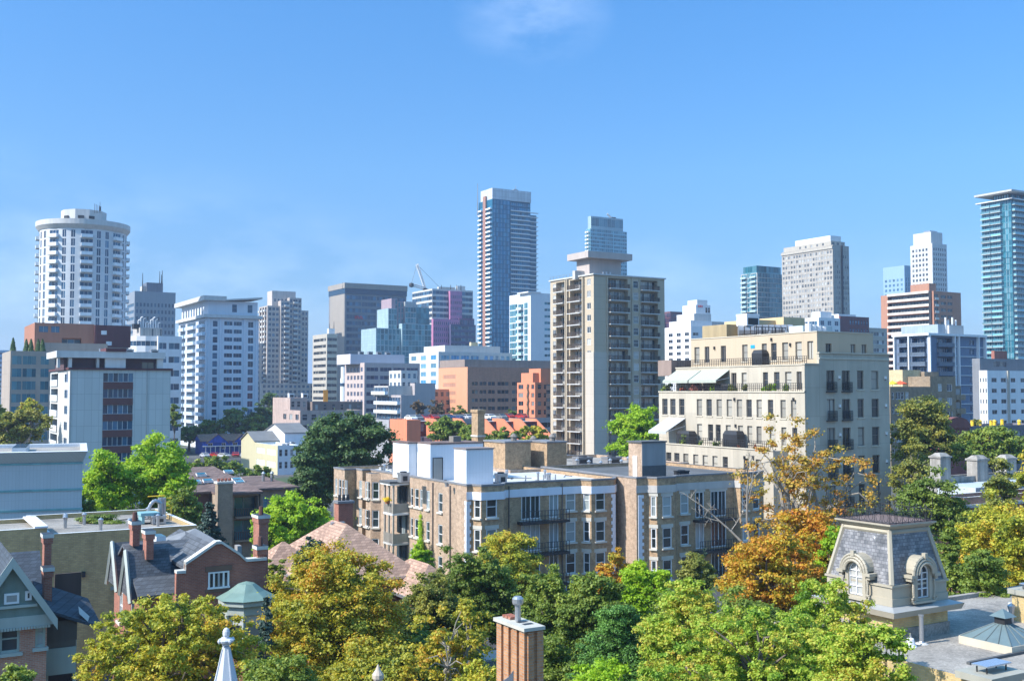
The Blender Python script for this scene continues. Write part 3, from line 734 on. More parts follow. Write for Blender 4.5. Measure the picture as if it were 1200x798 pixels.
# ---- low office blocks behind cream condo
b = B('office_block', 'low white and blue glass office block with maroon right end', 'office building', 905, 960, 985, 372, 400)
stI = S(GLB, WHITE, wall=WHITE, mull=1.5)
b.rect(0, 0, b.W, b.L, 0, b.H, WHITE, stI, [(ev('win', 3), b.H-.6, 3.2, 5)], [(ev('rib', 5, .02, .98, .85), b.H-.6, 3.2, 5)])
b.rect(b.W+.1, 0, X(1019), b.L*.5, 0, b.z(369), MR, stI, [(ev('win', 7, .3, .98, .5), b.z(369)-.8, 3.2, 5)])
b.rect(b.fx(985), .6, X(1005), 10, b.H-.5, b.z(367, 4, 0), WHITE, stI, [(ev('win', 3), b.z(367)-.3, 3, 1)])
on_roof(b, 952, 962, 975, 365, 3, WHITE); b.done()
b = tower('office_block', 'small sand-coloured block with white bands behind the cream condo', 1015, 1018, 1040, 384, 420, SB, S(GLC, WHITE), ev('rib', 1, 0, 1, 1), None, 3.2, 420, cat='office building'); b.done()
# ---- pale blue and white towers
PB = plain('pale_blue_panel', (.25, .38, .50), .5, .05)
b = tower('glass_tower', 'small pale blue tower left of the slim white tower', 1036, 1061, 1074, 311, 790, PB, S(glass('glass_navy', (.02, .06, .12), (.1, .2, .3), .3), PB, mull=2.), ev('glz', 4, .05, .95, .4), ev('win', 5, .04, .96, .5), 3.6, 350, top=9, group=GT, cat='apartment tower'); b.done()
b = tower('apartment_tower', 'slim white tower with a grid of small dark windows and silver cap', 1068, 1094, 1111, 285, 740, CONCW, S(GLD, CONCW), ev('win', 6, .04, .96, .5), ev('win', 5, .06, .82, .55), 3.5, 345, top=2.5, group=GT, cat='apartment tower')
b.rect(1.5, 2, b.W-1.8, b.L*.92, b.H-.5, b.z(271), CONCW, S(), None)
b.rect(3., 4, b.W-4.5, b.L*.5, b.z(271)-.5, b.z(269), STEEL, S(), None); b.done()
# ---- brick striped slab
BK = plain('orange_brick_far', (.40, .20, .13), .85, .06)
b = B('apartment_tower', 'brick apartment slab with cream balcony stripes below the slim white tower', 'apartment tower', 1033, 1095, 1127, 341, 470, group=GT)
stB = S(GLD, CONCW, wall=BK, rail=plain('cream_rail', (.62, .58, .52), .7, .04), bout=.5, mull=1.6)
Lb = b.Lc(('b', 1041, 1090))[0]
b.rect(0, 0, b.W, b.L, 0, b.H, BK, stB, [([('pb', .02, .16, .02, .85), ('rib', .25, .45), ('rib', .5, .68)], b.H-1, 2.95, 18)], [([('balc', Lb[1], Lb[2], .0, .95)], b.H-.8, 2.95, 18)])
mb = MB().box(-.6, b.ly(1090), b.H-.7, 0-.01, b.ly(1041), b.H+.3, stB['rail']); mb.box(-.7, b.ly(1093), 0, -.01, b.ly(1090.5), b.H, DARK); mb.build('cornice', b.root)
on_roof(b, 1070, 1090, 1098, 332, 2, BK, L=10); b.done()
# ---- blue white balcony block
NB = plain('navy_panel', (.12, .17, .26), .6, .1)
b = B('apartment_building', 'slate blue apartment block ruled with white floor and column lines', 'apartment building', 1049, 1088, 1153, 393, 325)
stM = S(GLB, WHITE, wall=NB, rail=plain('rail_slate', (.10, .13, .17), .4, .1), bout=.9, mull=1.0); H = b.H; fl = 2.95; nn = 13
b.rect(0, 0, b.W, b.L, 0, H, NB, stM, [(b.F(('balc', 1098, 1116), ('win', 1136, 1142, .3, .5)), H-.4, fl, nn)], [(b.Lc(('balc', 1054, 1065), ('balc', 1069, 1086)), H-.4, fl, nn)])
mb = MB()
for p in (1088, 1117, 1122, 1145, 1153): x = b.fx(p); mb.box(x-.22, -.95, 0, x+.22, -.004, H+.2, WHITE)
for p in (1050, 1067): y = b.ly(p); mb.box(-.95, y-.22, 0, -.004, y+.22, H+.2, WHITE)
for i in range(nn):
    z = H-.4-(i+1)*fl+.0; mb.box(b.fx(1117), -.3, z, b.W, -.004, z+.2, WHITE)
mb.box(-1, -1, H+.004, b.W+.4, b.L+.4, H+.7, WHITE, MATS['roof_grey']); mb.build('white_frame', b.root)
st9 = S(GLT, WHITE)
o, q = on_roof(b, 1081, 1100, 1116, 380, 4, plain('grey_glass_box', (.33, .40, .46), .4), L=14)
on_roof(b, 1108, 1113, 1130, 381, 3, CONCW)
for k, p in enumerate((1109, 1112, 1117, 1121)): x = b.fx(p, 4); MB().tube((x, 4, H), (x, 4, b.z(372+k % 2*3, x, 4)), .3, .3, WHITE).build('vent_pipe', b.root)
MB().box(b.fx(1120), 5, H+.7, b.fx(1129), 8, b.z(384), DARK).build('air_handler', b.root); b.done()
# ---- brown brick walk-up with red parasol
BB = brick('brown_brick_mid', (.24, .165, .10), (.30, .21, .13), (.3, .26, .2))
b = B('apartment_building', 'brown brick apartment building with a blank yellow end wall and roof patio', 'apartment building', 1030, 1043, 1133, 453, 225)
stN = S(GL, WHITE, wall=BB, rail=BB, bout=1.3, det=1)
b.rect(0, 0, X(1090), 12, 0, b.H, BB, stN, [(b.F(('win', 1047, 1052), ('win', 1056, 1067), ('win', 1068, 1074), ('win', 1078, 1085)), b.H-.6, 3, 5)])
z2 = zz(446, 12, 0); b.rect(X(1090)+.05, .0, X(1120), 14, 0, zz(441, 12), BB, stN, [([('win', .3, .45), ('win', .65, .85)], zz(447, 12), 3, 6)])
b.rect(X(1120)+.05, 1.5, X(1133), 14, 0, zz(452, 14), BB, stN, [([('pb', .1, .95, 0, .8)], zz(452, 14), 3, 6)])
YB = brick('yellow_stucco', (.52, .42, .22), (.56, .45, .25), (.5, .42, .3), big=.25)
b.rect(X(1058, 6), 6, X(1079, 6), 12, b.H-.5, b.z(433, 5, 6), YB, stN, None); b.rect(X(1079, 6)+.05, 5, X(1096, 6), 12, b.H-.5, b.z(435, 5, 6), BB, stN, None)
b.done(); b.rootbrown = 1; BROWN = b
def parasol(x, y, z, r, col, label, D=1):
    p = empty('parasol', (x, y, z), 0, label=label, cat='parasol')
    m = plain('fabric_'+label.split()[0], col, .7, .05); mb = MB(); n = 8
    for i in range(n):
        a0, a1 = 2*math.pi*i/n, 2*math.pi*(i+1)/n
        mb.face([(0, 0, 2.5), (r*math.cos(a0), r*math.sin(a0), 1.9), (r*math.cos(a1), r*math.sin(a1), 1.9)], m)
        mb.face([(r*math.cos(a0), r*math.sin(a0), 1.9), (r*math.cos(a0), r*math.sin(a0), 1.7), (r*math.cos(a1), r*math.sin(a1), 1.7), (r*math.cos(a1), r*math.sin(a1), 1.9)], m)
    mb.build('canopy', p); MB().lathe(0, 0, [(.04, 0), (.04, 2.6)], DARK, 6).lathe(0, 0, [(.25, 0), (.25, .08)], DARK, 8).build('pole', p)
w = BROWN.world(BROWN.fx(1055, 2), 2, BROWN.H-1.2); parasol(*w, 1.5, (.8, .10, .03), 'red parasol on the brown brick building roof patio')
w = BROWN.world(BROWN.fx(1046, 2), 2, BROWN.H-1.2); parasol(*w, 1.1, (.8, .6, .03), 'yellow parasol on the brown brick building roof patio')
# ---- white block at right edge
b = B('apartment_building', 'white apartment block with small square windows under a grey upper storey, right edge', 'apartment building', 1135, 1157, 1215, 434, 290)
stW = S(GLD, GREYF, wall=WHITE, det=1); b.C = b.C
b.rect(0, 0, b.W, 2.5, 0, b.H, WHITE, stW, [(b.F(('half', 1162, 1168), ('half', 1173, 1179), ('half', 1184.5, 1190), ('half', 1196, 1202)), b.H-1.6, 2.9, 8)], [(ev('half', 3), b.H-1.6, 2.9, 8)], cap=SB)
MB().box(b.fx(1180), -.35, 0, b.fx(1182), -.004, b.H, SB).build('pilaster', b.root)
b.rect(.6, 2.6, b.fx(1220), 5, 0, b.z(420, 0, 3), DK, S(GLD, DK), [([('rib', .25, .5)], b.z(420, 0, 3)-.2, 3, 1)])
on_roof(b, 1164, 1166, 1181, 411, 3.4, plain('red_brick_far', (.30, .12, .09), .9), z0=b.H); b.done()
# ---- big right glass tower
b = B('glass_tower', 'tall teal balcony tower with a thin flared roof at the right edge', 'apartment tower', 1152, 1187, 1243, 233, 545, group=GT)
stQ = S(GLT, WHITE, wall=GLT, rail=glass('glass_rail_teal', (.09, .21, .25), (.22, .37, .41), .5, .15), bout=1.6, mull=1.5); stQ['slab'] = CONCW
H = b.H; fl = 3.05
b.rect(0, 0, b.W, b.L, 0, H, GLT, stQ, [([('pb', .02, .3, 0, .86), ('pb', .32, .62, 0, .86), ('pb', .64, .98, 0, .86)], H, fl, 30)], [([('pb', .02, .34, 0, .86), ('pb', .36, .70, 0, .86), ('glz', .72, .99)], H, fl, 30)])
b.rect(3, 3, b.W-2, b.L-5, H-.5, H+3.6, DARK, stQ, [(ev('tall', 7, .02, .98, .7), H+3.5, 3.6, 1)], [(ev('tall', 6, .02, .98, .7), H+3.5, 3.6, 1)], par=0)
mb = MB(); mb.box(-1.6, -1.6, H+3.604, b.W+2, b.L+3, H+4.6, CONC, MATS['roof_grey']); mb.box(-2, -2, H-.4, -0.01, b.L+2, H+.1, WHITE); mb.box(-2, -2, H-.4, b.W, -.01, H+.1, WHITE); mb.build('roof', b.root); b.done()
# ---- pale far building at left edge
b = tower('office_tower', 'faint blue tower far away at the left edge', -25, -16, 11, 410, 900, PB, S(GLB, PB, mull=3), ev('rib', 1, 0, 1, 1), None, 4, 460, group=GT, Ld=20)
b.rect(b.fx(3), -6, b.fx(25), 0-.1, 0, b.z(446), GB, S(GLB, GB), [(ev('win', 6), b.z(446)-.5, 3.5, 4)]); b.done()
# ================================================================== middle distance
X = lambda p, y=0: b.fx(p, y)
zz = lambda py, x=0, y=0: b.z(py, x, y)
PK = plain('pink_precast', (.50, .41, .38), .8, .06)
b = B('office_block', 'pinkish grey office block with strip windows and a pale plant storey', 'office building', 404, 427, 492, 425, 430)
stX = S(glass('glass_strip', (.02, .03, .06), (.1, .12, .2), .3), PK, wall=PK, mull=1.5); H = b.H
b.rect(0, 0, b.W, b.L, 0, H, PK, stX, [(ev('rib', 4, .02, .98, .86), H-1.2, 3.3, 9)], [(ev('win', 5, .1, .95, .6), H-1.2, 3.3, 9)])
b.rect(X(416), 5, X(480), 20, H-.5, zz(415, 0, 5), plain('lilac_panel', (.55, .53, .57), .7, .04), stX, None); 
for k in range(4): hvac(b, X(430)+k*4, 8, zz(415, 0, 5), 2, 1.6, 1.2)
b.done()
# terraced hillside block
b = B('office_block', 'terraced concrete office building with white glazed balconies, mid left', 'office building', 441, 470, 487, 463, 350)
stY = S(GLB, WHITE, wall=CONC, rail=plain('rail_pale', (.68, .74, .78), .4, .04), bout=1.2, mull=1.3); H = b.H
MX = plain('mauve_concrete', (.40, .36, .36), .85, .08)
b.rect(0, 0, b.W, b.L, 0, H, MX, stY, None, [([('pb', .02, .98, .0, .8)], H-.2, 2.9, 4)])
b.rect(X(455, 8), 8, X(487, 8), 20, H-.5, b.z(452, 0, 8), CONC, stY, None, [([('pb', .02, .98, 0, .8)], b.z(452, 0, 8), 2.9, 1)])
b.rect(X(470, 10), 10, X(489, 10), 20, 0, b.z(434, 4, 10), CONCW, stY, [(ev('win', 3), b.z(436, 4, 10), 2.9, 4)], [(ev('win', 3), b.z(436, 4, 10), 2.9, 4)])
b.rect(X(486, 6), 6, X(510, 6), 20, 0, b.z(449, 8, 6), MX, stY, None); b.done()
# white blue-banded
b = B('office_block', 'white office block with blue windows behind the salmon brick building', 'office building', 508, 514, 600, 412, 460)
b.rect(0, 0, b.W, 30, 0, b.H, CONCW, S(glass('glass_bright', (.03, .13, .25), (.15, .35, .5), .4), CONCW, mull=1.5), [(ev('rib', 4, .02, .55, .8)+ev('win', 5, .6, .98, .6), b.H-.8, 3.6, 10)], [(ev('win', 3), b.H-.8, 3.6, 10)])
b.rect(X(525), 3, X(590), 24, b.H-.4, zz(404), CONCW, S(GLB, CONCW), [(ev('rib', 4, .02, .98, .5), zz(404)-.3, 3, 1)])
on_roof(b, 550, 552, 560, 401, 6, plain('yellow_box', (.6, .5, .3), .8), z0=b.H); b.done()
# salmon brick institutional
SL = plain('salmon_brick_lit', (.60, .29, .165), .85, .05); SLD = brick('salmon_brick_shaded', (.42, .18, .11), (.47, .22, .13), (.36, .24, .19), big=.2)  # same brick twice: sunlit tone for the side, shade painted into the front
b = B('brick_block', 'long salmon brick institutional block with a flat grey attic storey', 'building', 514, 548, 650, 430, 372)
stA2 = S(GLD, SL, wall=SL, mull=1.5); H = b.H
b.rect(0, 0, b.W, b.L, 0, H, SLD, stA2, [(b.F(('rib', 553, 560), ('rib', 562, 570), ('rib', 572, 580), ('rib', 583, 596), ('rib', 600, 622), ('rib', 625, 645)), H-4.5, 2.9, 5)], None)
mb = MB(); b.wall(mb, (-.05, b.L), (-.05, -.05), 0, H, [([('rib', .18, .6)], H-2, 2.9, 7)], SL, stA2); mb.build('side_wall', b.root)
b.rect(-.1, 2, b.W, b.L-1, H+.01, zz(421), plain('brown_attic', (.27, .21, .18), .8), stA2, None)
b.rect(X(500, 14), 14, X(536, 14), 40, 0, b.z(456, 0, 14), SL, stA2, [(ev('win', 5, .05, .95, .5), b.z(456, 0, 14)-.5, 2.9, 5)], [(ev('win', 6, .05, .95, .4), b.z(456, 0, 14)-.5, 2.9, 6)])
b.done()
# little orange tower
OR = plain('orange_stucco', (.60, .22, .12), .8, .06)
b = B('apartment_building', 'orange apartment block with a zigzag wall of small windows', 'apartment building', 606, 627, 660, 441, 285)
stO2 = S(GLD, GREYF, wall=OR, fw=.05); H = b.H
z1 = zz(448)
b.rect(0, 0, X(640), b.L, 0, z1, OR, stO2, [([('win', .25, .55), ('win', .8, .99)], z1-.2, 2.25, 9)], [([('win', .08, .35), ('win', .55, .66), ('win', .80, .95)], z1-.2, 2.25, 9)])
b.rect(X(629), 2, X(648), 8, z1-.5, b.z(437, 2, 2), OR, stO2, None); b.rect(X(636), 1, X(650), 7, z1-.5, b.z(432, 4, 2), OR, stO2, None)
mb = MB(); y = b.ly(619.5); vv = []
for i in range(19): vv += [(-.3, y-.45+(i % 2)*.5, z1-.4-i*1.1), (-.3, y+.15+(i % 2)*.5, z1-.4-i*1.1)]
mb.mesh(vv, [(2*i, 2*i+1, 2*i+3, 2*i+2) for i in range(18)], plain('vine_dark', (.09, .07, .04), .9)); mb.build('fire_stair', b.root)
b.done()
# rowhouses with sloping party walls and a parking deck with cars on top
dk_ = B('parking_deck', 'low dark parking deck with a row of cars on top, mid scene', 'parking deck', 452, 456, 655, 492, 262)
DKM = plain('deck_concrete', (.33, .33, .35), .85, .1)
dk_.rect(0, 0, dk_.W, 16, 0, dk_.H, DKM, S(GLD, DKM, mull=3), [([('rib', .01, .99, .15, .55)], dk_.H-.6, 2.4, 2)], roof=MATS['roof_gravel'], par=.35); dk_.done()
ORD = 'first second third fourth fifth sixth seventh eighth ninth tenth eleventh twelfth thirteenth'.split(); LOTO = [6, 8, 9, 10, 7, 7, 4, 3, 0, 1, 2]; LOTO[4] = 5; LOTO[5] = 7; LOTO[0] = 6
LOTO = [5, 7, 9, 10, 6, 8, 4, 3, 0, 1, 2]
carcols = {'white': (.75, .76, .78), 'silver': (.45, .47, .5), 'dark blue': (.03, .06, .16), 'black': (.02, .02, .025), 'red': (.4, .03, .03), 'grey': (.2, .21, .22)}
def car(x, y, z, rz, cname, label, group):
    m = plain('paint_'+cname.replace(' ', '_'), carcols[cname], .25, .03, streak=False)
    root = empty('parked_car', (x, y, z), rz, label=label, cat='car', group=group)
    prof = [(-2.2, .35), (-2.2, .8), (-1.9, .95), (-1.35, 1.0), (-.8, 1.42), (.7, 1.45), (1.35, 1.0), (2.05, .88), (2.2, .6), (2.2, .35)]
    mb = MB(); w = .86
    n = len(prof)
    mb.face([(p[0], -w, p[1]) for p in prof], m); mb.face([(p[0], w, p[1]) for p in prof[::-1]], m)
    for i in range(n):
        p, q = prof[i], prof[(i+1) % n]; mb.face([(q[0], -w, q[1]), (p[0], -w, p[1]), (p[0], w, p[1]), (q[0], w, q[1])], m)
    mb.build('body', root)
    mb = MB()
    for sd in (-1, 1):
        mb.face([(-1.15, sd*(w+.01), 1.02), (-.75, sd*(w+.01), 1.36), (.62, sd*(w+.01), 1.38), (1.15, sd*(w+.01), 1.02)][::sd], GLD)
    mb.face([(.78, -w*.9, 1.425), (1.30, -w*.9, 1.05), (1.30, w*.9, 1.05), (.78, w*.9, 1.425)][::-1], GLD)
    mb.face([(-.86, -w*.9, 1.39), (-1.3, -w*.9, 1.05), (-1.3, w*.9, 1.05), (-.86, w*.9, 1.39)], GLD); mb.build('glazing', root)
    for sx_ in (-1.35, 1.35):
        for sy in (-1, 1):
            mb = MB(); mb.tube((sx_, sy*.70, .33), (sx_, sy*.9, .33), .33, .33, DARK, 12); mb.tube((sx_, sy*.9+sy*.002, .33), (sx_, sy*.905, .33), .18, .18, STEEL, 8); mb.build('wheel', root)
    for sy in (-.6, .6): MB().box(2.17, sy-.16, .62, 2.215, sy+.16, .76, WHITE).build('headlight', root)
cn = list(carcols)
for i, p in enumerate((482, 490, 499, 508, 517, 527, 537, 549, 560, 574, 588, 598, 612)):
    x = dk_.fx(p, 3); w = dk_.world(x, 3.2+.4*(i % 3), dk_.H-.35); c = cn[(i*5+i//3) % 6]
    car(*w, dk_.g+R(90 if i % 2 else 270), c, f'{c} car, {ORD[i]} from the left on the parking deck', 'cars on the parking deck')
RW = 'orange rowhouses with sloping party walls'
def rowhouse(p0, p1, yt, yb_, D, label, facecol):
    b = B('rowhouse', label, 'rowhouse', p0-3, p0, p1, yt, D, group=RW, L=9)
    mb = MB(); W = b.W; H = b.H; m = facecol; y0 = 0
    for xa in (0, W-.45):
        v = [(xa, -5, 0), (xa, 6, 0), (xa, 6, H), (xa, 2, H), (xa, -5, H-3.8)]; v2 = [(x+.45, y, z) for x, y, z in v]
        mb.mesh(v+v2, [(4, 3, 2, 1, 0), (5, 6, 7, 8, 9), (0, 1, 6, 5), (1, 2, 7, 6), (2, 3, 8, 7), (3, 4, 9, 8), (4, 0, 5, 9)], m)
    mb.build('party_wall', b.root)
    mb = MB().box(.46, 1, 0, W-.46, 6, H-.6, BR2, MATS['roof_grey']); mb.build('wall', b.root)
    for i in range(3):
        x = .8+(W-1.6)*i/3; MB().box(x, .95, H-2.9, x+(W-1.6)/3-.3, .996, H-1.2, GLB).build('window', b.root)
        MB().box(x+.1, -2.5, 0, x+(W-1.6)/3-.4, .9, H-4.1, GREYF).build('bay', b.root)
RO = plain('rowhouse_orange', (.62, .21, .11), .8, .06)
for i, (p0, p1) in enumerate(((478, 513), (513, 546), (573, 594), (594, 614), (614, 634))):
    rowhouse(p0, p1, 491, 515, 246-i*2, ['orange-walled rowhouse immediately right of the blank orange wall', 'rowhouse second along from the blank orange wall', 'rowhouse just right of the tall brown chimney stack', 'middle rowhouse right of the tall brown chimney stack', 'rowhouse nearest the orange apartment block'][i], RO)
b = B('rowhouse', 'blank orange end wall of the rowhouses beside the big dark green tree', 'rowhouse', 459, 477, 493, 492, 236, group=RW)
b.rect(0, 0, b.W, b.L+1, 0, b.H, RO, S(), None, par=.2); b.done()
# pink stepped roofs left of the big tree
b = B('low_building', 'low pinkish brick building with stepped parapets and flat grey roofs', 'building', 335, 352, 425, 481, 300)
stL = S(GL, WHITE, wall=PK); PK2 = brick('pink_brick', (.42, .30, .26), (.48, .34, .3), (.45, .4, .36), big=.2)
b.rect(0, 0, b.W, 16, 0, b.H, PK2, stL, [(ev('win', 7), b.H-.6, 3, 2)], [(ev('win', 3), b.H-.6, 3, 2)], roof=MATS['roof_dark'])
b.rect(X(340, 14), 14, X(360, 14), 30, 0, b.z(466, 0, 14), PK2, stL, [(ev('win', 3), b.z(466, 0, 14)-.6, 3, 2)]); b.rect(X(366, 12), 12, X(425, 12), 30, 0, b.z(471, 0, 12), plain('brown_low', (.22, .17, .15), .9), stL, [(ev('win', 6, fill=.3), b.z(472, 0, 12), 3, 2)])
for p in (341, 357): hvac(b, X(p, 13), 14.5, b.z(466, 0, 14), 1.5, 1.5, 1.3, WHITE)
b.done()
b = B('advert_banner', 'small orange upright banner board by the low pink building', 'banner', 381, 381, 384, 458, 330, L=.3)
MB().box(0, 0, 0, .25, .25, b.H, STEEL).build('post', b.root); MB().box(-.6, -.1, b.H-3.5, .9, -.02, b.H+.3, plain('banner_orange', (.8, .3, .03), .6, .03)).build('board', b.root)
# yellow + white building
YW = plain('pale_yellow_stucco', (.50, .46, .30), .8, .05)
b = B('low_building', 'pale yellow and white two-storey building with gabled grey roofs beyond the parking lot', 'building', 299, 326, 352, 522, 255)
H = b.H; stZ = S(GL, WHITE, wall=YW, mull=.9)
b.rect(0, 0, b.W, b.L, 0, H, plain('pale_blue_stucco', (.58, .66, .72), .8, .05), stZ, [(ev('win', 4), H-.5, 2.9, 3)], None, roof=MATS['roof_pale'])
mb = MB(); b.wall(mb, (-.05, b.L), (-.05, -.05), 0, H, [(ev('rib', 2, .05, .95, .8), H-.5, 2.9, 3)], YW, stZ); mb.build('side_wall', b.root)
SG = roofing('slate_mid', (.15, .155, .16), .15)
def gable(b, x0, x1, y0, y1, z0, z1, wm, rm, axis='y', over=.3, part='roof', wall=True):
    """pitched roof; ridge runs along axis"""
    mb = MB(); t = .18
    if axis == 'y':
        xm = (x0+x1)/2; s = (z1-z0)/(xm-x0)
        if wall:
            for y in (y0, y1): mb.face([(x0, y, z0), (x1, y, z0), (xm, y, z1)], wm)
            mb.build('gable', b.root); mb = MB()
        for a, sgn in ((x0-over, 1), (x1+over, -1)):
            v = [(a, y0-over, z0-over*s), (xm, y0-over, z1), (xm, y1+over, z1), (a, y1+over, z0-over*s)]
            v2 = [(p[0], p[1], p[2]+t) for p in v]
            mb.mesh(v+v2, [(0, 1, 2, 3), (7, 6, 5, 4), (0, 4, 5, 1), (3, 2, 6, 7), (0, 3, 7, 4), (1, 5, 6, 2)] if sgn > 0 else [(3, 2, 1, 0), (4, 5, 6, 7), (1, 5, 4, 0), (7, 6, 2, 3), (4, 7, 3, 0), (2, 6, 5, 1)], rm)
    else:
        ym = (y0+y1)/2; s = (z1-z0)/(ym-y0)
        if wall:
            for x in (x0, x1): mb.face([(x, y0, z0), (x, y1, z0), (x, ym, z1)], wm)
            mb.build('gable', b.root); mb = MB()
        for a in (y0-over, y1+over):
            v = [(x0-over, a, z0-over*s), (x0-over, ym, z1), (x1+over, ym, z1), (x1+over, a, z0-over*s)]
            v2 = [(p[0], p[1], p[2]+t) for p in v]
            mb.mesh(v+v2, [(0, 1, 2, 3), (7, 6, 5, 4), (0, 4, 5, 1), (3, 2, 6, 7), (0, 3, 7, 4), (1, 5, 6, 2)], rm)
    return mb.build(part, b.root)
gable(b, X(302, 16), X(338, 16), 18, 30, b.z(517, 0, 18), b.z(507, 0, 18), YW, SG, 'x')
b.rect(X(302, 16), 18, X(338, 16), 30, 0, b.z(517, 0, 18), YW, stZ, None, par=0)
b.rect(X(334, 14), 14, X(362, 14), 30, 0, b.z(508, 0, 14), plain('white_stucco', (.72, .76, .8), .8, .04), stZ, None)
gable(b, X(334, 14), X(362, 14), 14, 30, b.z(508, 0, 14), b.z(498, 0, 14), WHITE, SG, 'x')
for i in range(3): hvac(b, 2+i*2.5, 3+i*4, H-.5, 1.2, 1, .7, WHITE)
b.done()
# blue painted house
BU = plain('cobalt_paint', (.02, .09, .50), .6, .25, 1.2); RTL = roofing('roof_rust', (.30, .17, .12), .15, shingle=True)
b = B('blue_house', 'bright blue painted house front with rust gabled roof beyond the parking lot', 'house', 222, 238, 296, 517, 335, L=9)
H = b.H
b.rect(0, 0, b.W, 9, 0, H, BU, S(GL, WHITE, wall=BU, det=1, fw=.12), [([('win', .1, .2), ('door', .38, .46), ('win', .6, .7), ('win', .82, .92)], H-.1, 2.6, 2)], par=0)
gable(b, -.5, b.W+.5, 0, 9, H, b.z(510), BU, RTL, 'x'); gable(b, b.W*.08, b.W*.5, -.6, 5, H-.5, b.z(509, 2, 0), BU, RTL, 'y'); gable(b, b.W*.6, b.W*.95, -.5, 5, H-.5, b.z(510, 2, 0), BU, RTL, 'y')
mb = MB()
for i in range(10): mb.box(b.W*(.03+.095*i), -1.6, 0, b.W*(.03+.095*i)+.18, -1.5, 2.6, WHITE)
mb.box(-.2, -1.7, 2.6, b.W+.2, 0, 2.8, WHITE); mb.build('porch', b.root); b.done()
for i, (p, D) in enumerate(((296, 318), (305, 314), (314, 322), (322, 312), (300, 300), (310, 298), (286, 322), (276, 326), (240, 322), (252, 323), (262, 321))):
    c = cn[(i*3+1) % 6]; x, y, _ = at(p, 530, D); car(x, y, .0+.012, R(20+i*13), c, f'{c} car, {ORD[LOTO[i]]} from the left in the lot before the blue house', 'cars in the lot by the blue house')
# ================================================================== brown balcony tower
TB = panels('tower_concrete_tan', (.46, .385, .285), 3.5, 2.75, .04, .8, .05); TBW = panels('tower_concrete_pale', (.48, .43, .365), 3.5, 2.75, .04, .8, .05)
b = B('apartment_tower', 'beige apartment tower with dark balcony stacks and a T-shaped roof box, centre', 'apartment tower', 645, 696, 779, 322, 240)
H = b.H; W = b.W; fl = 2.72
stD = S(GLC, WHITE, wall=TB, rail=plain('rail_brown', (.075, .055, .045), .6, .1), bout=.9, mull=.8, pick=.16, railstyle='bars'); stD['slab'] = CONCW; stD['det'] = 1
nn = 18
Fd = b.F(('balc', 713, 736), ('win', 743, 748, .2, .62), ('balc', 750, 771)); Ld = b.Lc(('win', 648, 651.5), ('balc', 651.8, 663), ('balc', 668, 683), ('win', 688, 692.5))
Fd[1] = ('win', *[(b.fx(p))/W for p in (742.5, 748.5)], .2, .62)
b.rect(0, 0, W, b.L, 0, H, TB, stD, [(Fd, H-.3, fl, nn)], [(Ld, H-.3, fl, nn)])
mb = MB()
zq = H-.3-fl*6-.8
mb.box(-.12, -.12, 0, b.fx(711), -.003, zq, TBW); mb.box(-.12, -.12, 0, -.003, b.ly(686.5), zq, TBW)
mb.build('pale_cladding', b.root)
mb = MB()
for p in (650.2+14.4, 666.2, 684.8): y = b.ly(p); mb.box(-.6, y-.15, 0, -.003, y+.15, H-.2, TB)
for p in (711.5, 740.5, 749.5): x = b.fx(p); mb.box(x-.12, -.25, 0, x+.12, -.003, H-.2, TB)
mb.build('fin', b.root)
MB().box(-.3, -.3, H+.004, W+.3, b.L+.3, H+.3, CONCW, MATS['roof_grey']).build('roof_edge', b.root)
o, q = on_roof(b, 676, 691, 728, 303, 4, PKM := plain('penthouse_pinkish', (.43, .375, .35), .85, .06))
mb = MB().box(q[0]-1.6, q[1]-1.8, q[4]+.003, q[0]+q[2]+2.0, q[1]+q[3]+1.6, q[4]+1.5, PKM, MATS['roof_grey']); mb.build('penthouse_cap', b.root)
on_roof(b, 671, 674, 690, 317, 6, CONC)
for k in range(3): MB().tube((b.fx(707+k*4, 2), 2, H), (b.fx(707+k*4, 2), 2, H+1.1), .25, .25, STEEL).build('vent_pipe', b.root)
mb = MB()
for i in range(10): mb.box(.5, b.L*.35+i*1.4, H+.3, .56, b.L*.35+i*1.4+.06, H+1.2, STEEL)
mb.box(.5, b.L*.35, H+1.15, .56, b.L*.35+12.6, H+1.2, STEEL); mb.build('railing', b.root)
b.done()
# ================================================================== cream condominium with terraces
CR = panels('cream_stucco', (.46, .41, .33), 2.4, 3.4, .03, .78, .12)
CRT = plain('cream_trim', (.50, .45, .36), .8, .08)
b = B('condominium', 'cream stucco condominium stepping back in planted terraces with striped awnings', 'apartment building', 772, 943, 1042, 427, 125)
L_, W = b.L, b.W
stK = S(glass('glass_condo', (.02, .022, .025), (.42, .40, .35), .5), plain('taupe_frame', (.16, .14, .12), .5), wall=CR, det=1, fw=.09, sill=CRT); stK['depth'] = {'win': .22, 'tall': .25, 'dh': .22, 'door': .22}
zf = lambda py, x=0, y=0: b.z(py, x, y)
fh = 3.42
zT2 = zf(427); zT3 = zf(459.5)          # roof of the upper tier, parapet of the planted terrace
F1 = b.F(('door', 968.5, 978), ('door', 986.5, 996), ('win', 1004.5, 1012), ('win', 1021, 1029.5))
ft = zf(433.5)                                # top of the front window row
frow = lambda cols, n: [([(k, a, c, .0, .66) for k, a, c in cols], ft+.34*fh-.0, fh, n)]
# main body; left side rows by picture columns
Lrow3 = b.Lc(*[('win', p-3.2, p+3.2) for p in (779, 788.5, 799, 820, 831.5, 843.5, 855.5, 867.5, 879, 891, 904.5, 919.5, 932)])
Lrow4 = b.Lc(*[('win', p-3, p+3) for p in (820, 833, 842, 854, 868.5, 879.5, 890.5, 906, 920, 933)])
def lraw(cols, ztop, h): return ('raw', [(k, a, c, ztop-h, ztop, 3.4) for k, a, c in cols])

zS = zf(414, b.fx(960), 0)
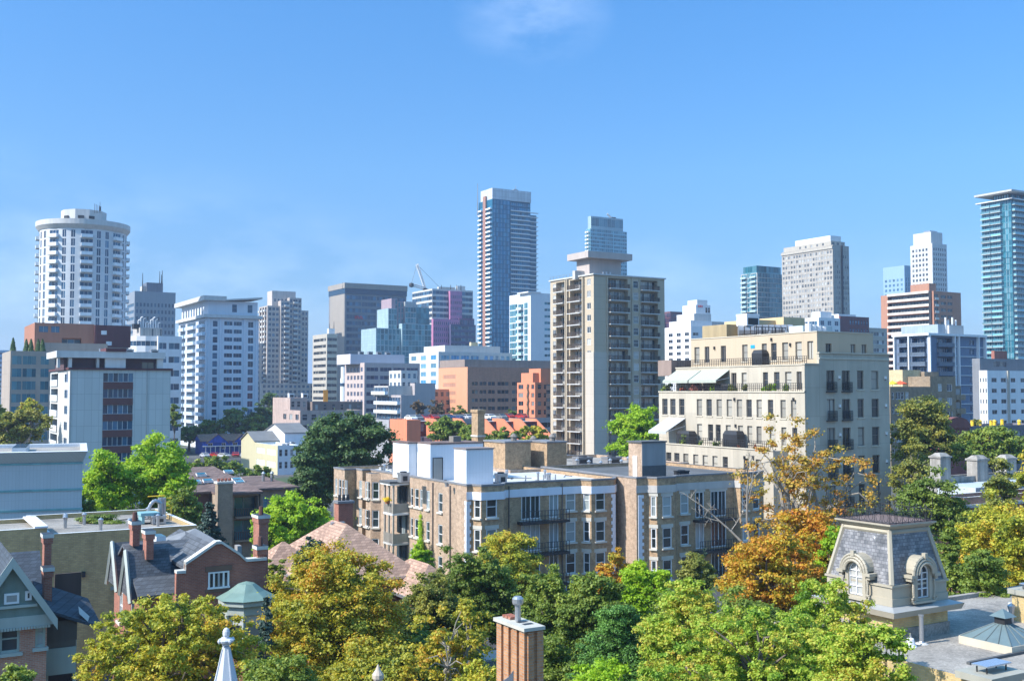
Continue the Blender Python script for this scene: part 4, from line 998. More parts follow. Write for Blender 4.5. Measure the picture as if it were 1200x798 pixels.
# one full-height street front from corner to right end, taller past px 960
xs = b.fx(960)
H2 = zT2; tf = .35
top = [ft+0-i*fh for i in range(6)]
# body block (left side shows below the planted terrace)
mbw = MB()
b.wall(mbw, (0, L_), (0, tf), 0, zT3, [lraw(Lrow3, zf(468.5, 0, 4), 2.2), lraw(Lrow4, zf(500.5, 0, 4), 2.15)]+[lraw(Lrow4, zf(500.5, 0, 4)-k*fh, 2.15) for k in (1, 2, 3)], CR, stK)
mbw.build('side_wall', b.root)
fr = MB()
def fraw(W0, x0, cols):
    out = []
    for i, zt_ in enumerate(top):
        for k, a, c in cols: out.append((k, (a*W-x0)/W0, (c*W-x0)/W0, zt_-2.25-(.15 if k == 'door' else 0), zt_, 3.4))
    return [('raw', out)]
b.wall(fr, (xs, 0), (W, 0), 0, zS, fraw(W-xs, xs, F1), CR, stK)
b.wall(fr, (0, 0), (xs-.001, 0), 0, H2, None, CR, stK)
b.wall(fr, (W, 0), (W, L_), 0, zT2, [(ev('win', 7, fill=.25), zT2-.8, fh, 6)], CR, stK); b.wall(fr, (W, L_), (0, L_), 0, zT3, None, CR, stK)
b.wall(fr, (0, tf), (0, 0), zT3+.001, H2, None, CR, stK); b.wall(fr, (0, tf), (0, 0), 0, zT3, None, CR, stK)
fr.box(.001, .002, H2-1, 2.2, tf, H2, CR); fr.box(xs+.002, .002, zT2+.01, W, .34, zS-.002, CR)
fr.build('front_wall', b.root)
mb = MB(); mb.box(-.1, -.14, zT2, xs-.01, tf+.1, zT2+.14, CRT); mb.box(xs-.1, -.16, zS, W+.1, .42, zS+.14, CRT); mb.box(xs, -.1, zf(421.5, 8, 0), W, -.003, zf(421.5, 8, 0)+.2, CRT)
mb.box(-.12, -.0, zT3-.05, .25, L_, zT3+.12, CRT); mb.build('cornice', b.root)
MB().box(.26, tf+.01, zT3-.5, 3, L_-.3, zT3-.35, MATS['roof_gravel']).build('terrace_floor', b.root)
# tier 2
x2 = 2.1; y2 = b.ly(792, x2)
c2 = lambda *p: [(k, 1-(b.ly(a, x2)-tf)/(y2-tf), 1-(b.ly(c, x2)-tf)/(y2-tf)) for k, a, c in p]
Lr2 = c2(('door', 857, 863), ('win', 869, 875), ('win', 894, 900), ('win', 907, 913.5), ('win', 920, 927.5), ('door', 933.5, 939.5))
mb = MB(); b.wall(mb, (x2, y2), (x2, tf), zT3-.35, zT2, [lraw(Lr2, zf(435.5, x2, 4), 2.2)], CR, stK); b.wall(mb, (W-.35, y2), (x2, y2), zT3-.4, zT2, None, CR, stK)
mb.face([(x2, tf, zT2-.25), (W-.35, tf, zT2-.25), (W-.35, y2, zT2-.25), (x2, y2, zT2-.25)], MATS['roof_gravel']); mb.build('terrace_wall', b.root)
MB().box(x2-.1, tf+.11, zT2, x2+.28, y2, zT2+.14, CRT).build('coping', b.root)
mb = MB(); mb.box(x2-.02, b.ly(787, x2)-0, zf(421, 3, 22)-2.2, x2+4, b.ly(787, x2)+.0001+3, zf(421, 3, 22), plain('redbrown_box', (.27, .2, .17), .8)); mb.build('roof_box', b.root)
# penthouse
x3 = b.fx(958, 1.6); y3 = 1.6; yl3 = b.ly(810, x3); zP = zf(389, x3, y3)
c3 = lambda *p: [(k, 1-(b.ly(a, x3)-y3)/(yl3-y3), 1-(b.ly(c, x3)-y3)/(yl3-y3)) for k, a, c in p]
Lr3 = c3(('win', 814, 820), ('door', 826, 831.5), ('door', 845, 851), ('win', 870, 876.5), ('win', 893, 899), ('win', 904, 910.5), ('win', 917, 924), ('win', 932.5, 940), ('door', 946.5, 953.5))
xr3 = b.fx(1024, y3)
c4 = lambda *p: [(k, (b.fx(a, y3)-x3)/(xr3-x3), (b.fx(c, y3)-x3)/(xr3-x3)) for k, a, c in p]
CP = panels('penthouse_cream', (.47, .38, .27), 3., 3.4, .02, .85, .04)
mb = MB(); b.wall(mb, (x3, yl3), (x3, y3), zT2-.2, zP, [lraw(Lr3, zf(401, x3, 6), 2.2)], CP, stK)
b.wall(mb, (x3, y3), (xr3, y3), zT2-.2, zP, [('raw', [(k, a, c, zf(402, x3, y3)-2, zf(402, x3, y3), 3) for k, a, c in c4(('door', 968, 975), ('door', 997, 1003), ('door', 1010, 1016))])], CP, stK)
b.wall(mb, (xr3, y3), (xr3, yl3), zT2-.2, zP, None, CP, stK); b.wall(mb, (xr3, yl3), (x3, yl3), zT2-.2, zP, None, CP, stK)
mb.face([(x3, y3, zP-.2), (xr3, y3, zP-.2), (xr3, yl3, zP-.2), (x3, yl3, zP-.2)], MATS['roof_gravel'])
mb.build('penthouse', b.root)
mb = MB(); mb.box(x3-.08, y3-.08, zP+.001, xr3+.05, y3+.25, zP+.13, CRT); mb.box(x3-.08, y3+.251, zP+.001, x3+.25, yl3, zP+.13, CRT); mb.build('coping', b.root)
# roof plant: tan room, ducts and screens
xq = b.fx(918, 12); 
yq = 12
def rbox(pa, pb, yt_, back, l, m, part, zb=None):
    xa = b.fx(pa, back); xb = b.fx(pb, back); MB().box(xa, back, zb or zP-.2, xb, back+l, b.z(yt_, xa, back), m).build(part, b.root)
TANR = plain('tan_room', (.56, .43, .25), .8, .06)
rbox(885, 919, 374.5, 17, 6, TANR, 'plant_room'); rbox(919.1, 944, 371.5, 15.5, 8, TANR, 'plant_room'); rbox(852, 878, 380, 20, 5, plain('tan_dark', (.36, .28, .16), .8), 'plant_room')
SCR = plain('duct_grey', (.30, .31, .33), .4, .12, metal=.4)
mb = MB(); ya = 14
xa, xb = b.fx(862, ya+4), b.fx(936, ya-2)
for i in range(9):
    x = xa+(xb-xa)*i/9; mb.tube((x, ya+3.4-.5*i, zP+1.0), (x+(xb-xa)/9*.9, ya+3.0-.5*i, zP+1.0), .75, .75, SCR, 10)
mb.build('duct', b.root)
mb = MB()
for i in range(16):
    x = b.fx(885, ya-1)+i*.62; mb.box(x, ya-1, zP-.1, x+.08, ya-.92, zP+1.3, DARK)
mb.box(b.fx(885, ya-1), ya-.98, zP+1.2, b.fx(885, ya-1)+10, ya-.94, zP+1.3, DARK); mb.build('roof_screen', b.root)
hvac(b, b.fx(876, 16), 16, zP+1.6, 2.2, 2, 1.6, WHITE)
ARCH = MB(); xz = b.fx(948, 8)
for i in range(4):
    ARCH.tube((xz+i*.9, 8, zP), (xz+i*.9, 8, zP+1.5-.1*i), .42, .42, WHITE, 10)
ARCH.box(xz-.4, 8.6, zP-.1, xz+5, 11, zP+1.3, plain('pale_unit', (.5, .58, .6), .5)); ARCH.build('air_handler', b.root)
# lower protruding tier with terrace
xl = -2.4; yA, yB = b.ly(905, xl), b.ly(778, xl); zL = zf(523.5, xl, 14)
cl = lambda *p: [(k, 1-(b.ly(a, xl)-yA)/(yB-yA), 1-(b.ly(c, xl)-yA)/(yB-yA)) for k, a, c in p]
Lr5 = cl(*[('win', p-3, p+3) for p in (783, 792.5, 803, 814.5, 825.5, 837, 849, 873.5, 887.5)])
mb = MB(); b.wall(mb, (xl, yB), (xl, yA), 0, zL, [lraw(Lr5, zL-1.1-k*fh, 2.15) for k in range(4)], CR, stK); b.wall(mb, (xl, yA), (-.01, yA), 0, zL, None, CR, stK); b.wall(mb, (-.01, yB), (xl, yB), 0, zL, None, CR, stK)
mb.face([(xl, yA, zL-.1), (-.01, yA, zL-.1), (-.01, yB, zL-.1), (xl, yB, zL-.1)], MATS['roof_gravel']); mb.build('lower_wall', b.root)
MB().box(xl-.12, yA-.1, zL+.001, xl+.2, yB, zL+.14, CRT).build('coping', b.root)
# railings
def railing(b, p, q, z, h=1.05, step=.5, part='railing', r=.025, bars=3):
    mb = MB(); p = np.array(p, float); q = np.array(q, float); L = np.linalg.norm(q-p); n = max(1, int(L/step))
    for i in range(n+1):
        c = p+(q-p)*i/n; mb.box(c[0]-r, c[1]-r, z, c[0]+r, c[1]+r, z+h, DARK)
    for k in range(bars):
        zz_ = z+h-.001-k*h/bars*.95; mb.tube((*p, zz_), (*q, zz_), r, r, DARK, 4)
    return mb.build(part, b.root)
railing(b, (0.06, .5), (.06, L_-.5), zT3+.12, .95, .35); railing(b, (x2+.1, 1.8), (x2+.1, y2-.2), zT2+.14, .95, .35); railing(b, (xl+.05, yA+.1), (xl+.05, yB-3), zL+.14, .95, .35)
for zt_ in top[:5]:
    for k, a, c in F1[:2]:
        railing(b, (a*W-.1, -.28), (c*W+.1, -.28), zt_-2.5, 1.1, .16); MB().box(a*W-.12, -.3, zt_-2.62, c*W+.12, -.003, zt_-2.5, DARK).build('sill_shelf', b.root)
# wall lamps on the front
for i, zt_ in enumerate(top[:4]):
    for p in (983, 1037): x = b.fx(p); MB().box(x-.1, -.2, zt_-1, x+.1, -.003, zt_-.65, WHITE).lathe(x, -.12, [(.09, zt_-1.1), (.09, zt_-1.0)], DARK, 8).build('wall_lamp', b.root)
for p, py, x in ((838, 407, x3), (927, 403, x3), (905, 397, x3), (930, 467, 0), (861, 467, 0), (862, 498, 0), (841, 502, 0), (882, 535, xl), (872, 535, xl)):
    y = b.ly(p, x); z = b.z(py, x, y); MB().box(x-.2, y-.1, z-.3, x-.003, y+.1, z+.1, DARK).build('wall_lamp', b.root)
b.done(); CONDO = b
# awnings
AW = None
def awn_mat():
    m, nt, bs = newmat('awning_stripe'); w = N(nt, 'ShaderNodeTexWave'); nt.links.new(objvec(nt), w.inputs['Vector']); w.bands_direction = 'Y'; w.inputs['Scale'].default_value = 1.2
    nt.links.new(ramp(nt, w.outputs[1], [(.45, (.30, .33, .28)), (.55, (.42, .44, .38))]), bs.inputs['Base Color']); bs.inputs['Roughness'].default_value = .8; return m
AWM = awn_mat(); AWG = plain('awning_grey', (.40, .41, .41), .8, .04)
def awning(xw, ya, yb, z1, out, drop, mat, label):
    root = empty('awning', b.world(xw, (ya+yb)/2, z1), b.g, label=label, cat='awning', group='awnings on the cream condominium terraces')
    h = (yb-ya)/2; mb = MB()
    v = [(-.02, -h, 0), (-out, -h, -drop), (-out, h, -drop), (-.02, h, 0)]; v2 = [(x, y, z+.06) for x, y, z in v]
    mb.mesh(v+v2, [(0, 1, 2, 3), (7, 6, 5, 4), (0, 4, 5, 1), (2, 6, 7, 3)], mat); mb.box(-out-.04, -h, -drop-.3, -out-.001, h, -drop+.06, mat)
    mb.build('canopy', root)
    mb = MB()
    for s in (-h+.1, 0, h-.1): mb.tube((-.05, s, -1.0), (-out+.1, s, -drop-.02), .035, .035, WHITE, 6)
    mb.build('arm', root)
zA = zf(434, x2, 20)
ya_, yb_ = b.ly(818, x2), b.ly(788, x2)
awning(x2, b.ly(855, x2), b.ly(822, x2)-.1, zT2-.4, 2.3, 1.35, AWM, 'striped pale awning, the right one of the pair on the planted terrace')
awning(x2, b.ly(822, x2)+.1, b.ly(792, x2), zT2-.4, 2.3, 1.35, AWM, 'striped pale awning, the left one of the pair on the planted terrace')
yc_ = b.ly(803, 0)
awning(0, yc_, b.ly(782, 0), zf(490.5, 0, yc_), 3.3, 1.7, AWG, 'plain grey awning over the lower left terrace of the cream condominium')
# black covered spa boxes
def coverbox(x, y, z, w, l, h, label, parent=None):
    root = empty('covered_grill', b.world(x, y, z), b.g, label=label, cat='cover')
    mb = MB(); mb.frustum([(0, 0), (w, 0), (w, l), (0, l)], 0, [(0, 0), (w, 0), (w, l), (0, l)], h*.8, DARK); mb.frustum([(0, 0), (w, 0), (w, l), (0, l)], h*.8+.002, [(.15, .25), (w-.1, .25), (w-.1, l-.25), (.15, l-.25)], h, DARK); mb.build('cover', root)
    MB().box(.05, .05, -.0, w-.05, l-.05, .1, STEEL).build('base', root)
coverbox(x2+.5, b.ly(890, x2), zT2-.2, 1.1, 1.9, 2.3, 'black covered box on the top terrace by the penthouse wall')
mb = MB(); y_ = b.ly(885, x3); mb.box(-.05, 0, 0, -.003, .75, .42, plain('cyan_sign', (.02, .35, .6), .4)); mb.build('window_poster', CONDO.root, (x3, y_, b.z(408, x3, y_)))
coverbox(-1.7, b.ly(863, -1.7), zL-.1, 1.3, 2.6, 2.2, 'tall black covered box on the lower terrace')
coverbox(-1.7, b.ly(807, -1.7), zL-.1, 1.3, 2.6, 1.9, 'black covered furniture beside the plain grey awning')
coverbox(.5, b.ly(853, .5), zT3-.3, 1.3, 2.6, 1.3, 'dark covered furniture on the planted terrace by the awnings')
# ================================================================== brown brick walk-ups
BRN = brick('walkup_brick', (.33, .195, .10), (.45, .285, .16), (.42, .34, .23), big=.45, blot=2.0)
BRL = brick('walkup_brick_side', (.36, .235, .155), (.46, .32, .22), (.40, .33, .26), big=.4, blot=2.0)
QS = plain('quoin_white', (.66, .68, .74), .7, .05); LT = plain('limestone', (.52, .49, .43), .85, .08)
GW = glass('glass_walkup', (.015, .022, .025), (.34, .38, .38), .3)
stb = S(GW, WHITE, wall=BRN, det=1, fw=.1, sill=LT, lintel=LT); stb['dep'] = .1; stb['depth'] = {'dh': .1, 'door': .1, 'win': .1}
sts = S(GW, WHITE, wall=BRL, det=1, fw=.09, sill=LT); sts['depth'] = {'dh': .12, 'win': .12, 'door': .12}
FH = 3.12
def quoins(b, x, y, z1, sx_=1, w=.35):
    mb = MB()
    for i in range(int(z1/.34)):
        q = w*(1.25 if i % 2 else .8); mb.box(min(x, x+sx_*q), y-.07, i*.34, max(x, x+sx_*q), y+.0-.003, i*.34+.33, QS); mb.box(x-.07 if sx_ > 0 else x+.003, y-.07, i*.34, x-.003 if sx_ > 0 else x+.07, y+q*.9, i*.34+.33, QS)
    mb.build('quoins', b.root)
def polyface(b, poly, i, px0, px1):
    a, c = poly[i], poly[(i+1) % len(poly)]; L = math.hypot(c[0]-a[0], c[1]-a[1]); d = ((c[0]-a[0])/L, (c[1]-a[1])/L)
    return b.solve(px0, a, d)/L, b.solve(px1, a, d)/L
b = B('apartment_house', 'brown brick apartment house with white roof sheds and a white band, centre', 'apartment building', 479, 547, 722, 568, 102, group='brown brick walk-up apartment houses', ref=600)
W, H = b.W, b.H; py = lambda p, x=0, y=0: b.z(p, x, y)
yA = b.L; yP = b.ly(450, -1.8); yC = b.ly(434, 0); yC2 = b.ly(417, -1.0); yD = b.ly(391, -2.4)
fx = b.fx
poly = [(0, 0), (fx(553), 0), (fx(564, -1.0), -1.0), (fx(590, -1.0), -1.0), (fx(592), 0), (fx(680), 0), (fx(693, -1.1), -1.1), (fx(720, -1.1), -1.1), (fx(722.5), 0),
        (fx(722.5), 22), (9, 22), (9, yD), (-2.4, yD), (-2.4, yC2+.0), (-1.0, yC2), (-1.0, yC), (0, yC)]
sp_ = {}
rowz = [py(591, 5, 0)+1.05-i*FH for i in range(4)]
def addrow(i, cols, stz=None, h=2.05, zoff=0):
    out = []
    for k, a, c in cols:
        u0, u1 = polyface(b, poly, i, a, c)
        for zt in rowz: out.append((k, u0, u1, zt-(2.6 if k == 'door' else h)+zoff, zt+zoff+(.1 if k == 'door' else 0), 3.1))
    sp_.setdefault(i, []).append(('raw', out))
addrow(1, [('dh', 555.5, 563)]); addrow(2, [('dh', 570, 582.5)]); addrow(4+0, [('door', 611, 633), ('door', 643.5, 654.5), ('dh', 663, 674.5)]) if False else None
addrow(5-0, [('dh', 683.5, 691)]); addrow(6, [('dh', 698, 709)])
b_p4 = polyface(b, poly, 4, 611, 633)
addrow(4, [('door', 611, 633), ('door', 643.5, 654.5), ('dh', 663, 674.5)])
mb = MB()
for i in range(len(poly)):
    if i in (len(poly)-1, 12, 14): continue
    b.wall(mb, poly[i], poly[(i+1) % len(poly)], 0, H, sp_.get(i), BRN, stb)
mb.build('wall', b.root)
# left side walls with their own windows
sd = MB()
def lw(x, ya, yb, cols, rows=None, hh=1.9):
    """left-facing wall: cols px"""
    L = ya-yb; out = []
    for k, a, c in cols:
        u0, u1 = (ya-b.ly(a, x))/L, (ya-b.ly(c, x))/L
        for zt in rows or rowz: out.append((k, u0, u1, zt-hh-.15, zt-.15, 3.1))
    b.wall(sd, (x, ya), (x, yb), 0, H, [('raw', out)], BRL, sts)
lw(0, yC, 0, [('dh', 436, 438.6), ('win', 481, 484), ('dh', 486, 490.5), ('dh', 492, 495), ('dh', 499.5, 503.5), ('dh', 513.5, 518.5)])
lw(-1.0, yC2, yC, [('dh', 421.5, 425), ('win', 427.5, 432)] if False else [('dh', 420.5, 424), ('dh', 427.5, 431.5)])
lw(-2.4, yD, yC2, [('dh', 392.5, 395), ('dh', 396.5, 399.5), ('dh', 400.2, 402.6), ('dh', 403.4, 406)])
sd.build('side_wall', b.root)
# angled bay on the left wall
yb0, yb1 = b.ly(446, 0), b.ly(434.5, 0)
bay = [(-.01, yb1), (-.9, yb1-.7), (-.9, yb0+.7), (-.01, yb0)]
mb = MB()
for i in range(3): b.wall(mb, bay[i], bay[i+1], 0, H-.3, [('raw', [('dh', .14, .86, zt-2.05, zt-.15, 3.1) for zt in rowz])], BRL, sts)
mb.face([(p[0], p[1], H-.3) for p in bay], MATS['roof_dark']); mb.build('bay_window', b.root)
inn = inset(poly, .3); mb = MB(); n = len(poly); par = .35
CAP = plain('parapet_cap', (.20, .20, .21), .6, .1)
for i in range(n):
    j = (i+1) % n
    mb.face([(*poly[i], H), (*poly[j], H), (*inn[j], H), (*inn[i], H)], CAP); mb.face([(*inn[i], H), (*inn[j], H), (*inn[j], H-par), (*inn[i], H-par)], BRN)
    a = inset(poly, -.06); mb.face([(*a[i], H-.12), (*a[j], H-.12), (*a[j], H+.05), (*a[i], H+.05)], CAP); mb.face([(*a[i], H+.05), (*a[j], H+.05), (*inn[j], H+.05), (*inn[i], H+.05)], CAP)
mb.build('parapet', b.root)
MB().face([(*p, H-par) for p in inn], MATS['roof_pale']).build('roof', b.root)
# white stone band along the front
mb = MB(); zb = py(576.5); 
fp = poly[:9]; o8 = inset(poly, -.09)
for i in range(8):
    mb.face([(*o8[i], zb-.75), (*o8[i+1], zb-.75), (*o8[i+1], zb), (*o8[i], zb)], QS); mb.face([(*o8[i], zb), (*o8[i+1], zb), (*poly[i+1], zb), (*poly[i], zb)], QS); mb.face([(*o8[i+1], zb-.75), (*o8[i], zb-.75), (*poly[i], zb-.75), (*poly[i+1], zb-.75)], QS)
mb.build('stone_band', b.root)
quoins(b, 0, 0, zb-.76); quoins(b, fx(720.3, -1.1), -1.1, zb-.76, -1)
# front iron balconies
for zt in rowz[:3]:
    xa, xb = fx(606), fx(661); z0 = zt-2.75; MB().box(xa, -1.1, z0-.25, xb, -.005, z0, DARK).build('balcony', b.root); railing(b, (xa+.05, -1.05), (xb-.05, -1.05), z0, 1.05, .35, bars=2)
# porch stack on the left side
PW = plain('porch_wood', (.34, .31, .27), .8, .15); xo = -1.8
MB().box(xo-.5, yA-.2, H-.75, -.01, yP+.2, H-.55, MATS['roof_dark']).box(xo-.4, yA-.1, H-.95, -.01, yP+.1, H-.76, WHITE).build('porch_roof', b.root)
for i in range(4):
    zf_ = H-3.9-i*FH; mb = MB(); mb.box(xo-.1, yA-.05, zf_-.2, -.01, yP, zf_, WHITE if i == 0 else CONC); mb.box(xo, yA, zf_+.05, xo+.06, yP, zf_+1.0, PW); mb.box(xo+.061, yA, zf_+.05, -.01, yA+.06, zf_+1.0, PW)
    for k in range(16): y = yA+(yP-yA)*k/15; mb.box(xo-.04, y-.04, zf_+.0, xo-.002, y+.04, zf_+1.05, PW)
    mb.build('porch_deck', b.root)
for y in (yA+.05, (yA+yP)/2, yP-.1): MB().box(xo-.02, y-.08, 0, xo+.14, y+.08, H-.95, PW).build('porch_post', b.root)
MB().box(-.05, yA+.3, 0, -.003, yP-.3, H-1.2, DARK).build('porch_painted_shade', b.root)  # dark sheet painting the porch shade onto the brick behind
for zt in rowz[:3]:
    y = (yA+yP)/2; MB().box(-.1, y-.5, zt-2.2, -.055, y+.3, zt-.1, GW).box(-.1, y+.7, zt-2, -.055, y+1.6, zt-.2, GW).build('window', b.root)
fp_ = MB().lathe(0, 0, [(.22, 0), (.28, .3)], plain('terracotta_pot', (.35, .14, .07), .8), 8).build('pot', None, b.world(xo-.15, (yA+yP)/2, H-2.95))
tag(fp_, 'clay pot holding yellow flowers on the top porch rail of the brown house', 'flower pot')
# roof sheds
SHED = panels('white_siding', (.68, .70, .74), .35, 6, .012, .85, .02)
def shed(p0, pc, p1, yt_, yb_, D, name, label=None, over=.15):
    """a shed by picture columns at depth D: left corner, near corner, right"""
    X0 = sx(pc, (yt_+yb_)/2)*D
    # local coords
    dx, dy = X0-b.C[0], D-b.C[1]; x = dx*b.d2[0]+dy*b.d2[1]; y = dx*b.d1[0]+dy*b.d1[1]
    w = b.fx(p1, y)-x; l = b.ly(p0, x)-y; z1 = b.z(yt_, x, y)
    return x, y, w, l, z1
x, y, w, l, z1 = shed(532, 546.5, 578, 527, 566, 104.5, 's')
y = max(y, .6); MB().box(x, y, H-.4, x+w, y+l, z1, SHED, MATS['roof_dark']).box(x-.08, y-.08, z1+.002, x+w+.08, y+l+.08, z1+.12, plain('shed_cap', (.22, .18, .17), .7)).build('roof_shed', b.root)
x2_, y2_, w2_, l2_, z2_ = shed(480, 532, 566, 520, 545, 113, 's')
x2_ = fx(480, 12.5)
mb = MB(); ya = 9.5; 
xa = fx(504, ya); za = b.z(521, xa, ya)
mb.box(xa, ya, H-.4, fx(566, ya), ya+4, za, SHED, MATS['roof_gravel']); 
xb_ = b.fx(479.5, ya+3); mb.box(xb_, ya+3.2, H-.4, xa-.01, ya+7.2, za+.0, SHED, MATS['roof_gravel'])
mb.box(xb_-.1, ya+3.1, za+.003, xa+.0, ya+7.3, za+.15, MATS['roof_brown']); mb.box(xa+.02, ya-.1, za+.003, fx(566, ya)+.1, ya+4.1, za+.15, MATS['roof_brown'])
mb.build('roof_shed', b.root)
mb = MB(); dxx = fx(501.5, ya); mb.box(xa+.35, ya-.05, H-.35, xa+1.35, ya-.004, H+1.95, plain('taupe_door', (.36, .34, .31), .7)); mb.box(xa+.27, ya-.08, H-.35, xa+.34, ya-.004, H+2.02, DARK).box(xa+1.36, ya-.08, H-.35, xa+1.43, ya-.004, H+2.02, DARK).box(xa+.341, ya-.08, H+1.96, xa+1.359, ya-.004, H+2.02, DARK); mb.build('shed_door', b.root)
MB().box(fx(531, ya+1), ya+1, za+.15, fx(540, ya+1), ya+2, za+.75, plain('sooty_brick', (.2, .18, .16), .9)).build('chimney', b.root)
for p, yy, s in ((470, 9, .9), (585, 3, .9), (521, 5, .35), (523, 2.5, .3)): hvac(b, fx(p, yy), yy, H-.34, s, s, s*1.1)
for p, yy in ((590, 2), (616, 1.4), (637, 1.2), (651, 1.0)): x = fx(p, yy+1.5); MB().tube((x, yy+1.5, H-.4), (x, yy+1.5, H+.35), .07, .07, STEEL, 6).build('vent_pipe', b.root)
b.done(); WALK = b
# second walk-up
b = B('apartment_house', 'brown brick apartment house behind the bare branches, with grey roof stair box', 'apartment building', 722, 746, 895, 559.5, 108, group='brown brick walk-up apartment houses', ref=600, L=18)
W, H = b.W, b.H; fx = b.fx
poly = [(0, 0), (fx(758), 0), (fx(770, -.9), -.9), (fx(791, -.9), -.9), (fx(793), 0), (fx(860), 0), (fx(868, -.9), -.9), (fx(880, -.9), -.9), (fx(895), 0), (fx(895), 18), (0, 18)]
sp_ = {}; rowz = [b.z(579.5, 4, 0)-i*3.2 for i in range(4)]
addrow(1, [('dh', 762.5, 769)]); addrow(2, [('dh', 776.5, 787)]); addrow(4, [('dh', 797.5, 807), ('door', 815, 825), ('door', 833, 851)]); addrow(6, [('dh', 870, 877)]); addrow(7, [('dh', 882.5, 890)])
mb = MB()
for i in range(len(poly)-1): b.wall(mb, poly[i], poly[i+1], 0, H, sp_.get(i), BRN, stb)
mb.build('wall', b.root)
mb = MB(); b.wall(mb, (0, 18), (0, 0), 0, H, None, BRL, sts); mb.build('side_wall', b.root)
inn = inset(poly, .3); mb = MB(); n = len(poly); a = inset(poly, -.06)
for i in range(n):
    j = (i+1) % n
    mb.face([(*inn[i], H), (*inn[j], H), (*inn[j], H-par), (*inn[i], H-par)], BRN)
    mb.face([(*a[i], H-.12), (*a[j], H-.12), (*a[j], H+.05), (*a[i], H+.05)], CAP); mb.face([(*a[i], H+.05), (*a[j], H+.05), (*inn[j], H+.05), (*inn[i], H+.05)], CAP)
mb.build('parapet', b.root); MB().face([(*p, H-par) for p in inn], MATS['roof_dark']).build('roof', b.root)
mb = MB(); zb = b.z(569); o8 = inset(poly, -.09)
BND = plain('band_taupe', (.46, .43, .40), .8, .08)
for i in range(8):
    mb.face([(*o8[i], zb-.75), (*o8[i+1], zb-.75), (*o8[i+1], zb), (*o8[i], zb)], BND); mb.face([(*o8[i], zb), (*o8[i+1], zb), (*poly[i+1], zb), (*poly[i], zb)], BND); mb.face([(*o8[i+1], zb-.75), (*o8[i], zb-.75), (*poly[i], zb-.75), (*poly[i+1], zb-.75)], BND)
mb.build('stone_band', b.root); quoins(b, .25, 0, zb-.76, 1, .5)
for zt in rowz[:3]:
    xa, xb = fx(812), fx(855); z0 = zt-2.75; MB().box(xa, -1.1, z0-.25, xb, -.005, z0, DARK).build('balcony', b.root); railing(b, (xa+.05, -1.05), (xb-.05, -1.05), z0, 1.05, .35, bars=2)
o, q = on_roof(b, 737, 752.5, 780, 519, 1.6, BRL, part='stair_box')
MB().box(q[0]+.0, q[1]-.05, H-.3+1.3, q[0]+q[2]+.05, q[1]-.003, q[4], plain('grey_cladding', (.27, .28, .29), .7, .12)).box(q[0]+.0, q[1]-.07, H-.35, q[0]+q[2]+.05, q[1]-.003, H+1.0, MATS['roof_dark']).build('cladding', b.root)
MB().box(q[0]-.05, q[1]+q[3]*.35, H-.3, q[0]-.004, q[1]+q[3]*.65, H+2.0, WHITE).build('shed_door', b.root)
MB().box(q[0]-.15, q[1]-.15, q[4]+.003, q[0]+q[2]+.15, q[1]+q[3]+.15, q[4]+.15, MATS['roof_dark']).build('box_roof', b.root)
hvac(b, fx(797, 3), 3, H-.34, 1.3, 1, .5, DARK); b.done()
# rear walk-ups with brick roof boxes and the tall stack
b = B('apartment_house', 'rear brown brick building with a row of roof boxes, behind the white sheds', 'apartment building', 560, 598, 740, 551, 121, group='brown brick walk-up apartment houses', L=20, W=26)
H = b.H
b.rect(0, 0, b.W, 20, 0, H, BRL, sts, [(ev('dh', 7, fill=.3), H-1, 3.1, 2)], None, roof=MATS['roof_gravel'], par=.4, cap=CAP)
for p0, pc, p1, yt_, back in ((574, 592, 622, 519, 4), (634, 641, 664, 519, 3), (622.5, 624, 636, 521, 7)):
    o, q = on_roof(b, p0, pc, p1, yt_, back, BRN, part='roof_box', L=5); MB().box(q[0]-.12, q[1]-.12, q[4]+.003, q[0]+q[2]+.12, q[1]+q[3]+.12, q[4]+.18, CAP).build('box_roof', b.root)
    MB().lathe(q[0]+q[2]*.5, q[1]+1, [(.35, q[4]+.19), (.35, q[4]+.6), (.5, q[4]+.65), (.15, q[4]+1.05)], plain('sooty_brick', (.2, .18, .16), .9), 8).build('chimney_pot', b.root)
MB().box(fx(588, 4)*0+b.fx(586, 5)-2.2, 4.6, H+.7, b.fx(586, 5)-2.1+.01, 5.5, H+1.6, WHITE).build('window', b.root)
for k, (p, yy) in enumerate(((690, 5), (704, 3), (715, 6), (728, 4), (676, 8), (736, 8))):
    MB().lathe(b.fx(p, yy), yy, [(.18, H-.4), (.18, H+.2), (.3, H+.22), (.05, H+.45)], STEEL, 8).build('vent_pipe', b.root)
for p, yy in ((678, 9), (712, 7)): hvac(b, b.fx(p, yy), yy, H-.4, 2.2, 1.4, .9, CAP)
b.done()
c_ = B('chimney_stack', 'tall square brown brick chimney stack rising behind the white roof sheds', 'chimney', 555.5, 560, 568, 480, 132, L=2.0)
c_.rect(0, 0, c_.W, 1.6, 0, c_.H-.35, BRN, stb, None, par=0); MB().box(-.12, -.12, c_.H-.346, c_.W+.12, 1.72, c_.H, BRN).build('cap', c_.root); MB().box(-.1, -.1, c_.z(512), c_.W+.1, 1.7, c_.z(510), LT).build('band', c_.root)
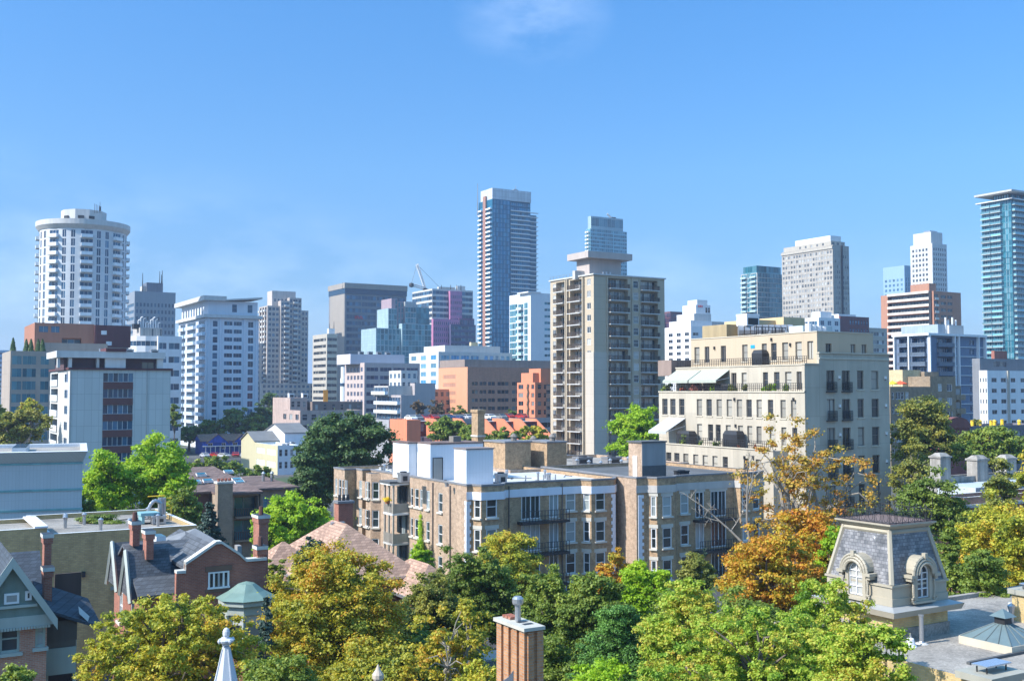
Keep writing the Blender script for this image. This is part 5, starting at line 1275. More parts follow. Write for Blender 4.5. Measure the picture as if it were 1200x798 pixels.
# ================================================================== left near group
# metal clad building
MC = panels('blue_grey_metal', (.42, .48, .51), .28, 2.6, .012, .82, .03); TEALB = plain('teal_strip', (.16, .36, .38), .5)
b = B('metal_clad_building', 'pale blue-grey metal clad building with an overhanging flat roof, left edge', 'building', -90, -60, 97.5, 545, 92, L=14, g=R(22))
H = b.H; W = b.W
b.rect(0, 0, W, 14, 0, H, MC, S(), None, par=0)
mb = MB(); z1 = b.z(528, W, 0)
lo, hi = [(0, 0), (W, 0), (W, 14), (0, 14)], [(-.9, -.9), (W+.4, -.9), (W+.4, 15), (-.9, 15)]
for i in range(4): mb.face([(*lo[i], H+.01), (*lo[(i+1) % 4], H+.01), (*hi[(i+1) % 4], z1), (*hi[i], z1)], MC)
ih = [(-.2, 0), (W-.2, 0), (W-.2, 13.6), (-.2, 13.6)]
for i in range(4):
    mb.face([(*hi[i], z1), (*hi[(i+1) % 4], z1), (*ih[(i+1) % 4], z1+.02), (*ih[i], z1+.02)], WHITE); mb.face([(*ih[i], z1+.02), (*ih[(i+1) % 4], z1+.02), (*ih[(i+1) % 4], z1-.3), (*ih[i], z1-.3)], WHITE)
mb.face([(*p, z1-.3) for p in ih], MATS['roof_gravel']); mb.build('roof', b.root)
mb = MB()
for p in (574, 597): z = b.z(p, W, 0); mb.box(-.05, -.08, z, W+.08, -.003, z+.18, TEALB); 
mb.box(-.05, -.06, H-.15, W+.06, -.003, H+.0, TEALB); mb.build('trim_strip', b.root)
MB().box(b.fx(16, 4), 2, z1-.3, b.fx(32, 4), 10, z1+.25, WHITE, GLB).build('skylight', b.root); b.done()
# yellow brick building
YBR = brick('yellow_brick', (.40, .29, .13), (.50, .37, .17), (.34, .26, .16), w=.3, h=.12, big=.2, mo=.014)
b = B('yellow_brick_building', 'long yellow brick building with a flat roof carrying ducts and pipes', 'building', 40, 58, 232, 626, 74, L=13)
H = b.H; W = b.W
b.rect(0, 0, W, 13, 0, H, YBR, S(), None, roof=MATS['roof_gravel'], par=.35, cap=WHITE)
x0 = b.fx(-60, 0); z2 = b.z(617.5, 0, 0); b.rect(x0, -.3, -.1, 6.5, 0, z2, YBR, S(), None, roof=MATS['roof_gravel'], par=.3, cap=WHITE)
MB().box(-.9, -.35, z2, -.05, 6.6, z2+.12, WHITE).build('coping', b.root)
MB().box(b.fx(132), -.08, b.z(698), b.fx(142), -.003, b.z(694), TRIM).box(b.fx(98), -.25, b.z(673, 4), b.fx(102), -.003, b.z(667, 4), DARK).build('wall_vent', b.root)
xw = b.fx(170, 3)
TU = plain('teal_unit', (.22, .40, .42), .5, .08)
mb = MB(); x = b.fx(163, 6); z = b.z(600, x, 6); mb.box(x, 5, H+.3, b.fx(185, 6), 6.5, z, TU); mb.box(x+.1, 5.1, H-.3, x+.3, 6.4, H+.3, TU); mb.box(b.fx(185, 6)-.3, 5.1, H-.3, b.fx(185, 6)-.1, 6.4, H+.3, TU); mb.build('air_handler', b.root)
mb = MB(); x = b.fx(184, 7)
pts = [(x-.55+.55*(1-math.cos(t)), 7, H+.5+.75*math.sin(t)) for t in np.linspace(0, math.pi/2, 6)]+[(x+.35, 7, H+1.0), (x+.4, 7, H)]
for p, q in zip(pts[:-1], pts[1:]): mb.tube(p, q, .14, .14, STEEL, 8)
mb.build('duct', b.root)
for p in (190.5, 194): x = b.fx(p, 7); MB().tube((x, 7.5, H-.3), (x, 7.5, b.z(583, x, 7.5)), .2, .2, STEEL, 8).build('flue_pipe', b.root)
YL = plain('safety_yellow', (.75, .48, .02), .5, .04)
mb = MB(); x = b.fx(197, 7)
for k in (0, .55): mb.tube((x+k, 8, H-.3), (x+k, 8, b.z(594, x, 8)), .05, .05, YL, 5)
for k in range(6): mb.tube((x, 8, H-.2+k*.3), (x+.55, 8, H-.2+k*.3), .035, .035, YL, 5)
mb.tube((b.fx(174, 8), 8, H+1.5), (x, 8, H+1.5), .05, .05, YL, 5); mb.build('ladder', b.root)
hvac(b, b.fx(180, 4.5), 4.5, H-.3, 1.0, .8, .6); b.done()
b2 = b
# hedge creeper on the yellow roof is added with the trees
# ---- small house, grey shingles and brick gable
RB = brick('red_brick', (.30, .095, .06), (.38, .13, .08), (.3, .2, .16), big=.25, blot=1.0)
GP = plain('sage_trim', (.36, .40, .37), .6, .08)
b = B('brick_house', 'red brick house with coped street gable, grey shingles and green bay roof', 'house', 152, 170, 312, 697, 60)
H = b.H; W = b.W; fx = b.fx; sth = S(GL, WHITE, wall=RB, det=1, fw=.09, sill=LT)
ridge = b.z(640, 0, 4.2)
b.rect(0, 0, W, 8.5, 0, H, RB, sth, None, [('raw', [('dh', .2, .32, H-2.6, H-.8, 3), ('dh', .6, .72, H-2.6, H-.8, 3)])], par=0)
gable(b, 0, fx(252, 0), 0, 8.5, H, ridge, RB, MATS['shingle_grey'], 'x', .35)
# two little side gablets with sage bargeboards
for ya, yb_ in ((.6, 3.4), (4.6, 7.6)):
    mb = MB(); ym = (ya+yb_)/2; zt = H+2.2; xo = -.55
    mb.mesh([(xo, ya, H-.3), (xo, yb_, H-.3), (xo, ym, zt), (1.8, ya, H-.3), (1.8, yb_, H-.3), (1.8, ym, zt)], [(0, 2, 1), (0, 3, 5, 2), (1, 2, 5, 4)], MATS['shingle_grey'])
    for yy in (ya, yb_): mb.tube((xo-.06, yy-(.15 if yy == ya else -.15), H-.5), (xo-.06, ym, zt+.05), .12, .12, GP, 4)
    mb.build('side_gable', b.root)
# brick front gable with coping: stepped outline
xa, xb = fx(208, -1.2), fx(313, -1.2); za = b.z(672, xa, -1.2); zt = b.z(637, fx(257, -1.2), -1.2); xm = fx(257, -1.2)
out = [(xa, za), (xa+.5, za), (xa+.5, za+.45), (xa+1.0, za+.75), (xm-.15, zt), (xm+.15, zt), (xb-1.6, za+.75), (xb-1.2, za+.35), (xb, za+.35)]
mb = MB(); y0, y1 = -1.2, -.85
base = [(xa, 0)]+out+[(xb, 0)]
gx0, gx1, gz0, gz1 = fx(246, -1.2), fx(268.5, -1.2), b.z(687, xm, -1.2), b.z(671, xm, -1.2)
mb.face([(x, y0, z) for x, z in base[::-1]][::-1], RB); mb.face([(x, y1, z) for x, z in base][::-1], RB)
for p, q in zip(base[:-1], base[1:]): mb.face([(p[0], y0, p[1]), (p[0], y1, p[1]), (q[0], y1, q[1]), (q[0], y0, q[1])], RB)
mb.box(xa, y1+.002, 0, xb, 8, H-.1, RB); mb.build('gable_wall', b.root)
mb = MB()
for p, q in zip(out[:-1], out[1:]):
    mb.mesh([(p[0], y0-.12, p[1]+.003), (q[0], y0-.12, q[1]+.003), (q[0], y1+.1, q[1]+.003), (p[0], y1+.1, p[1]+.003), (p[0], y0-.12, p[1]+.16), (q[0], y0-.12, q[1]+.16), (q[0], y1+.1, q[1]+.16), (p[0], y1+.1, p[1]+.16)], [(0, 1, 5, 4), (1, 2, 6, 5), (2, 3, 7, 6), (3, 0, 4, 7), (4, 5, 6, 7), (3, 2, 1, 0)], STONE)
mb.build('coping', b.root)
mb = MB()
for i in range(2):
    w_ = (gx1-gx0)/2; x = gx0+i*w_; mb.face([(x, y0-.03, gz0), (x+w_, y0-.03, gz0), (x+w_, y0-.03, gz1), (x, y0-.03, gz1)], GL)
    for k in (0, .5, 1): mb.box(x+w_*k-.05, y0-.08, gz0, x+w_*k+.05, y0-.031, gz1, WHITE)
mb.box(gx0-.05, y0-.09, gz1, gx1+.05, y0-.004, gz1+.08, WHITE).box(gx0-.08, y0-.12, gz0-.1, gx1+.08, y0-.004, gz0, WHITE); mb.build('window', b.root)
MB().box(gx0-.2, y0-.06, gz1+.1, gx1+.2, y0-.004, gz1+.4, plain('dark_lintel', (.17, .1, .07), .9)).box(gx0-.2, y0-.06, gz0-.3, gx1+.2, y0-.004, gz0-.12, plain('dark_lintel', (.17, .1, .07), .9)).build('lintel', b.root)
# cross roof behind the brick gable, a little lower
gable(b, xa+.6, xb-1.0, y1+.12, 8, za+.1, zt-.35, RB, MATS['shingle_grey'], 'y', .05)
mb = MB(); x = fx(226, 5); mb.mesh([(x-1.6, 4.8, ridge-.3), (x+1.6, 4.8, ridge-.2), (x+.5, 6.3, ridge+.55), (x-1.6, 7.4, ridge-.2), (x+1.8, 7.4, ridge-.2)], [(0, 1, 2), (0, 2, 3), (1, 4, 2), (3, 2, 4)], plain('light_shingle', (.20, .21, .225), .9, .15)); mb.build('dormer_roof', b.root)
MB().box(fx(182, 5.5), 5, ridge-.8, fx(193, 5.5), 6.4, ridge+.35, WHITE, GLT).build('skylight', b.root)
def chimney(b, p0, p1, yt_, yb_, back, l, name='chimney', pots=0, mat=RB):
    x0_, x1_ = b.fx(p0, back), b.fx(p1, back); z1_ = b.z(yt_, x0_, back); z0_ = b.z(yb_, x0_, back); mb = MB(); w = x1_-x0_
    mb.box(x0_, back, z0_, x1_, back+l, z1_-.5, mat); mb.box(x0_-.06, back-.06, z1_-.497, x1_+.06, back+l+.06, z1_-.2, mat); mb.box(x0_-.1, back-.1, z1_-.197, x1_+.1, back+l+.1, z1_, STONE if pots != 9 else mat, DARK)
    o = mb.build('chimney', b.root)
    for k in range(pots if pots != 9 else 0): MB().lathe(x0_+w*(k+.5)/pots, back+l/2, [(.16, z1_), (.13, z1_+.5)], plain('dark_pot', (.12, .05, .04), .8), 8).build('chimney_pot', o)
    return o
chimney(b, 156.5, 164.5, 611, 640, 3.2, .9, pots=1); chimney(b, 172.5, 181, 622, 656, 1.4, .9); chimney(b, 303, 312.5, 640, 730, -1.15, .7, pots=1); chimney(b, 304, 315, 604, 735, 4.0, 1.2, pots=1)
MB().box(fx(279, 3), 3, H, fx(284, 3), 3.6, b.z(637, 8, 3), plain('grey_flue', (.3, .29, .28), .8)).build('flue', b.root)
# corner bay with copper roof
CO = plain('verdigris', (.16, .25, .22), .55, .12, 1.5)
bx, by = fx(289, -2.0), -2.2; r8 = 1.35
oct_ = lambda r: [(bx+r*math.cos(R(22.5+45*i)), by+r*math.sin(R(22.5+45*i))) for i in range(8)]
ze = b.z(699, bx, by); zt2 = b.z(684, bx, by)
mb = MB(); pr = [(r8*1.25, ze), (r8*.75, ze+.35), (r8*.35, ze+.75), (.05, zt2+.15)]
for (ra, z0_), (rb, z1_) in zip(pr[:-1], pr[1:]): mb.frustum(oct_(ra), z0_, oct_(rb), z1_+.001, CO)
mb.build('bay_roof', b.root)
mb = MB(); mb.prism(oct_(r8*1.15), ze-.3, ze-.003, GP); mb.prism(oct_(r8), ze-.8, ze-.303, GP); mb.prism(oct_(r8*.95), 0, ze-2.4, RB)
for i in range(8):
    q = oct_(r8*.97)[i]; mb.lathe(*q, [(.1, ze-2.4), (.1, ze-.8)], GP, 6)
mb.build('bay', b.root)
mb = MB(); mb.prism(oct_(r8*.86), ze-2.4, ze-.8, GL); mb.prism(oct_(r8*.88), ze-1.35, ze-.8, CONCW); mb.build('bay_window', b.root)
b.done(); HOUSEI = b
# ---- far-left Victorian house
PKB = brick('pink_red_brick', (.42, .17, .11), (.52, .24, .16), (.45, .36, .3), big=.2, blot=1.2)
b = B('victorian_house', 'brick house with a sage green shingled gable and blue slate roof, bottom left corner', 'house', -60, -42, 58, 722, 50, L=6.4)
H = b.H; W = b.W; fx = b.fx; SAGE = plain('sage_shingle', (.17, .225, .20), .7, .12, 3)
stv = S(GL, plain('sage_frame', (.34, .40, .36), .5), wall=PKB, det=1, fw=.11, sill=GP); stv['depth'] = {'dh': .12}
xm = fx(15); zr = b.z(655, xm, 0); sl = (zr-H)/(W-xm)
b.rect(0, 0, W, 6.4, 0, b.z(722, xm, 0), PKB, stv, [('raw', [('dh', fx(3)/W, fx(26.5)/W, b.z(764.5, xm), b.z(732, xm), 3), ('dh', fx(44.5)/W, fx(56.5)/W, b.z(762, xm), b.z(730, xm), 3), ('dh', fx(3)/W, fx(24)/W, b.z(764.5, xm)-3.1, b.z(732, xm)-3.1, 3), ('dh', fx(42)/W, fx(55)/W, b.z(764.5, xm)-3.1, b.z(732, xm)-3.1, 3)])], par=0)
mb = MB(); zg = b.z(722, xm, 0); wv = xm; 
mb.face([(xm-(zr-zg)/sl, -.25, zg), (xm+(zr-zg)/sl, -.25, zg), (xm, -.25, zr-.05)], SAGE)
mb.box(-.1, -.3, zg-.5, W+.25, -.01, zg, GP)
for i in range(30): mb.box(i*.2*W/5.8, -.36, zg-.62, i*.2*W/5.8+.1, -.301, zg-.5, GP)
mb.build('gable', b.root)
zt_ = b.z(716, xm); mb = MB()
for p0, p1, za_, zb_ in ((6.5, 24, 706, 693.5), (31, 38.5, 703.5, 692.5)):
    q0, q1, s0, s1 = fx(p0), fx(p1), b.z(za_, xm), b.z(zb_, xm); mb.box(q0, -.34, s0, q1, -.251, s1, WHITE); mb.face([(q0+.1, -.345, s0+.1), (q1-.1, -.345, s0+.1), (q1-.1, -.345, s1-.1), (q0+.1, -.345, s1-.1)], GL)
mb.build('window', b.root)
MB().box(fx(-20), -.42, b.z(711, xm), fx(45), -.252, b.z(708, xm), GP).build('gable_ledge', b.root)
mb = MB(); ov = .55
for sg in (-1, 1):
    e = xm+sg*(zr-H+.6)/sl; ze_ = H-.6
    v = [(xm, -ov, zr), (e, -ov, ze_), (e, 6.6, ze_), (xm, 6.6, zr)]; v2 = [(x, y, z+.16) for x, y, z in v]
    mb.mesh(v+v2, [(0, 1, 2, 3), (7, 6, 5, 4), (0, 4, 5, 1), (1, 5, 6, 2), (2, 6, 7, 3)], MATS['slate_blue'])
mb.build('roof', b.root)
for sg in (-1, 1):
    e = xm+sg*(zr-H+.6)/sl; mb = MB()
    mb.mesh([(xm, -ov-.07, zr+.17), (e, -ov-.07, H-.43), (e, -ov-.07, H-.95), (xm, -ov-.07, zr-.35), (xm, -ov+.0-.002, zr+.17), (e, -ov-.002, H-.43), (e, -ov-.002, H-.95), (xm, -ov-.002, zr-.35)], [(0, 1, 2, 3), (7, 6, 5, 4), (0, 4, 5, 1), (3, 2, 6, 7), (1, 5, 6, 2)], GP); mb.build('bargeboard', b.root)
# rear roof, brick wing and porch
gable(b, 2, W+.6, 6.7, 13, H-1.2, zr-1.2, PKB, MATS['slate_blue'], 'x', .2)
b.rect(0, 6.7, W+.5, 13, 0, H-1.2, PKB, stv, None, par=0)
x5, x6 = W+.35, fx(117, 2.5); zp = b.z(694, W, 2.5)
mb = MB(); v = [(x5-.4, 1.2, zp-.7), (x6, 1.2, zp-1.9), (x6, 5.5, zp-1.2), (x5-.4, 5.5, zp-.0)]; v2 = [(x, y, z+.15) for x, y, z in v]
mb.mesh(v+v2, [(3, 2, 1, 0), (4, 5, 6, 7), (0, 1, 5, 4), (1, 2, 6, 5), (2, 3, 7, 6)], MATS['slate_blue']); mb.build('porch_roof', b.root)
MB().mesh([(x5+1.3, 1.3, zp-1.02), (x6-.5, 1.3, zp-1.62), (x6-.4, 2.3, zp-1.42), (x5+1.4, 2.3, zp-.82)], [(0, 1, 2, 3)], plain('pale_flashing', (.5, .48, .44), .7)).build('roof_patch', b.root)
MB().box(x5-.3, 5.2, 0, x6-.6, 9, zp-1.6, plain('dark_shed', (.06, .05, .055), .9)).build('rear_wing', b.root)
zd = b.z(752, x5, 1.5); mb = MB(); mb.box(x5-.3, 1.4, zd-.3, x6-1.2, 5.1, zd, plain('deck_wood', (.12, .10, .085), .9))
for k in range(22): x = x5-.3+(x6-1.2-x5+.3)*k/21; mb.box(x-.05, 1.4, zd+.001, x+.05, 1.46, zd+1.0, plain('deck_wood', (.12, .10, .085), .9))
mb.build('deck', b.root)
MB().box(x5-.25, 1.35, zd-1.6, x6-1.2, 1.39, zd-.31, plain('sage_board', (.32, .36, .33), .7, .1)).build('deck_skirt', b.root)
for x in (x5-.2, x6-1.3): MB().box(x, 1.5, 0, x+.15, 1.65, zp-1.5, GP).build('porch_post', b.root)
chimney(b, 53, 61.5, 626, 700, 5.0, .8, pots=0); chimney(b, 54, 63, 665, 715, 2.8, .7)
MB().box(fx(66, 7), 7, zp-1.4, fx(97, 7), 7.1, b.z(675, W, 7), plain('dark_railing', (.09, .06, .05), .8)).build('fence_panel', b.root); b.done()
# ---- balcony apartment block with brown roof
b = B('apartment_building', 'tan apartment building with brown sloping roof, skylights and corner balconies', 'apartment building', 222, 256, 304, 580, 128, L=14)
H = b.H; TNB = brick('tan_brick_mid', (.30, .215, .15), (.36, .26, .18), (.34, .28, .22), big=.2); fx = b.fx
stq = S(GLT, GREYF, wall=TNB, rail=plain('rail_dark_brown', (.05, .04, .04), .5), bout=.7, det=1, mull=1.6, railstyle='bars')
b.rect(0, 0, b.W, 16, 0, H, TNB, stq, [([('balc', .40, .98)], H-.1, 2.78, 4)], None, par=0)
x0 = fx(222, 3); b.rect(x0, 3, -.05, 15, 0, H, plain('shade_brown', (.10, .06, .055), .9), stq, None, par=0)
mb = MB(); zr = b.z(550, 2, 13); v = [(x0-.5, 2.5, H+.0), (-.1, 2.5, H+.0), (-.1, -.8, H), (b.W+.3, -.8, H), (b.W-1.5, 15, zr), (x0-.5, 15, zr)]
mb.mesh(v+[(x, y, z+.25) for x, y, z in v], [(6, 7, 10, 11), (7, 8, 9, 10), (0, 1, 7, 6), (1, 2, 8, 7), (2, 3, 9, 8), (3, 4, 10, 9), (5, 4, 3, 2, 1, 0)], MATS['roof_brown']); mb.build('roof', b.root)
sl = (zr-H)/17.8
for p, yy in ((236, 10), (244, 6.5), (230, 6.2), (268, 11), (278, 6.5), (281, 5)):
    x = fx(p, yy); q_ = .5; zz_ = H+.25+(yy+.8 if x > 0 else yy-2.5)/15.8*(zr-H) if False else H+.25+(yy-.8)/14.2*(zr-H)
    mb = MB(); mb.mesh([(x-.6, yy-.5, zz_-.1), (x+.6, yy-.5, zz_-.1), (x+.6, yy+.3, zz_+.1), (x-.6, yy+.3, zz_+.1), (x-.6, yy-.5, zz_+.15), (x+.6, yy-.5, zz_+.15), (x+.6, yy+.3, zz_+.35), (x-.6, yy+.3, zz_+.35)], [(0, 1, 5, 4), (1, 2, 6, 5), (2, 3, 7, 6), (3, 0, 4, 7)], WHITE); mb.face([(x-.5, yy-.4, zz_+.185), (x+.5, yy-.4, zz_+.185), (x+.5, yy+.2, zz_+.335), (x-.5, yy+.2, zz_+.335)], GLT); mb.build('skylight', b.root)
xc0, xc1 = fx(256, -1.2), fx(273.5, -1.2); zc_ = b.z(567, 0, -1.2); MB().box(xc0, -1.2, 0, xc1, .0-.003, zc_, TNB).box(xc0-.1, -1.3, zc_+.002, xc1+.1, .3, zc_+.25, STONE).build('chimney', b.root)
for k in range(4): MB().lathe(xc0+.25+k*.43, -.6, [(.17, zc_+.25), (.17, zc_+.6)], plain('red_pot', (.3, .1, .07), .8), 7).build('chimney_pot', b.root)
b.done()
b = B('low_building', 'low brown-roofed building between the balcony block and the big dark tree', 'building', 296, 306, 341, 574, 135, L=14)
b.rect(0, 0, b.W, 12, 0, b.H, TNB, stq, [(ev('win', 3), b.H-.3, 2.8, 3)], None, par=0)
mb = MB(); H = b.H; zr = b.z(560, 3, 11); v = [(-1, -.5, H), (b.W+1, -.5, H), (b.W, 12, zr), (-1, 12, zr)]; mb.mesh(v+[(x, y, z+.25) for x, y, z in v], [(4, 5, 6, 7), (0, 1, 5, 4), (1, 2, 6, 5), (3, 0, 4, 7), (3, 2, 1, 0)], MATS['roof_brown']); mb.build('roof', b.root)
for p in (309, 319): MB().lathe(b.fx(p, 6), 6, [(.2, H), (.2, b.z(560, 3, 6)+.6), (.3, b.z(560, 3, 6)+.62), (.05, b.z(560, 3, 6)+.9)], STEEL, 7).build('vent_pipe', b.root)
b.done()
# ---- tan hipped-roof house
b = B('brick_house', 'brick house with a tan hipped roof and red chimney, left of the brown apartment house', 'house', 318, 372, 470, 668, 78)
H = b.H; W, L_ = 7.1, 10.; b.C = (sx(372, 560)*78, 78)
X0, Y0 = sx(372, 570)*72, 72; b.C = (X0, Y0); b.root.location = (X0, Y0, 0)
zE = 7.2; zR = 10.5
mb = MB(); MB().box(0, 0, 0, W, L_, zE-.05, RB).build('wall', b.root)
def hip(x0, y0, x1, y1, ze, zr, part='roof'):
    mb = MB(); m = min(x1-x0, y1-y0)/2
    a, c = (((x0+m), (y0+y1)/2), ((x1-m), (y0+y1)/2)) if x1-x0 > y1-y0 else (((x0+x1)/2, y0+m), ((x0+x1)/2, y1-m))
    v = [(x0, y0, ze), (x1, y0, ze), (x1, y1, ze), (x0, y1, ze), (*a, zr), (*c, zr)]
    f = [(0, 1, 5, 4), (1, 2, 5), (2, 3, 4, 5), (3, 0, 4)] if x1-x0 > y1-y0 else [(0, 1, 4), (1, 2, 5, 4), (2, 3, 5), (3, 0, 4, 5)]
    mb.mesh(v, f, MATS['shingle_tan']); mb.face([(x0, y0, ze), (x0, y1, ze), (x1, y1, ze), (x1, y0, ze)], TRIM)
    o = mb.build(part, b.root)
    mb = MB(); mb.box(x0-.12, y0-.12, ze-.14, x1+.12, y0, ze+.02, STEEL).box(x0-.12, y0, ze-.14, x0, y1, ze+.02, STEEL); mb.build('gutter', o)
hip(-.6, -.6, W+.6, L_+.6, zE, zR)
hip(-3.0, 4.0, 3, 9.8, zE-.6, zE+1.9)
MB().box(-2.5, 4.6, 0, -.01, 9.2, zE-.7, RB).build('wall', b.root)
xr = W-3.0; hip(xr+1, -4.2, W+2.6, 3.4, zE-.9, zE+.9); MB().box(xr+1.5, -3.6, 0, W+2, -.01, zE-1.0, RB).build('wall', b.root)
for f in (.45, .55): MB().box(W*f, L_*.55, zR-.6, W*f+.3, L_*.55+.4, zR-.1, STEEL).build('vent', b.root)
b.done()
CHY = 11.; CHX = b.fx(403, CHY); ZC = b.z(589, CHX, CHY)
MB().box(-.6, -.45, 0, .6, .45, ZC, RB).box(-.7, -.55, ZC+.002, .7, .55, ZC+.18, CAP).build('chimney', b.root, (CHX, CHY, 0))
for k in (-.35, 0, .35): MB().lathe(CHX+k, CHY, [(.14, ZC+.18), (.12, ZC+.65)], DARK, 7).build('chimney_pot', b.root)
# ================================================================== right near group: slate roof pavilion
GY = plain('pavilion_paint', (.37, .33, .255), .6, .06, 2); YB2 = brick('buff_brick', (.52, .36, .14), (.62, .46, .2), (.45, .38, .26), big=.25)
D0 = 50
SL2 = None
def slate():
    m, nt, bs = newmat('slate_patched'); br = N(nt, 'ShaderNodeTexBrick'); nt.links.new(wallvec(nt), br.inputs['Vector'])
    br.inputs['Scale'].default_value = 1; br.inputs['Brick Width'].default_value = .22; br.inputs['Row Height'].default_value = .16; br.inputs['Mortar Size'].default_value = .01
    br.inputs['Color1'].default_value = (.10, .105, .115, 1); br.inputs['Color2'].default_value = (.20, .20, .21, 1); br.inputs['Mortar'].default_value = (.05, .05, .06, 1)
    n1 = noise(nt, objvec(nt), 1.6, 6, .7); c = mixc(nt, 1., br.outputs[0], ramp(nt, n1, [(.3, (.6, .6, .6)), (.7, (1.8, 1.75, 1.7))]), 'MULTIPLY')
    n2 = noise(nt, objvec(nt), 1.1, 2, .5); k = ramp(nt, n2, [(.72, (0, 0, 0)), (.74, (1, 1, 1))]); c = mixc(nt, k, c, (.7, .72, .75)); nt.links.new(c, bs.inputs['Base Color']); bs.inputs['Roughness'].default_value = .5; return m
SLM = slate()
b = B('near_roof_building', 'near building with gravel flat roof, cupola skylight and slate mansard pavilion, bottom right', 'building', 900, 1044, 1260, 752, D0)
zR_ = zpy(752, D0); b.L = 9; yb_back = None
xL, xRt, yF, yB_ = -2.4, 30, -26, 5.2
b.rect(xL, yF, xRt, yB_, 0, zR_, YB2, S(GL, WHITE), None, roof=MATS['roof_gravel'], par=0)
railback = MB().box(xL, yB_-.3, zR_+.001, xRt, yB_, zR_+.22, MATS['roof_gravel']).build('parapet', b.root)
z = lambda py, x=0, y=0: b.z(py, x, y)
w1, l1 = b.fx(1108), b.ly(973, 0)           # size of the buff brick base
w1 = 3.9; l1 = 4.0
zc0 = z(722); mb = MB().box(0, 0, zR_-.02, w1, l1, zc0-.02, YB2); mb.box(-.06, -.06, zR_+.002, w1+.06, l1+.06, zR_+.55, MATS['roof_gravel']); mb.build('pavilion_base', b.root)
mb = MB(); e = .55; mb.frustum([(-e+.1, -e+.1), (w1+e-.1, -e+.1), (w1+e-.1, l1+e-.1), (-e+.1, l1+e-.1)], zc0, [(-e, -e), (w1+e, -e), (w1+e, l1+e), (-e, l1+e)], zc0+.28, GY)
mb.frustum([(-e, -e), (w1+e, -e), (w1+e, l1+e), (-e, l1+e)], zc0+.282, [(0, 0), (w1, 0), (w1, l1), (0, l1)], zc0+.42, plain('lead_grey', (.33, .335, .33), .4, .06)); mb.build('cornice', b.root)
zb0 = zc0+.42; zb1 = z(689); zt1 = z(624); i1 = .08; it = .62
mb = MB(); mb.box(.02, .02, zb0, w1-.02, l1-.02, zb1, GY); mb.box(-.06, -.06, zb1+.002, w1+.06, l1+.06, zb1+.1, GY); mb.box(-.03, -.03, zb0+.002, w1+.03, l1+.03, zb0+.35, GY); mb.build('plinth', b.root)
bq = [(i1, i1), (w1-i1, i1), (w1-i1, l1-i1), (i1, l1-i1)]; tq = [(it, it), (w1-it, it), (w1-it, l1-it), (it, l1-it)]
mb = MB(); mb.frustum(bq, zb1+.1, tq, zt1, SLM); mb.build('mansard', b.root)
mb = MB()
for i in range(4):
    j = (i+1) % 4; mb.tube((*bq[i], zb1+.1), (*tq[i], zt1), .13, .12, GY, 6); mb.tube((*tq[i], zt1-.1), (*tq[j], zt1-.1), .12, .12, GY, 6); 
mb.frustum(inset(tq, -.02), zt1, inset(tq, -.3), zt1+.22, GY, MATS['roof_brown']); mb.box(it-.32, it-.32, zt1+.222, w1-it+.32, l1-it+.32, zt1+.30, GY, MATS['roof_brown'])
mb.build('mansard_trim', b.root)
# iron cresting on top
mb = MB(); cz = zt1+.3; q = [(it-.2, it-.2), (w1-it+.2, it-.2), (w1-it+.2, l1-it+.2), (it-.2, l1-it+.2)]
for i in range(4):
    a, c = np.array(q[i]), np.array(q[(i+1) % 4]); nn = 7
    for k in range(nn+1):
        p = a+(c-a)*k/nn; h = 1.0 if k in (0, nn) else .62
        mb.tube((*p, cz), (*p, cz+h), .02, .015, DARK, 4); mb.lathe(p[0], p[1], [(.01, cz+h), (.05, cz+h+.05), (.01, cz+h+.14)], DARK, 5)
        if k < nn:
            m2 = a+(c-a)*(k+.5)/nn; 
            for s in (-1, 1):
                for t in range(5):
                    t0, t1 = t/5*math.pi, (t+1)/5*math.pi; d = (c-a)/np.linalg.norm(c-a)*.14
                    mb.tube((*(m2+s*0*d+d*math.cos(t0)), cz+.3+.22*math.sin(t0)*s), (*(m2+d*math.cos(t1)), cz+.3+.22*math.sin(t1)*s), .014, .014, DARK, 3, False)
    mb.tube((*a, cz+.04), (*c, cz+.04), .02, .02, DARK, 4); mb.tube((*a, cz+.55), (*c, cz+.55), .016, .016, DARK, 4)
mb.build('iron_cresting', b.root)
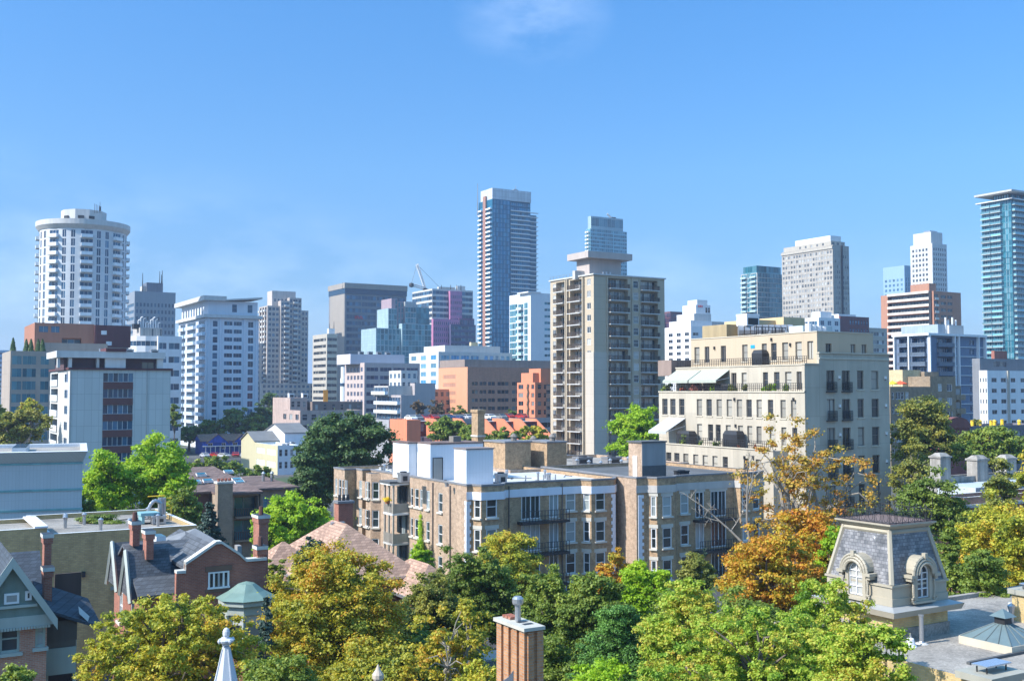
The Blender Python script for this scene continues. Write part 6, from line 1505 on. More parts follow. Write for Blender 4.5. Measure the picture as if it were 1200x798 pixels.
# arched dormers
def dormer(fc):
    """local: x along the face, -y outward, origin at face centre on plinth top"""
    root_loc, rz = fc; zb = zb1-.55
    hw, hs = .42, 1.25; proj = .30
    grp = MB(); n = 12
    def arch(r, zc): return [(r*math.cos(t), zc+r*math.sin(t)) for t in np.linspace(0, math.pi, n+1)]
    zc = hs; y0 = -.25
    # body block behind
    prof = [(-.62, 0)]+[(-p[0]*-1, p[1]) for p in arch(.62, zc)][::-1]+[(.62, 0)]
    prof = [(-.62, 0)]+[(x, z_) for x, z_ in arch(.62, zc)[::-1]]+[(.62, 0)]
    prof2 = prof
    hole = [(-hw, .12)]+[(x, z_) for x, z_ in arch(hw, zc)[::-1]]+[(hw, .12)]
    m = len(prof)
    for i in range(m-1):
        a, c = prof[i], prof[i+1]; h0, h1 = hole[i], hole[i+1]
        grp.face([(a[0], y0, a[1]), (h0[0], y0, h0[1]), (h1[0], y0, h1[1]), (c[0], y0, c[1])], GY)
        grp.face([(a[0], y0, a[1]), (c[0], y0, c[1]), (c[0], 1.0, c[1]), (a[0], 1.0, a[1])], GY)
        grp.face([(h0[0], y0, h0[1]), (h0[0], y0+.18, h0[1]), (h1[0], y0+.18, h1[1]), (h1[0], y0, h1[1])], GY)
    grp.face([(-.62, y0, 0), (.62, y0, 0), (hw, y0, .12), (-hw, y0, .12)], GY)
    for r in (.80, .66, .52):
        ar = arch(r, zc)
        for i in range(n):
            grp.tube((ar[i][0], y0-.09-(.80-r)*.2, ar[i][1]), (ar[i+1][0], y0-.09-(.8-r)*.2, ar[i+1][1]), .075, .075, GY, 6, False)
    ar = arch(.78, zc)
    for i in range(n):
        a, c = ar[i], ar[i+1]; grp.face([(a[0], y0-.12, a[1]+.06), (a[0], 1.0, a[1]+.06), (c[0], 1.0, c[1]+.06), (c[0], y0-.12, c[1]+.06)][::-1], GY)
    for s in (-1, 1):
        grp.box(s*.82-.2, y0-.18, zc-.14, s*.82+.2, y0+.6, zc+.0, GY); grp.box(s*.84-.1, y0-.08, zc-.3, s*.84+.1, y0+.4, zc-.142, GY)
        pts = [(s*(.70+.06*math.sin(t*3)), .12+(zc-.4)*t) for t in np.linspace(0, 1, 9)]
        for p, q_ in zip(pts[:-1], pts[1:]): grp.tube((p[0], y0-.02, p[1]), (q_[0], y0-.02, q_[1]), .06, .05, GY, 6, False)
        for k in range(8):
            t0, t1 = k*math.pi/4, (k+1)*math.pi/4; c0 = (s*.76, .1)
            grp.tube((c0[0]+.11*math.cos(t0), y0-.05, c0[1]+.11*math.sin(t0)), (c0[0]+.11*math.cos(t1), y0-.05, c0[1]+.11*math.sin(t1)), .045, .045, GY, 5, False)
    grp.box(-.1, y0-.2, zc+.72, .1, y0+.0, zc+.98, GY); grp.box(-.75, y0-.1, -.1, .75, y0+.3, .0, GY)
    o = grp.build('dormer', b.root, root_loc, rz)
    g2 = MB(); g2.face([(x, y0+.15, z_) for x, z_ in hole], GLC)
    g2.box(-.03, y0+.09, .12, .03, y0+.145, zc+hw, WHITE); 
    for zz_ in (.12, .52, .95, zc): g2.box(-hw, y0+.09, zz_, hw, y0+.14, zz_+.05, WHITE)
    for s in (-1, 1): g2.box(s*hw-.04, y0+.085, .12, s*hw+.04, y0+.146, zc, WHITE)
    ar = arch(hw-.02, zc)
    for i in range(n): g2.tube((ar[i][0], y0+.11, ar[i][1]), (ar[i+1][0], y0+.11, ar[i+1][1]), .035, .035, WHITE, 5, False)
    g2.build('window', o)
dormer(((w1/2, 0.05, zb1-.72), 0)); dormer(((0.05, l1/2, zb1-.72), -math.pi/2)); dormer(((w1-.05, l1/2, zb1-.72), math.pi/2))
b.done(); PAV = b
def rooftop_thing(name, label, cat, px, py, build):
    # point where the ray meets the roof plane
    dx, dy = (px-600)/F, (399-py)/F; t = (zR_-EYE)/(sp+dy*cp); loc = (dx*t, (cp-dy*sp)*t, zR_)
    r_ = empty(name, loc, G, label=label, cat=cat); build(r_); return r_
def bcup(r_):
    MB().box(-1.35, -1.35, 0, 1.35, 1.35, .35, CRT).build('curb', r_)
    sq = lambda s: [(-s, -s), (s, -s), (s, s), (-s, s)]
    MB().frustum(sq(1.3), .352, sq(.26), 1.0, plain('skylight_lead', (.13, .18, .19), .35, .1)).build('skirt', r_)
    mb = MB()
    for i in range(4):
        for t in (0, .25, .5, .75):
            a0, a1 = sq(1.3)[i], sq(1.3)[(i+1) % 4]; c0, c1 = sq(.26)[i], sq(.26)[(i+1) % 4]
            mb.tube((a0[0]+(a1[0]-a0[0])*t, a0[1]+(a1[1]-a0[1])*t, .37), (c0[0]+(c1[0]-c0[0])*t, c0[1]+(c1[1]-c0[1])*t, 1.01), .025, .02, plain('lead_rib', (.12, .15, .15), .5), 4)
    mb.build('ribs', r_)
    MB().box(-.26, -.26, 1.002, .26, .26, 1.32, DARK).build('vent_box', r_)
    MB().frustum(sq(.42), 1.322, sq(.03), 1.65, plain('skylight_lead', (.13, .18, .19), .35, .1)).build('cap', r_)
rooftop_thing('cupola_skylight', 'pyramid cupola skylight with small capped vent on the gravel roof', 'skylight', 1176, 756, bcup)
def bpipe(r_): MB().lathe(0, 0, [(.16, 0), (.10, .12), (.10, 1.25), (.13, 1.26), (.13, 1.32)], STEEL, 12).build('pipe', r_); MB().lathe(0, 0, [(.3, 0), (.2, .06)], CONC, 12).build('flashing', r_)
rooftop_thing('vent_pipe', 'upright grey metal vent pipe on the gravel roof below the pavilion', 'vent pipe', 1080, 754, bpipe)
def bcap(r_): MB().lathe(0, 0, [(.3, 0), (.22, .1), (.16, .35), (.05, .4)], WHITE, 12).lathe(0, 0, [(.05, .4), (.03, .6)], STEEL, 6).build('cap', r_)
rooftop_thing('roof_vent', 'small white conical roof vent beside the upright pipe', 'roof vent', 1067, 757, bcap)
def bchim(h, flat):
    def f(r_):
        MB().box(-.9, -.6, 0, .9, .6, h-.25, YB2).build('shaft', r_); MB().box(-1.05, -.75, h-.248, 1.05, .75, h, plain('cap_stone', (.33, .32, .27), .85, .1)).build('cap', r_)
        mb = MB()
        for x in (-.55, .55):
            for y in (-.2, .2): mb.box(x-.02, y-.02, h, x+.02, y+.02, h+.25, DARK)
        mb.build('rain_cap_legs', r_); MB().box(-.7, -.32, h+.252, .7, .32, h+.3, plain('rain_cap_metal', (.45, .52, .62), .25, .05, metal=.6)).build('rain_cap', r_)
    return f
rooftop_thing('chimney', 'buff brick chimney with metal rain cap at the right edge behind the cupola', 'chimney', 1212, 727, bchim(1.6, 1))
rooftop_thing('chimney', 'buff brick chimney with blue metal rain cap in the bottom right corner', 'chimney', 1163, 835, bchim(1.5, 1))
rooftop_thing('vent_pipe', 'short pale pipe beside the chimney at the right edge', 'vent pipe', 1184, 722, lambda r_: MB().lathe(0, 0, [(.14, 0), (.1, .7)], WHITE, 10).build('pipe', r_))
rooftop_thing('roof_seam', 'dark raised seam strip crossing the gravel roof', 'roof seam', 1186, 768, lambda r_: MB().box(-3, -.08, 0, 8, .08, .12, MATS['roof_dark']).build('strip', r_))
# ---- ribbed brick chimney, foreground
OB = brick('orange_brick', (.42, .18, .075), (.52, .26, .12), (.36, .27, .2), w=.21, h=.075, big=.2, blot=2)
X0 = at(617, 745, 29); c = empty('brick_chimney', (X0[0], X0[1], 0), G, label='ribbed orange brick chimney with stone cap and metal flue, foreground centre', cat='chimney')
zt = zpy(737, 29); lx = 1.5; wx = .46
mb = MB(); mb.box(0, 0, 0, wx, lx, zt-.05, OB)
for y0, y1 in ((.0, .26), (.4, .66), (.84, 1.1), (1.24, lx)): mb.box(-.07, y0, 0, -.002, y1, zt-.08, OB)
for x0, x1 in ((.02, .2), (.3, .5)): mb.box(x0, -.06, 0, x1, -.002, zt-.08, OB)
mb.build('shaft', c)
MB().box(-.14, -.11, zt-.045, wx+.07, lx+.07, zt+.05, plain('mortar_cap', (.45, .43, .37), .9, .12)).build('cap', c)
for y in (.25, .55): MB().box(.1, y, zt+.051, .4, y+.18, zt+.056, DARK).build('flue_opening', c)
mb = MB(); 
for k in range(5): mb.box(.08+.01*(k % 2), 1.0+k*.09, zt+.055, .36, 1.07+k*.09, zt+.13, RB)
mb.build('loose_bricks', c)
MB().lathe(.22, .82, [(.085, zt+.05), (.085, zt+.5)], STEEL, 12).lathe(.22, .82, [(.14, zt+.5), (.16, zt+.55), (.16, zt+.66), (.1, zt+.72)], STEEL, 14).build('flue', c)
# curved metal hip piece beside it
X1 = at(590, 806, 28); sgn = empty('ridge_flashing', X1, R(-8), label='curved dark metal ridge flashing at the foot of the ribbed chimney', cat='flashing')
mb = MB(); pts = [(-.65, -.02), (-.4, .03), (-.1, .12), (.12, .28), (.26, .46)]
for (x0, z0), (x1, z1) in zip(pts[:-1], pts[1:]): mb.mesh([(x0, -.05, -.5), (x1, -.05, -.5), (x1, -.05, z1), (x0, -.05, z0), (x0, .05, -.5), (x1, .05, -.5), (x1, .05, z1), (x0, .05, z0)], [(0, 1, 2, 3), (7, 6, 5, 4), (3, 2, 6, 7), (1, 5, 6, 2), (0, 3, 7, 4)], plain('zinc', (.2, .22, .26), .4, .1, metal=.5))
mb.box(-.65, -.08, -6, .27, .08, -.501, plain('zinc', (.2, .22, .26), .4)); mb.build('panel', sgn)
# rooftop clutter: vents, curbs, cable runs on the near flat roofs
def clutter(b, x0, y0, x1, y1, z, n, seed):
    r = random.Random(seed)
    for i in range(n):
        x, y = r.uniform(x0, x1), r.uniform(y0, y1); k = r.random()
        if k < .4: MB().lathe(x, y, [(.12, z), (.12, z+r.uniform(.3, .8)), (.2, z+.82), (.04, z+.95)], STEEL, 8).build('vent_pipe', b.root)
        elif k < .75: s_ = r.uniform(.4, .9); hvac(b, x, y, z, s_, s_*.8, s_*.8, r.choice([STEEL, CAP, CONC]))
        else:
            mb = MB(); p = (x, y, z+.06)
            for _ in range(4):
                q = (min(x1, max(x0, p[0]+r.uniform(-3, 3))), min(y1, max(y0, p[1]+r.uniform(-2, 2))), z+.06); mb.tube(p, q, .035, .035, DARK, 4); p = q
            mb.build('cable_run', b.root)
clutter(WALK, 1.5, 2, WALK.W-1, 8, WALK.H-.35, 12, 3); clutter(WALK, 0, 15, 6, 32, WALK.H-.35, 10, 4)
clutter(b2, 1, 1.5, b2.W-1, 11, b2.H-.35, 9, 5); clutter(CONDO, 6, 6, 11, 20, CONDO.z(389, 3.5, 1.6)-.2, 10, 6)
clutter(PAV, 5, -3, 9, 4.5, zR_, 4, 8)
for bb, x, y in ((WALK, WALK.fx(596), -.07), (WALK, WALK.fx(658.5), -.07), (WALK, -.1, 3.3), (WALK, -.1, 7.1)):
    MB().tube((x, y, 0), (x, y, bb.H-.3), .06, .06, plain('downpipe', (.12, .10, .09), .6), 6).build('downpipe', bb.root)
# ---- finials
X2 = at(264.5, 798, 26); f = empty('stone_spire', (X2[0], X2[1], 0), R(20), label='pale grey stone spire with ball finial, bottom left foreground', cat='spire')
zt = zpy(735, 26); SP = plain('spire_stone', (.52, .54, .58), .7, .08, 3)
a0 = R(45)
MB().lathe(0, 0, [(1.2, 0), (1.0, zt-5), (.29, zt-1.31), (.10, zt-.52), (.09, zt-.45)], SP, 8, a0/2).build('shaft', f)
MB().lathe(0, 0, [(.09, zt-.42), (.1, zt-.38), (.17, zt-.34), (.19, zt-.29), (.15, zt-.26), (.08, zt-.25), (.07, zt-.22)], SP, 14).build('collar', f)
MB().lathe(0, 0, [(.06, zt-.23), (.085, zt-.17), (.085, zt-.09), (.06, zt-.03), (.01, zt)], SP, 12).build('finial', f)
mb = MB()
for k in range(4):
    t = k*math.pi/2+.4; mb.tube((.30*math.cos(t), .30*math.sin(t), zt-1.35), (.10*math.cos(t), .10*math.sin(t), zt-.5), .025, .015, SP, 5)
    mb.lathe(.18*math.cos(t), .18*math.sin(t), [(.02, zt-.36), (.045, zt-.31), (.02, zt-.25)], SP, 6)
mb.build('ribs', f)
X2 = at(443, 798, 24); f = empty('stone_finial', (X2[0], X2[1], 0), 0, label='small weathered stone finial at the bottom edge under the orange maple', cat='finial')
zt = zpy(778, 24); SP2 = plain('finial_stone', (.48, .40, .32), .8, .1, 3)
MB().lathe(0, 0, [(.25, 0), (.2, zt-.5), (.07, zt-.4)], SP2, 8).build('shaft', f); MB().lathe(0, 0, [(.07, zt-.4), (.13, zt-.3), (.13, zt-.22), (.06, zt-.12), (.01, zt)], SP2, 10).build('knob', f)
# ================================================================== right middle: low roofs, gate piers, brick shops
b = B('low_building', 'low grey-roofed building with a row of yellow vents on top, right middle', 'building', 1100, 1106, 1230, 500, 190, L=14)
b.rect(0, 0, b.W, 8, 0, b.H, plain('slate_wall', (.16, .15, .17), .9), S(GL, WHITE), [(ev('win', 8, fill=.3), b.H-.5, 3, 2)], roof=MATS['roof_grey']); fx = b.fx
for i, p in enumerate((1117, 1139, 1148, 1161, 1165, 1174, 1194)):
    y = 2+(i % 3)*1.5; x = fx(p, y); MB().lathe(x, y, [(.3, b.H-.6), (.3, b.H+.5+.3*(i % 2)), (.42, b.H+.55+.3*(i % 2)), (.2, b.H+.9)], YL, 8).build('roof_vent', b.root)
b.done()
DR = plain('maroon_roof', (.20, .07, .06), .8, .1)
b = B('maroon_barrel_roof', 'low building under a maroon barrel roof below the brown brick apartments', 'building', 1100, 1106, 1136, 502, 180, L=3)
b.rect(0, 0, b.W, 3, 0, b.H, DR, S(), None, par=0)
mb = MB(); n = 12; w = b.W; hh = b.z(489)-b.H
pt = [(w/2-w/2*math.cos(t), b.H+hh*math.sin(t)) for t in np.linspace(0, math.pi, n+1)]
for i in range(n): mb.face([(pt[i][0], -.3, pt[i][1]), (pt[i+1][0], -.3, pt[i+1][1]), (pt[i+1][0], 3, pt[i+1][1]), (pt[i][0], 3, pt[i][1])], DR)
mb.face([(x, -.3, z_) for x, z_ in pt], DR); mb.build('roof', b.root); b.done()
SW = plain('weathered_stone', (.36, .34, .31), .95, .3, 1.5)
b = B('stone_terrace', 'weathered stone parapet wall with square capped piers, right middle', 'wall', 1095, 1102, 1230, 560, 118, L=8)
b.rect(0, 0, b.W, 2.2, 0, b.H, SW, S(), None, roof=MATS['roof_grey'], par=.6)
for p0, p1, yt_ in ((1101, 1113, 533), (1144, 1157, 536), (1178, 1190, 535)):
    x0_, x1_ = b.fx(p0, -.2), b.fx(p1, -.2); z1_ = b.z(yt_, x0_, 0); mb = MB(); mb.box(x0_, -.25, 0, x1_, 1.1, z1_-.35, SW); mb.box(x0_-.12, -.37, z1_-.348, x1_+.12, 1.22, z1_-.15, SW); mb.frustum([(x0_, -.25), (x1_, -.25), (x1_, 1.1), (x0_, 1.1)], z1_-.149, [(x0_+.35, .1), (x1_-.35, .1), (x1_-.35, .7), (x0_+.35, .7)], z1_+.2, SW); mb.build('pier', b.root)
mb = MB(); mb.box(-1, -5, 0, b.W, -.26, b.z(571, 0, -5), plain('pale_blue_roof', (.45, .5, .54), .6, .08)); mb.build('lower_roof', b.root); b.done()
b = B('brick_shop', 'red brick shopfront with white cornice below the stone piers', 'shop', 1120, 1128, 1235, 583, 104, L=8)
b.rect(0, 0, b.W, 3, 0, b.H, PKB, S(GL, WHITE, wall=PKB, det=1), [(ev('win', 6, fill=.5), b.H-.8, 3.2, 3)], roof=MATS['roof_dark'], cap=CONCW); MB().box(-.1, -.3, b.H-1.0, b.W, -.003, b.H-.7, CONCW).build('cornice', b.root); b.done()
# ================================================================== trees
rng = np.random.default_rng(5)
def leaves_mesh(P, Nn, size, mat, name='crown'):
    """one small folded leaf per point"""
    n = len(P); s = size*rng.uniform(.65, 1.35, n)[:, None]
    h = rng.normal(size=(n, 3)); u = np.cross(Nn, h); u /= np.linalg.norm(u, axis=1)[:, None]+1e-9; w = np.cross(Nn, u)
    a = P-u*s*.5; c = P+u*s*.5; d = P+w*s*.42-Nn*s*.10; e = P-w*s*.42-Nn*s*.10
    V = np.stack([a, e, c, d], 1).reshape(-1, 3)
    me = bpy.data.meshes.new(name); me.vertices.add(4*n); me.vertices.foreach_set('co', V.ravel())
    me.loops.add(4*n); me.loops.foreach_set('vertex_index', np.arange(4*n)); me.polygons.add(n)
    me.polygons.foreach_set('loop_start', np.arange(n)*4); me.polygons.foreach_set('loop_total', np.full(n, 4)); me.materials.append(mat); me.update(calc_edges=True); return me
def tree(name, label, px, yt, yb, wpx, D, mat, nleaf, leaf, dens=1., nclump=None, group=None, bark=None, seed=0, lean=0, squash=1., cr=.17, cat='tree', top_only=False, base_z=0, lobes=5, limb=1., conifer=False, ground=0):
    global rng
    rng = np.random.default_rng(seed+int(px)*7+int(yt))
    bark = bark or BARK
    X, Y, ztop = at(px, yt, D); zbot = max(zpy(yb, D), 1.2); rx = wpx/2/F*D; rz_ = (ztop-zbot)/2; zc = (ztop+zbot)/2; ry = rx*.85
    root = empty(name, (X, Y, ground), rng.uniform(0, 6), label=label, cat=cat, group=group)
    zc -= ground; zbot -= ground; ztop -= ground
    nclump = nclump or 70
    if D >= 100 and not conifer: rx *= 1.16; nclump = int(nclump*1.5); nleaf = int(nleaf*1.4); cr *= .88; leaf *= .9
    if D < 100 and not conifer: rx *= 1.15; nleaf = int(nleaf*2.8); leaf *= .66; nclump = int(nclump*2.6); cr *= .78; ry = rx*.9
    if conifer:
        t = rng.random(nclump)**.7; z = ztop-(ztop-zbot)*t*.97; rr = rx*(t**.85)*rng.uniform(.55, 1., nclump); an = rng.uniform(0, 2*math.pi, nclump)
        Cc = np.stack([rr*np.cos(an), rr*np.sin(an), z], 1); Cr = np.stack([rx*.26*(.4+t), rx*.26*(.4+t), rx*.12*(.5+t)], 1)
    else:
        # lobes: big masses, each with leaf clumps on its outside
        L0 = rng.normal(size=(lobes, 3)); L0 /= np.linalg.norm(L0, axis=1)[:, None]; L0[:, 2] = rng.uniform(-.75, .75, lobes)
        Lc = L0*np.array([rx, ry, rz_])*.42; Lr = rng.uniform(.5, .68, lobes)
        Lc[0] = (0, 0, rz_*.30); Lr[0] = .66
        k = rng.integers(0, lobes, nclump); v = rng.normal(size=(nclump, 3)); v /= np.linalg.norm(v, axis=1)[:, None]; v[:, 2] = np.where(v[:, 2] < -.7, -v[:, 2], v[:, 2])
        rad = rng.uniform(.55, 1.05, nclump)[:, None]
        Cc = Lc[k]+v*rad*Lr[k][:, None]*np.array([rx, ry, rz_])
        lim = np.sqrt((Cc[:, 0]/rx)**2+(Cc[:, 1]/ry)**2+(Cc[:, 2]/rz_)**2); f = np.where(lim > .93, .93/np.maximum(lim, 1e-6)*rng.uniform(.82, 1.18, nclump), 1.); Cc = Cc*f[:, None]
        Cc[:, 2] += zc; cr_ = cr*rng.uniform(.6, 1.35, nclump); m = min(rx, rz_)
        Cr = np.stack([cr_*m*1.15, cr_*m*1.15, cr_*m*.75*squash], 1)
    k = rng.integers(0, nclump, nleaf); v = rng.normal(size=(nleaf, 3)); v /= np.linalg.norm(v, axis=1)[:, None]; v[:, 2] = np.where((v[:, 2] < 0) & (rng.random(nleaf) < .5), -v[:, 2], v[:, 2])
    r = rng.random(nleaf)**.5; P = Cc[k]+v*r[:, None]*Cr[k]*(1+.34*rng.normal(size=(nleaf, 1)))
    Nn = v*.7+np.array([0, 0, .55])+rng.normal(size=(nleaf, 3))*.55; Nn /= np.linalg.norm(Nn, axis=1)[:, None]
    link('crown', leaves_mesh(P, Nn, leaf, mat), root)
    # trunk and limbs
    mb = MB(); tr = max(.08, min(.42, rx*.06))*limb*(.7 if D < 50 and limb == 1 else 1); zf_ = zbot+(ztop-zbot)*.22
    if conifer:
        mb.tube((0, 0, 0), (0, 0, ztop-.3), tr, .03, bark, 7); mb.build('trunk', root); return root
    fork = np.array((lean*rx*.3, 0, zf_)); mb.tube((0, 0, 0), tuple(fork), tr*1.25, tr*.9, bark, 8)
    nl = min(lobes+1, 7); tips = Cc[rng.choice(nclump, min(nclump, 46), replace=False)]
    mains = []
    for i in range(nl):
        e = (Lc[i % lobes]+np.array([0, 0, zc]))*1.; mid = (fork+e)/2+rng.normal(size=3)*rx*.08
        mb.tube(fork, mid, tr*.65, tr*.45, bark, 6, False); mb.tube(mid, e, tr*.45, tr*.25, bark, 6, False); mains.append((mid, e))
    for t in tips:
        ds = [np.linalg.norm(t-e) for _, e in mains]; m_, e = mains[int(np.argmin(ds))]
        st = m_+(e-m_)*rng.uniform(.3, 1.); q = (st+t)/2+rng.normal(size=3)*rx*.05; q[2] += .1*rx
        mb.tube(st, q, tr*.25, tr*.16, bark, 5, False); mb.tube(q, t, tr*.16, tr*.05, bark, 5, False)
    mb.build('trunk', root); return root
Y1 = (.34, .28, .035); Y2 = (.30, .30, .03); O1 = (.42, .20, .02); O2 = (.36, .13, .025); G1 = (.10, .17, .025); G2 = (.06, .11, .02); G3 = (.03, .065, .018); L1 = (.20, .32, .03); L2 = (.13, .24, .02); OL = (.19, .19, .035)
lm_maple = leafmat('leaves_turning_maple', [(.12, .18, .025), (.26, .28, .035), (.42, .39, .035), (.48, .38, .035), (.52, .25, .025)], .35, .5)
lm_ylw = leafmat('leaves_yellow_green', [(.13, .19, .025), (.28, .32, .03), (.42, .42, .04), (.52, .45, .045), (.55, .34, .035)], .35, .4)
lm_lime = leafmat('leaves_lime', [(.16, .30, .02), (.26, .43, .02), (.34, .52, .025), (.44, .55, .04)], .45, .4)
lm_dark = leafmat('leaves_dark', [(.05, .10, .03), (.07, .13, .04), (.10, .17, .05), (.14, .21, .06)], .28, .4)
lm_mid = leafmat('leaves_mid', [(.08, .13, .02), (.13, .20, .03), (.20, .27, .04), (.30, .35, .05)], .35, .4)
lm_olive = leafmat('leaves_olive', [(.10, .15, .03), (.17, .20, .04), (.26, .27, .05), (.38, .34, .06)], .35, .35)
lm_blue = leafmat('needles_blue', [(.02, .045, .035), (.035, .07, .055), (.06, .10, .08)], .1, .6)
lm_orange = leafmat('leaves_orange', [(.26, .28, .03), (.44, .37, .035), (.54, .34, .03), (.56, .26, .025), (.50, .18, .03)], .35, .5)
lm_rust = leafmat('leaves_rust', [(.24, .23, .04), (.40, .30, .04), (.50, .29, .04), (.46, .18, .04)], .3, .6)
lm_big = leafmat('leaves_bright_big', [(.10, .22, .02), (.22, .36, .03), (.34, .46, .05), (.47, .50, .07), (.52, .40, .06)], .4, .45)
lm_pine = leafmat('needles_pine', [(.05, .12, .03), (.09, .21, .035), (.16, .31, .05)], .15, .5)
lm_forest = leafmat('leaves_forest', [(.075, .12, .02), (.12, .18, .03), (.17, .24, .035), (.28, .33, .05)], .38, .4)
lm_brown = leafmat('leaves_brown', [(.10, .08, .04), (.16, .11, .06), (.22, .15, .08)], .2, .5)
T = tree
# nearest row
T('maple_tree', 'yellowing maple filling the bottom left corner behind the stone spire', 192, 694, 850, 250, 46, lm_ylw, 34000, .17, nclump=190, cr=.11, lobes=7)
T('maple_tree', 'large orange-yellow maple left of centre in front of the tan hipped roof', 392, 634, 850, 220, 54, lm_maple, 42000, .20, nclump=230, cr=.11, lobes=7)
T('maple_tree', 'orange-leaved maple with bare curving limbs left of the ribbed chimney', 528, 695, 850, 130, 43, lm_maple, 4500, .17, nclump=46, cr=.12, bark=BARKP, limb=.9, lobes=6)
T('maple_tree', 'low orange-yellow maple at the bottom edge beside the small finial', 478, 762, 900, 95, 40, lm_maple, 12000, .16, nclump=80, cr=.12)
T('maple_tree', 'sprawling bright yellow-green maple filling the bottom right centre', 895, 712, 900, 330, 40, lm_big, 62000, .15, nclump=300, cr=.085, lobes=9)
T('maple_tree', 'bright yellow-green maple top rising left in front of the pine', 800, 672, 850, 120, 48, lm_big, 18000, .17, nclump=110, cr=.12)
T('maple_tree', 'yellow-green maple with upright shoots just left of the slate pavilion', 968, 668, 850, 120, 44, lm_big, 14000, .16, nclump=90, cr=.12)
T('maple_tree', 'dense dark green maple above the ribbed chimney, left side', 553, 642, 800, 112, 70, lm_forest, 30000, .24, nclump=150, cr=.13)
T('maple_tree', 'olive maple left of the dense dark green maple', 505, 664, 820, 95, 66, lm_olive, 20000, .22, nclump=120, cr=.13)
T('maple_tree', 'dark green maple behind the bare curving limbs', 500, 735, 850, 100, 56, lm_forest, 14000, .22, nclump=90)
T('maple_tree', 'yellow-olive maple close to the brown apartment house front', 596, 622, 760, 110, 86, lm_ylw, 20000, .26, nclump=120, cr=.13)
T('maple_tree', 'green maple directly above the ribbed brick chimney', 637, 660, 820, 92, 64, lm_mid, 26000, .22, nclump=130, cr=.13)
T('maple_tree', 'green maple right of the ribbed chimney below the second bay', 696, 664, 830, 110, 62, lm_mid, 30000, .22, nclump=150, cr=.13)
T('maple_tree', 'small orange-topped tree between the two brown apartment houses', 722, 638, 760, 60, 76, lm_orange, 8000, .24, nclump=60)
T('maple_tree', 'yellow-green tree right of the small orange-topped tree', 752, 652, 800, 74, 70, lm_lime, 12000, .24, nclump=70)
T('pine_tree', 'bright green long-needled pine right of the ribbed chimney', 722, 700, 860, 96, 50, lm_pine, 40000, .13, nclump=170, cr=.14, lobes=6)
T('maple_tree', 'dark maple in the shade behind the ribbed chimney foot', 640, 745, 880, 110, 52, lm_forest, 16000, .2, nclump=100)
T('small_tree', 'small olive tree against the second brown apartment house', 812, 646, 740, 50, 88, lm_olive, 9000, .25, nclump=60)
T('evergreen_shrub', 'dark narrow evergreen beside the small olive tree', 826, 638, 730, 16, 90, lm_blue, 5000, .22, nclump=50, conifer=True)
T('maple_tree', 'orange maple in front of the brown apartment house right wing', 915, 615, 780, 155, 68, lm_orange, 19000, .25, nclump=120, cr=.12, lobes=7)
T('maple_tree', 'tall rust-orange maple with see-through crown against the cream condominium', 946, 468, 700, 175, 82, lm_rust, 5000, .27, nclump=54, cr=.10, bark=BARKP, limb=.8, lobes=10)
T('maple_tree', 'orange maple mass right of the bare tree below the tall rust maple', 940, 588, 720, 110, 76, lm_orange, 14000, .27, nclump=90)
T('maple_tree', 'yellow and green maple right of the slate pavilion', 1165, 582, 770, 150, 74, lm_ylw, 40000, .25, nclump=170, cr=.12, lobes=7)
T('spruce_tree', 'dark green fir just right of the slate pavilion', 1112, 600, 760, 62, 66, lm_forest, 22000, .2, nclump=130, conifer=True)
T('maple_tree', 'green maple behind the fir at the right', 1150, 640, 770, 70, 62, lm_mid, 14000, .22, nclump=90)
T('small_tree', 'green tree showing left of the slate pavilion', 985, 612, 740, 60, 72, lm_lime, 8000, .24, nclump=60)
T('small_tree', 'yellow-green tree between the rust maple and the pavilion top', 1000, 600, 700, 60, 92, lm_mid, 7000, .26, nclump=60)
T('small_tree', 'dark blue-green leafy tree in front of the tan hipped roof', 366, 628, 720, 44, 64, lm_blue, 10000, .2, nclump=80, cr=.16)
T('spruce_tree', 'blue-green conifer between the copper bay and the orange maple', 312, 700, 860, 42, 50, lm_blue, 14000, .16, nclump=100, conifer=True)
T('small_tree', 'yellow-green shrub growing at the foot of the brown house side wall', 494, 636, 700, 34, 97, lm_lime, 7000, .25, nclump=50)
# filler crowns between the named ones
T('maple_tree', 'yellow-green maple below the corner of the tan hipped roof', 446, 690, 850, 90, 62, lm_olive, 16000, .22, nclump=90)
T('maple_tree', 'yellow maple hanging behind the small stone finial', 425, 745, 900, 120, 46, lm_maple, 16000, .18, nclump=100)
T('maple_tree', 'shaded green maple under the orange maple right of the spire', 330, 765, 900, 100, 44, lm_mid, 12000, .18, nclump=80)
T('maple_tree', 'green maple behind the bright maple, under the small olive tree', 790, 690, 860, 100, 62, lm_mid, 14000, .22, nclump=90)
T('maple_tree', 'dark green tree right of the bright pine', 765, 725, 900, 90, 54, lm_forest, 14000, .2, nclump=90)
T('maple_tree', 'green maple under the orange maple at the second brown house', 868, 690, 860, 110, 60, lm_mid, 14000, .22, nclump=90)
T('maple_tree', 'yellow maple at the bottom edge left of the ribbed chimney', 560, 775, 920, 90, 38, lm_ylw, 10000, .16, nclump=70)
T('maple_tree', 'lime maple at the bottom edge right of the ribbed chimney', 715, 770, 920, 110, 40, lm_lime, 12000, .16, nclump=80)
T('maple_tree', 'green bush showing at the very bottom left corner', 22, 772, 900, 70, 44, lm_mid, 8000, .17, nclump=60)
T('maple_tree', 'golden maple crown at the bottom edge beside the gravel roof', 1012, 722, 900, 110, 36, lm_big, 14000, .15, nclump=80)
T('maple_tree', 'dark tree in the gap below the brown house side wall', 520, 680, 800, 70, 80, lm_forest, 10000, .24, nclump=70)
T('maple_tree', 'green tree in the gap between the two brown houses', 748, 690, 800, 60, 84, lm_forest, 9000, .24, nclump=60)
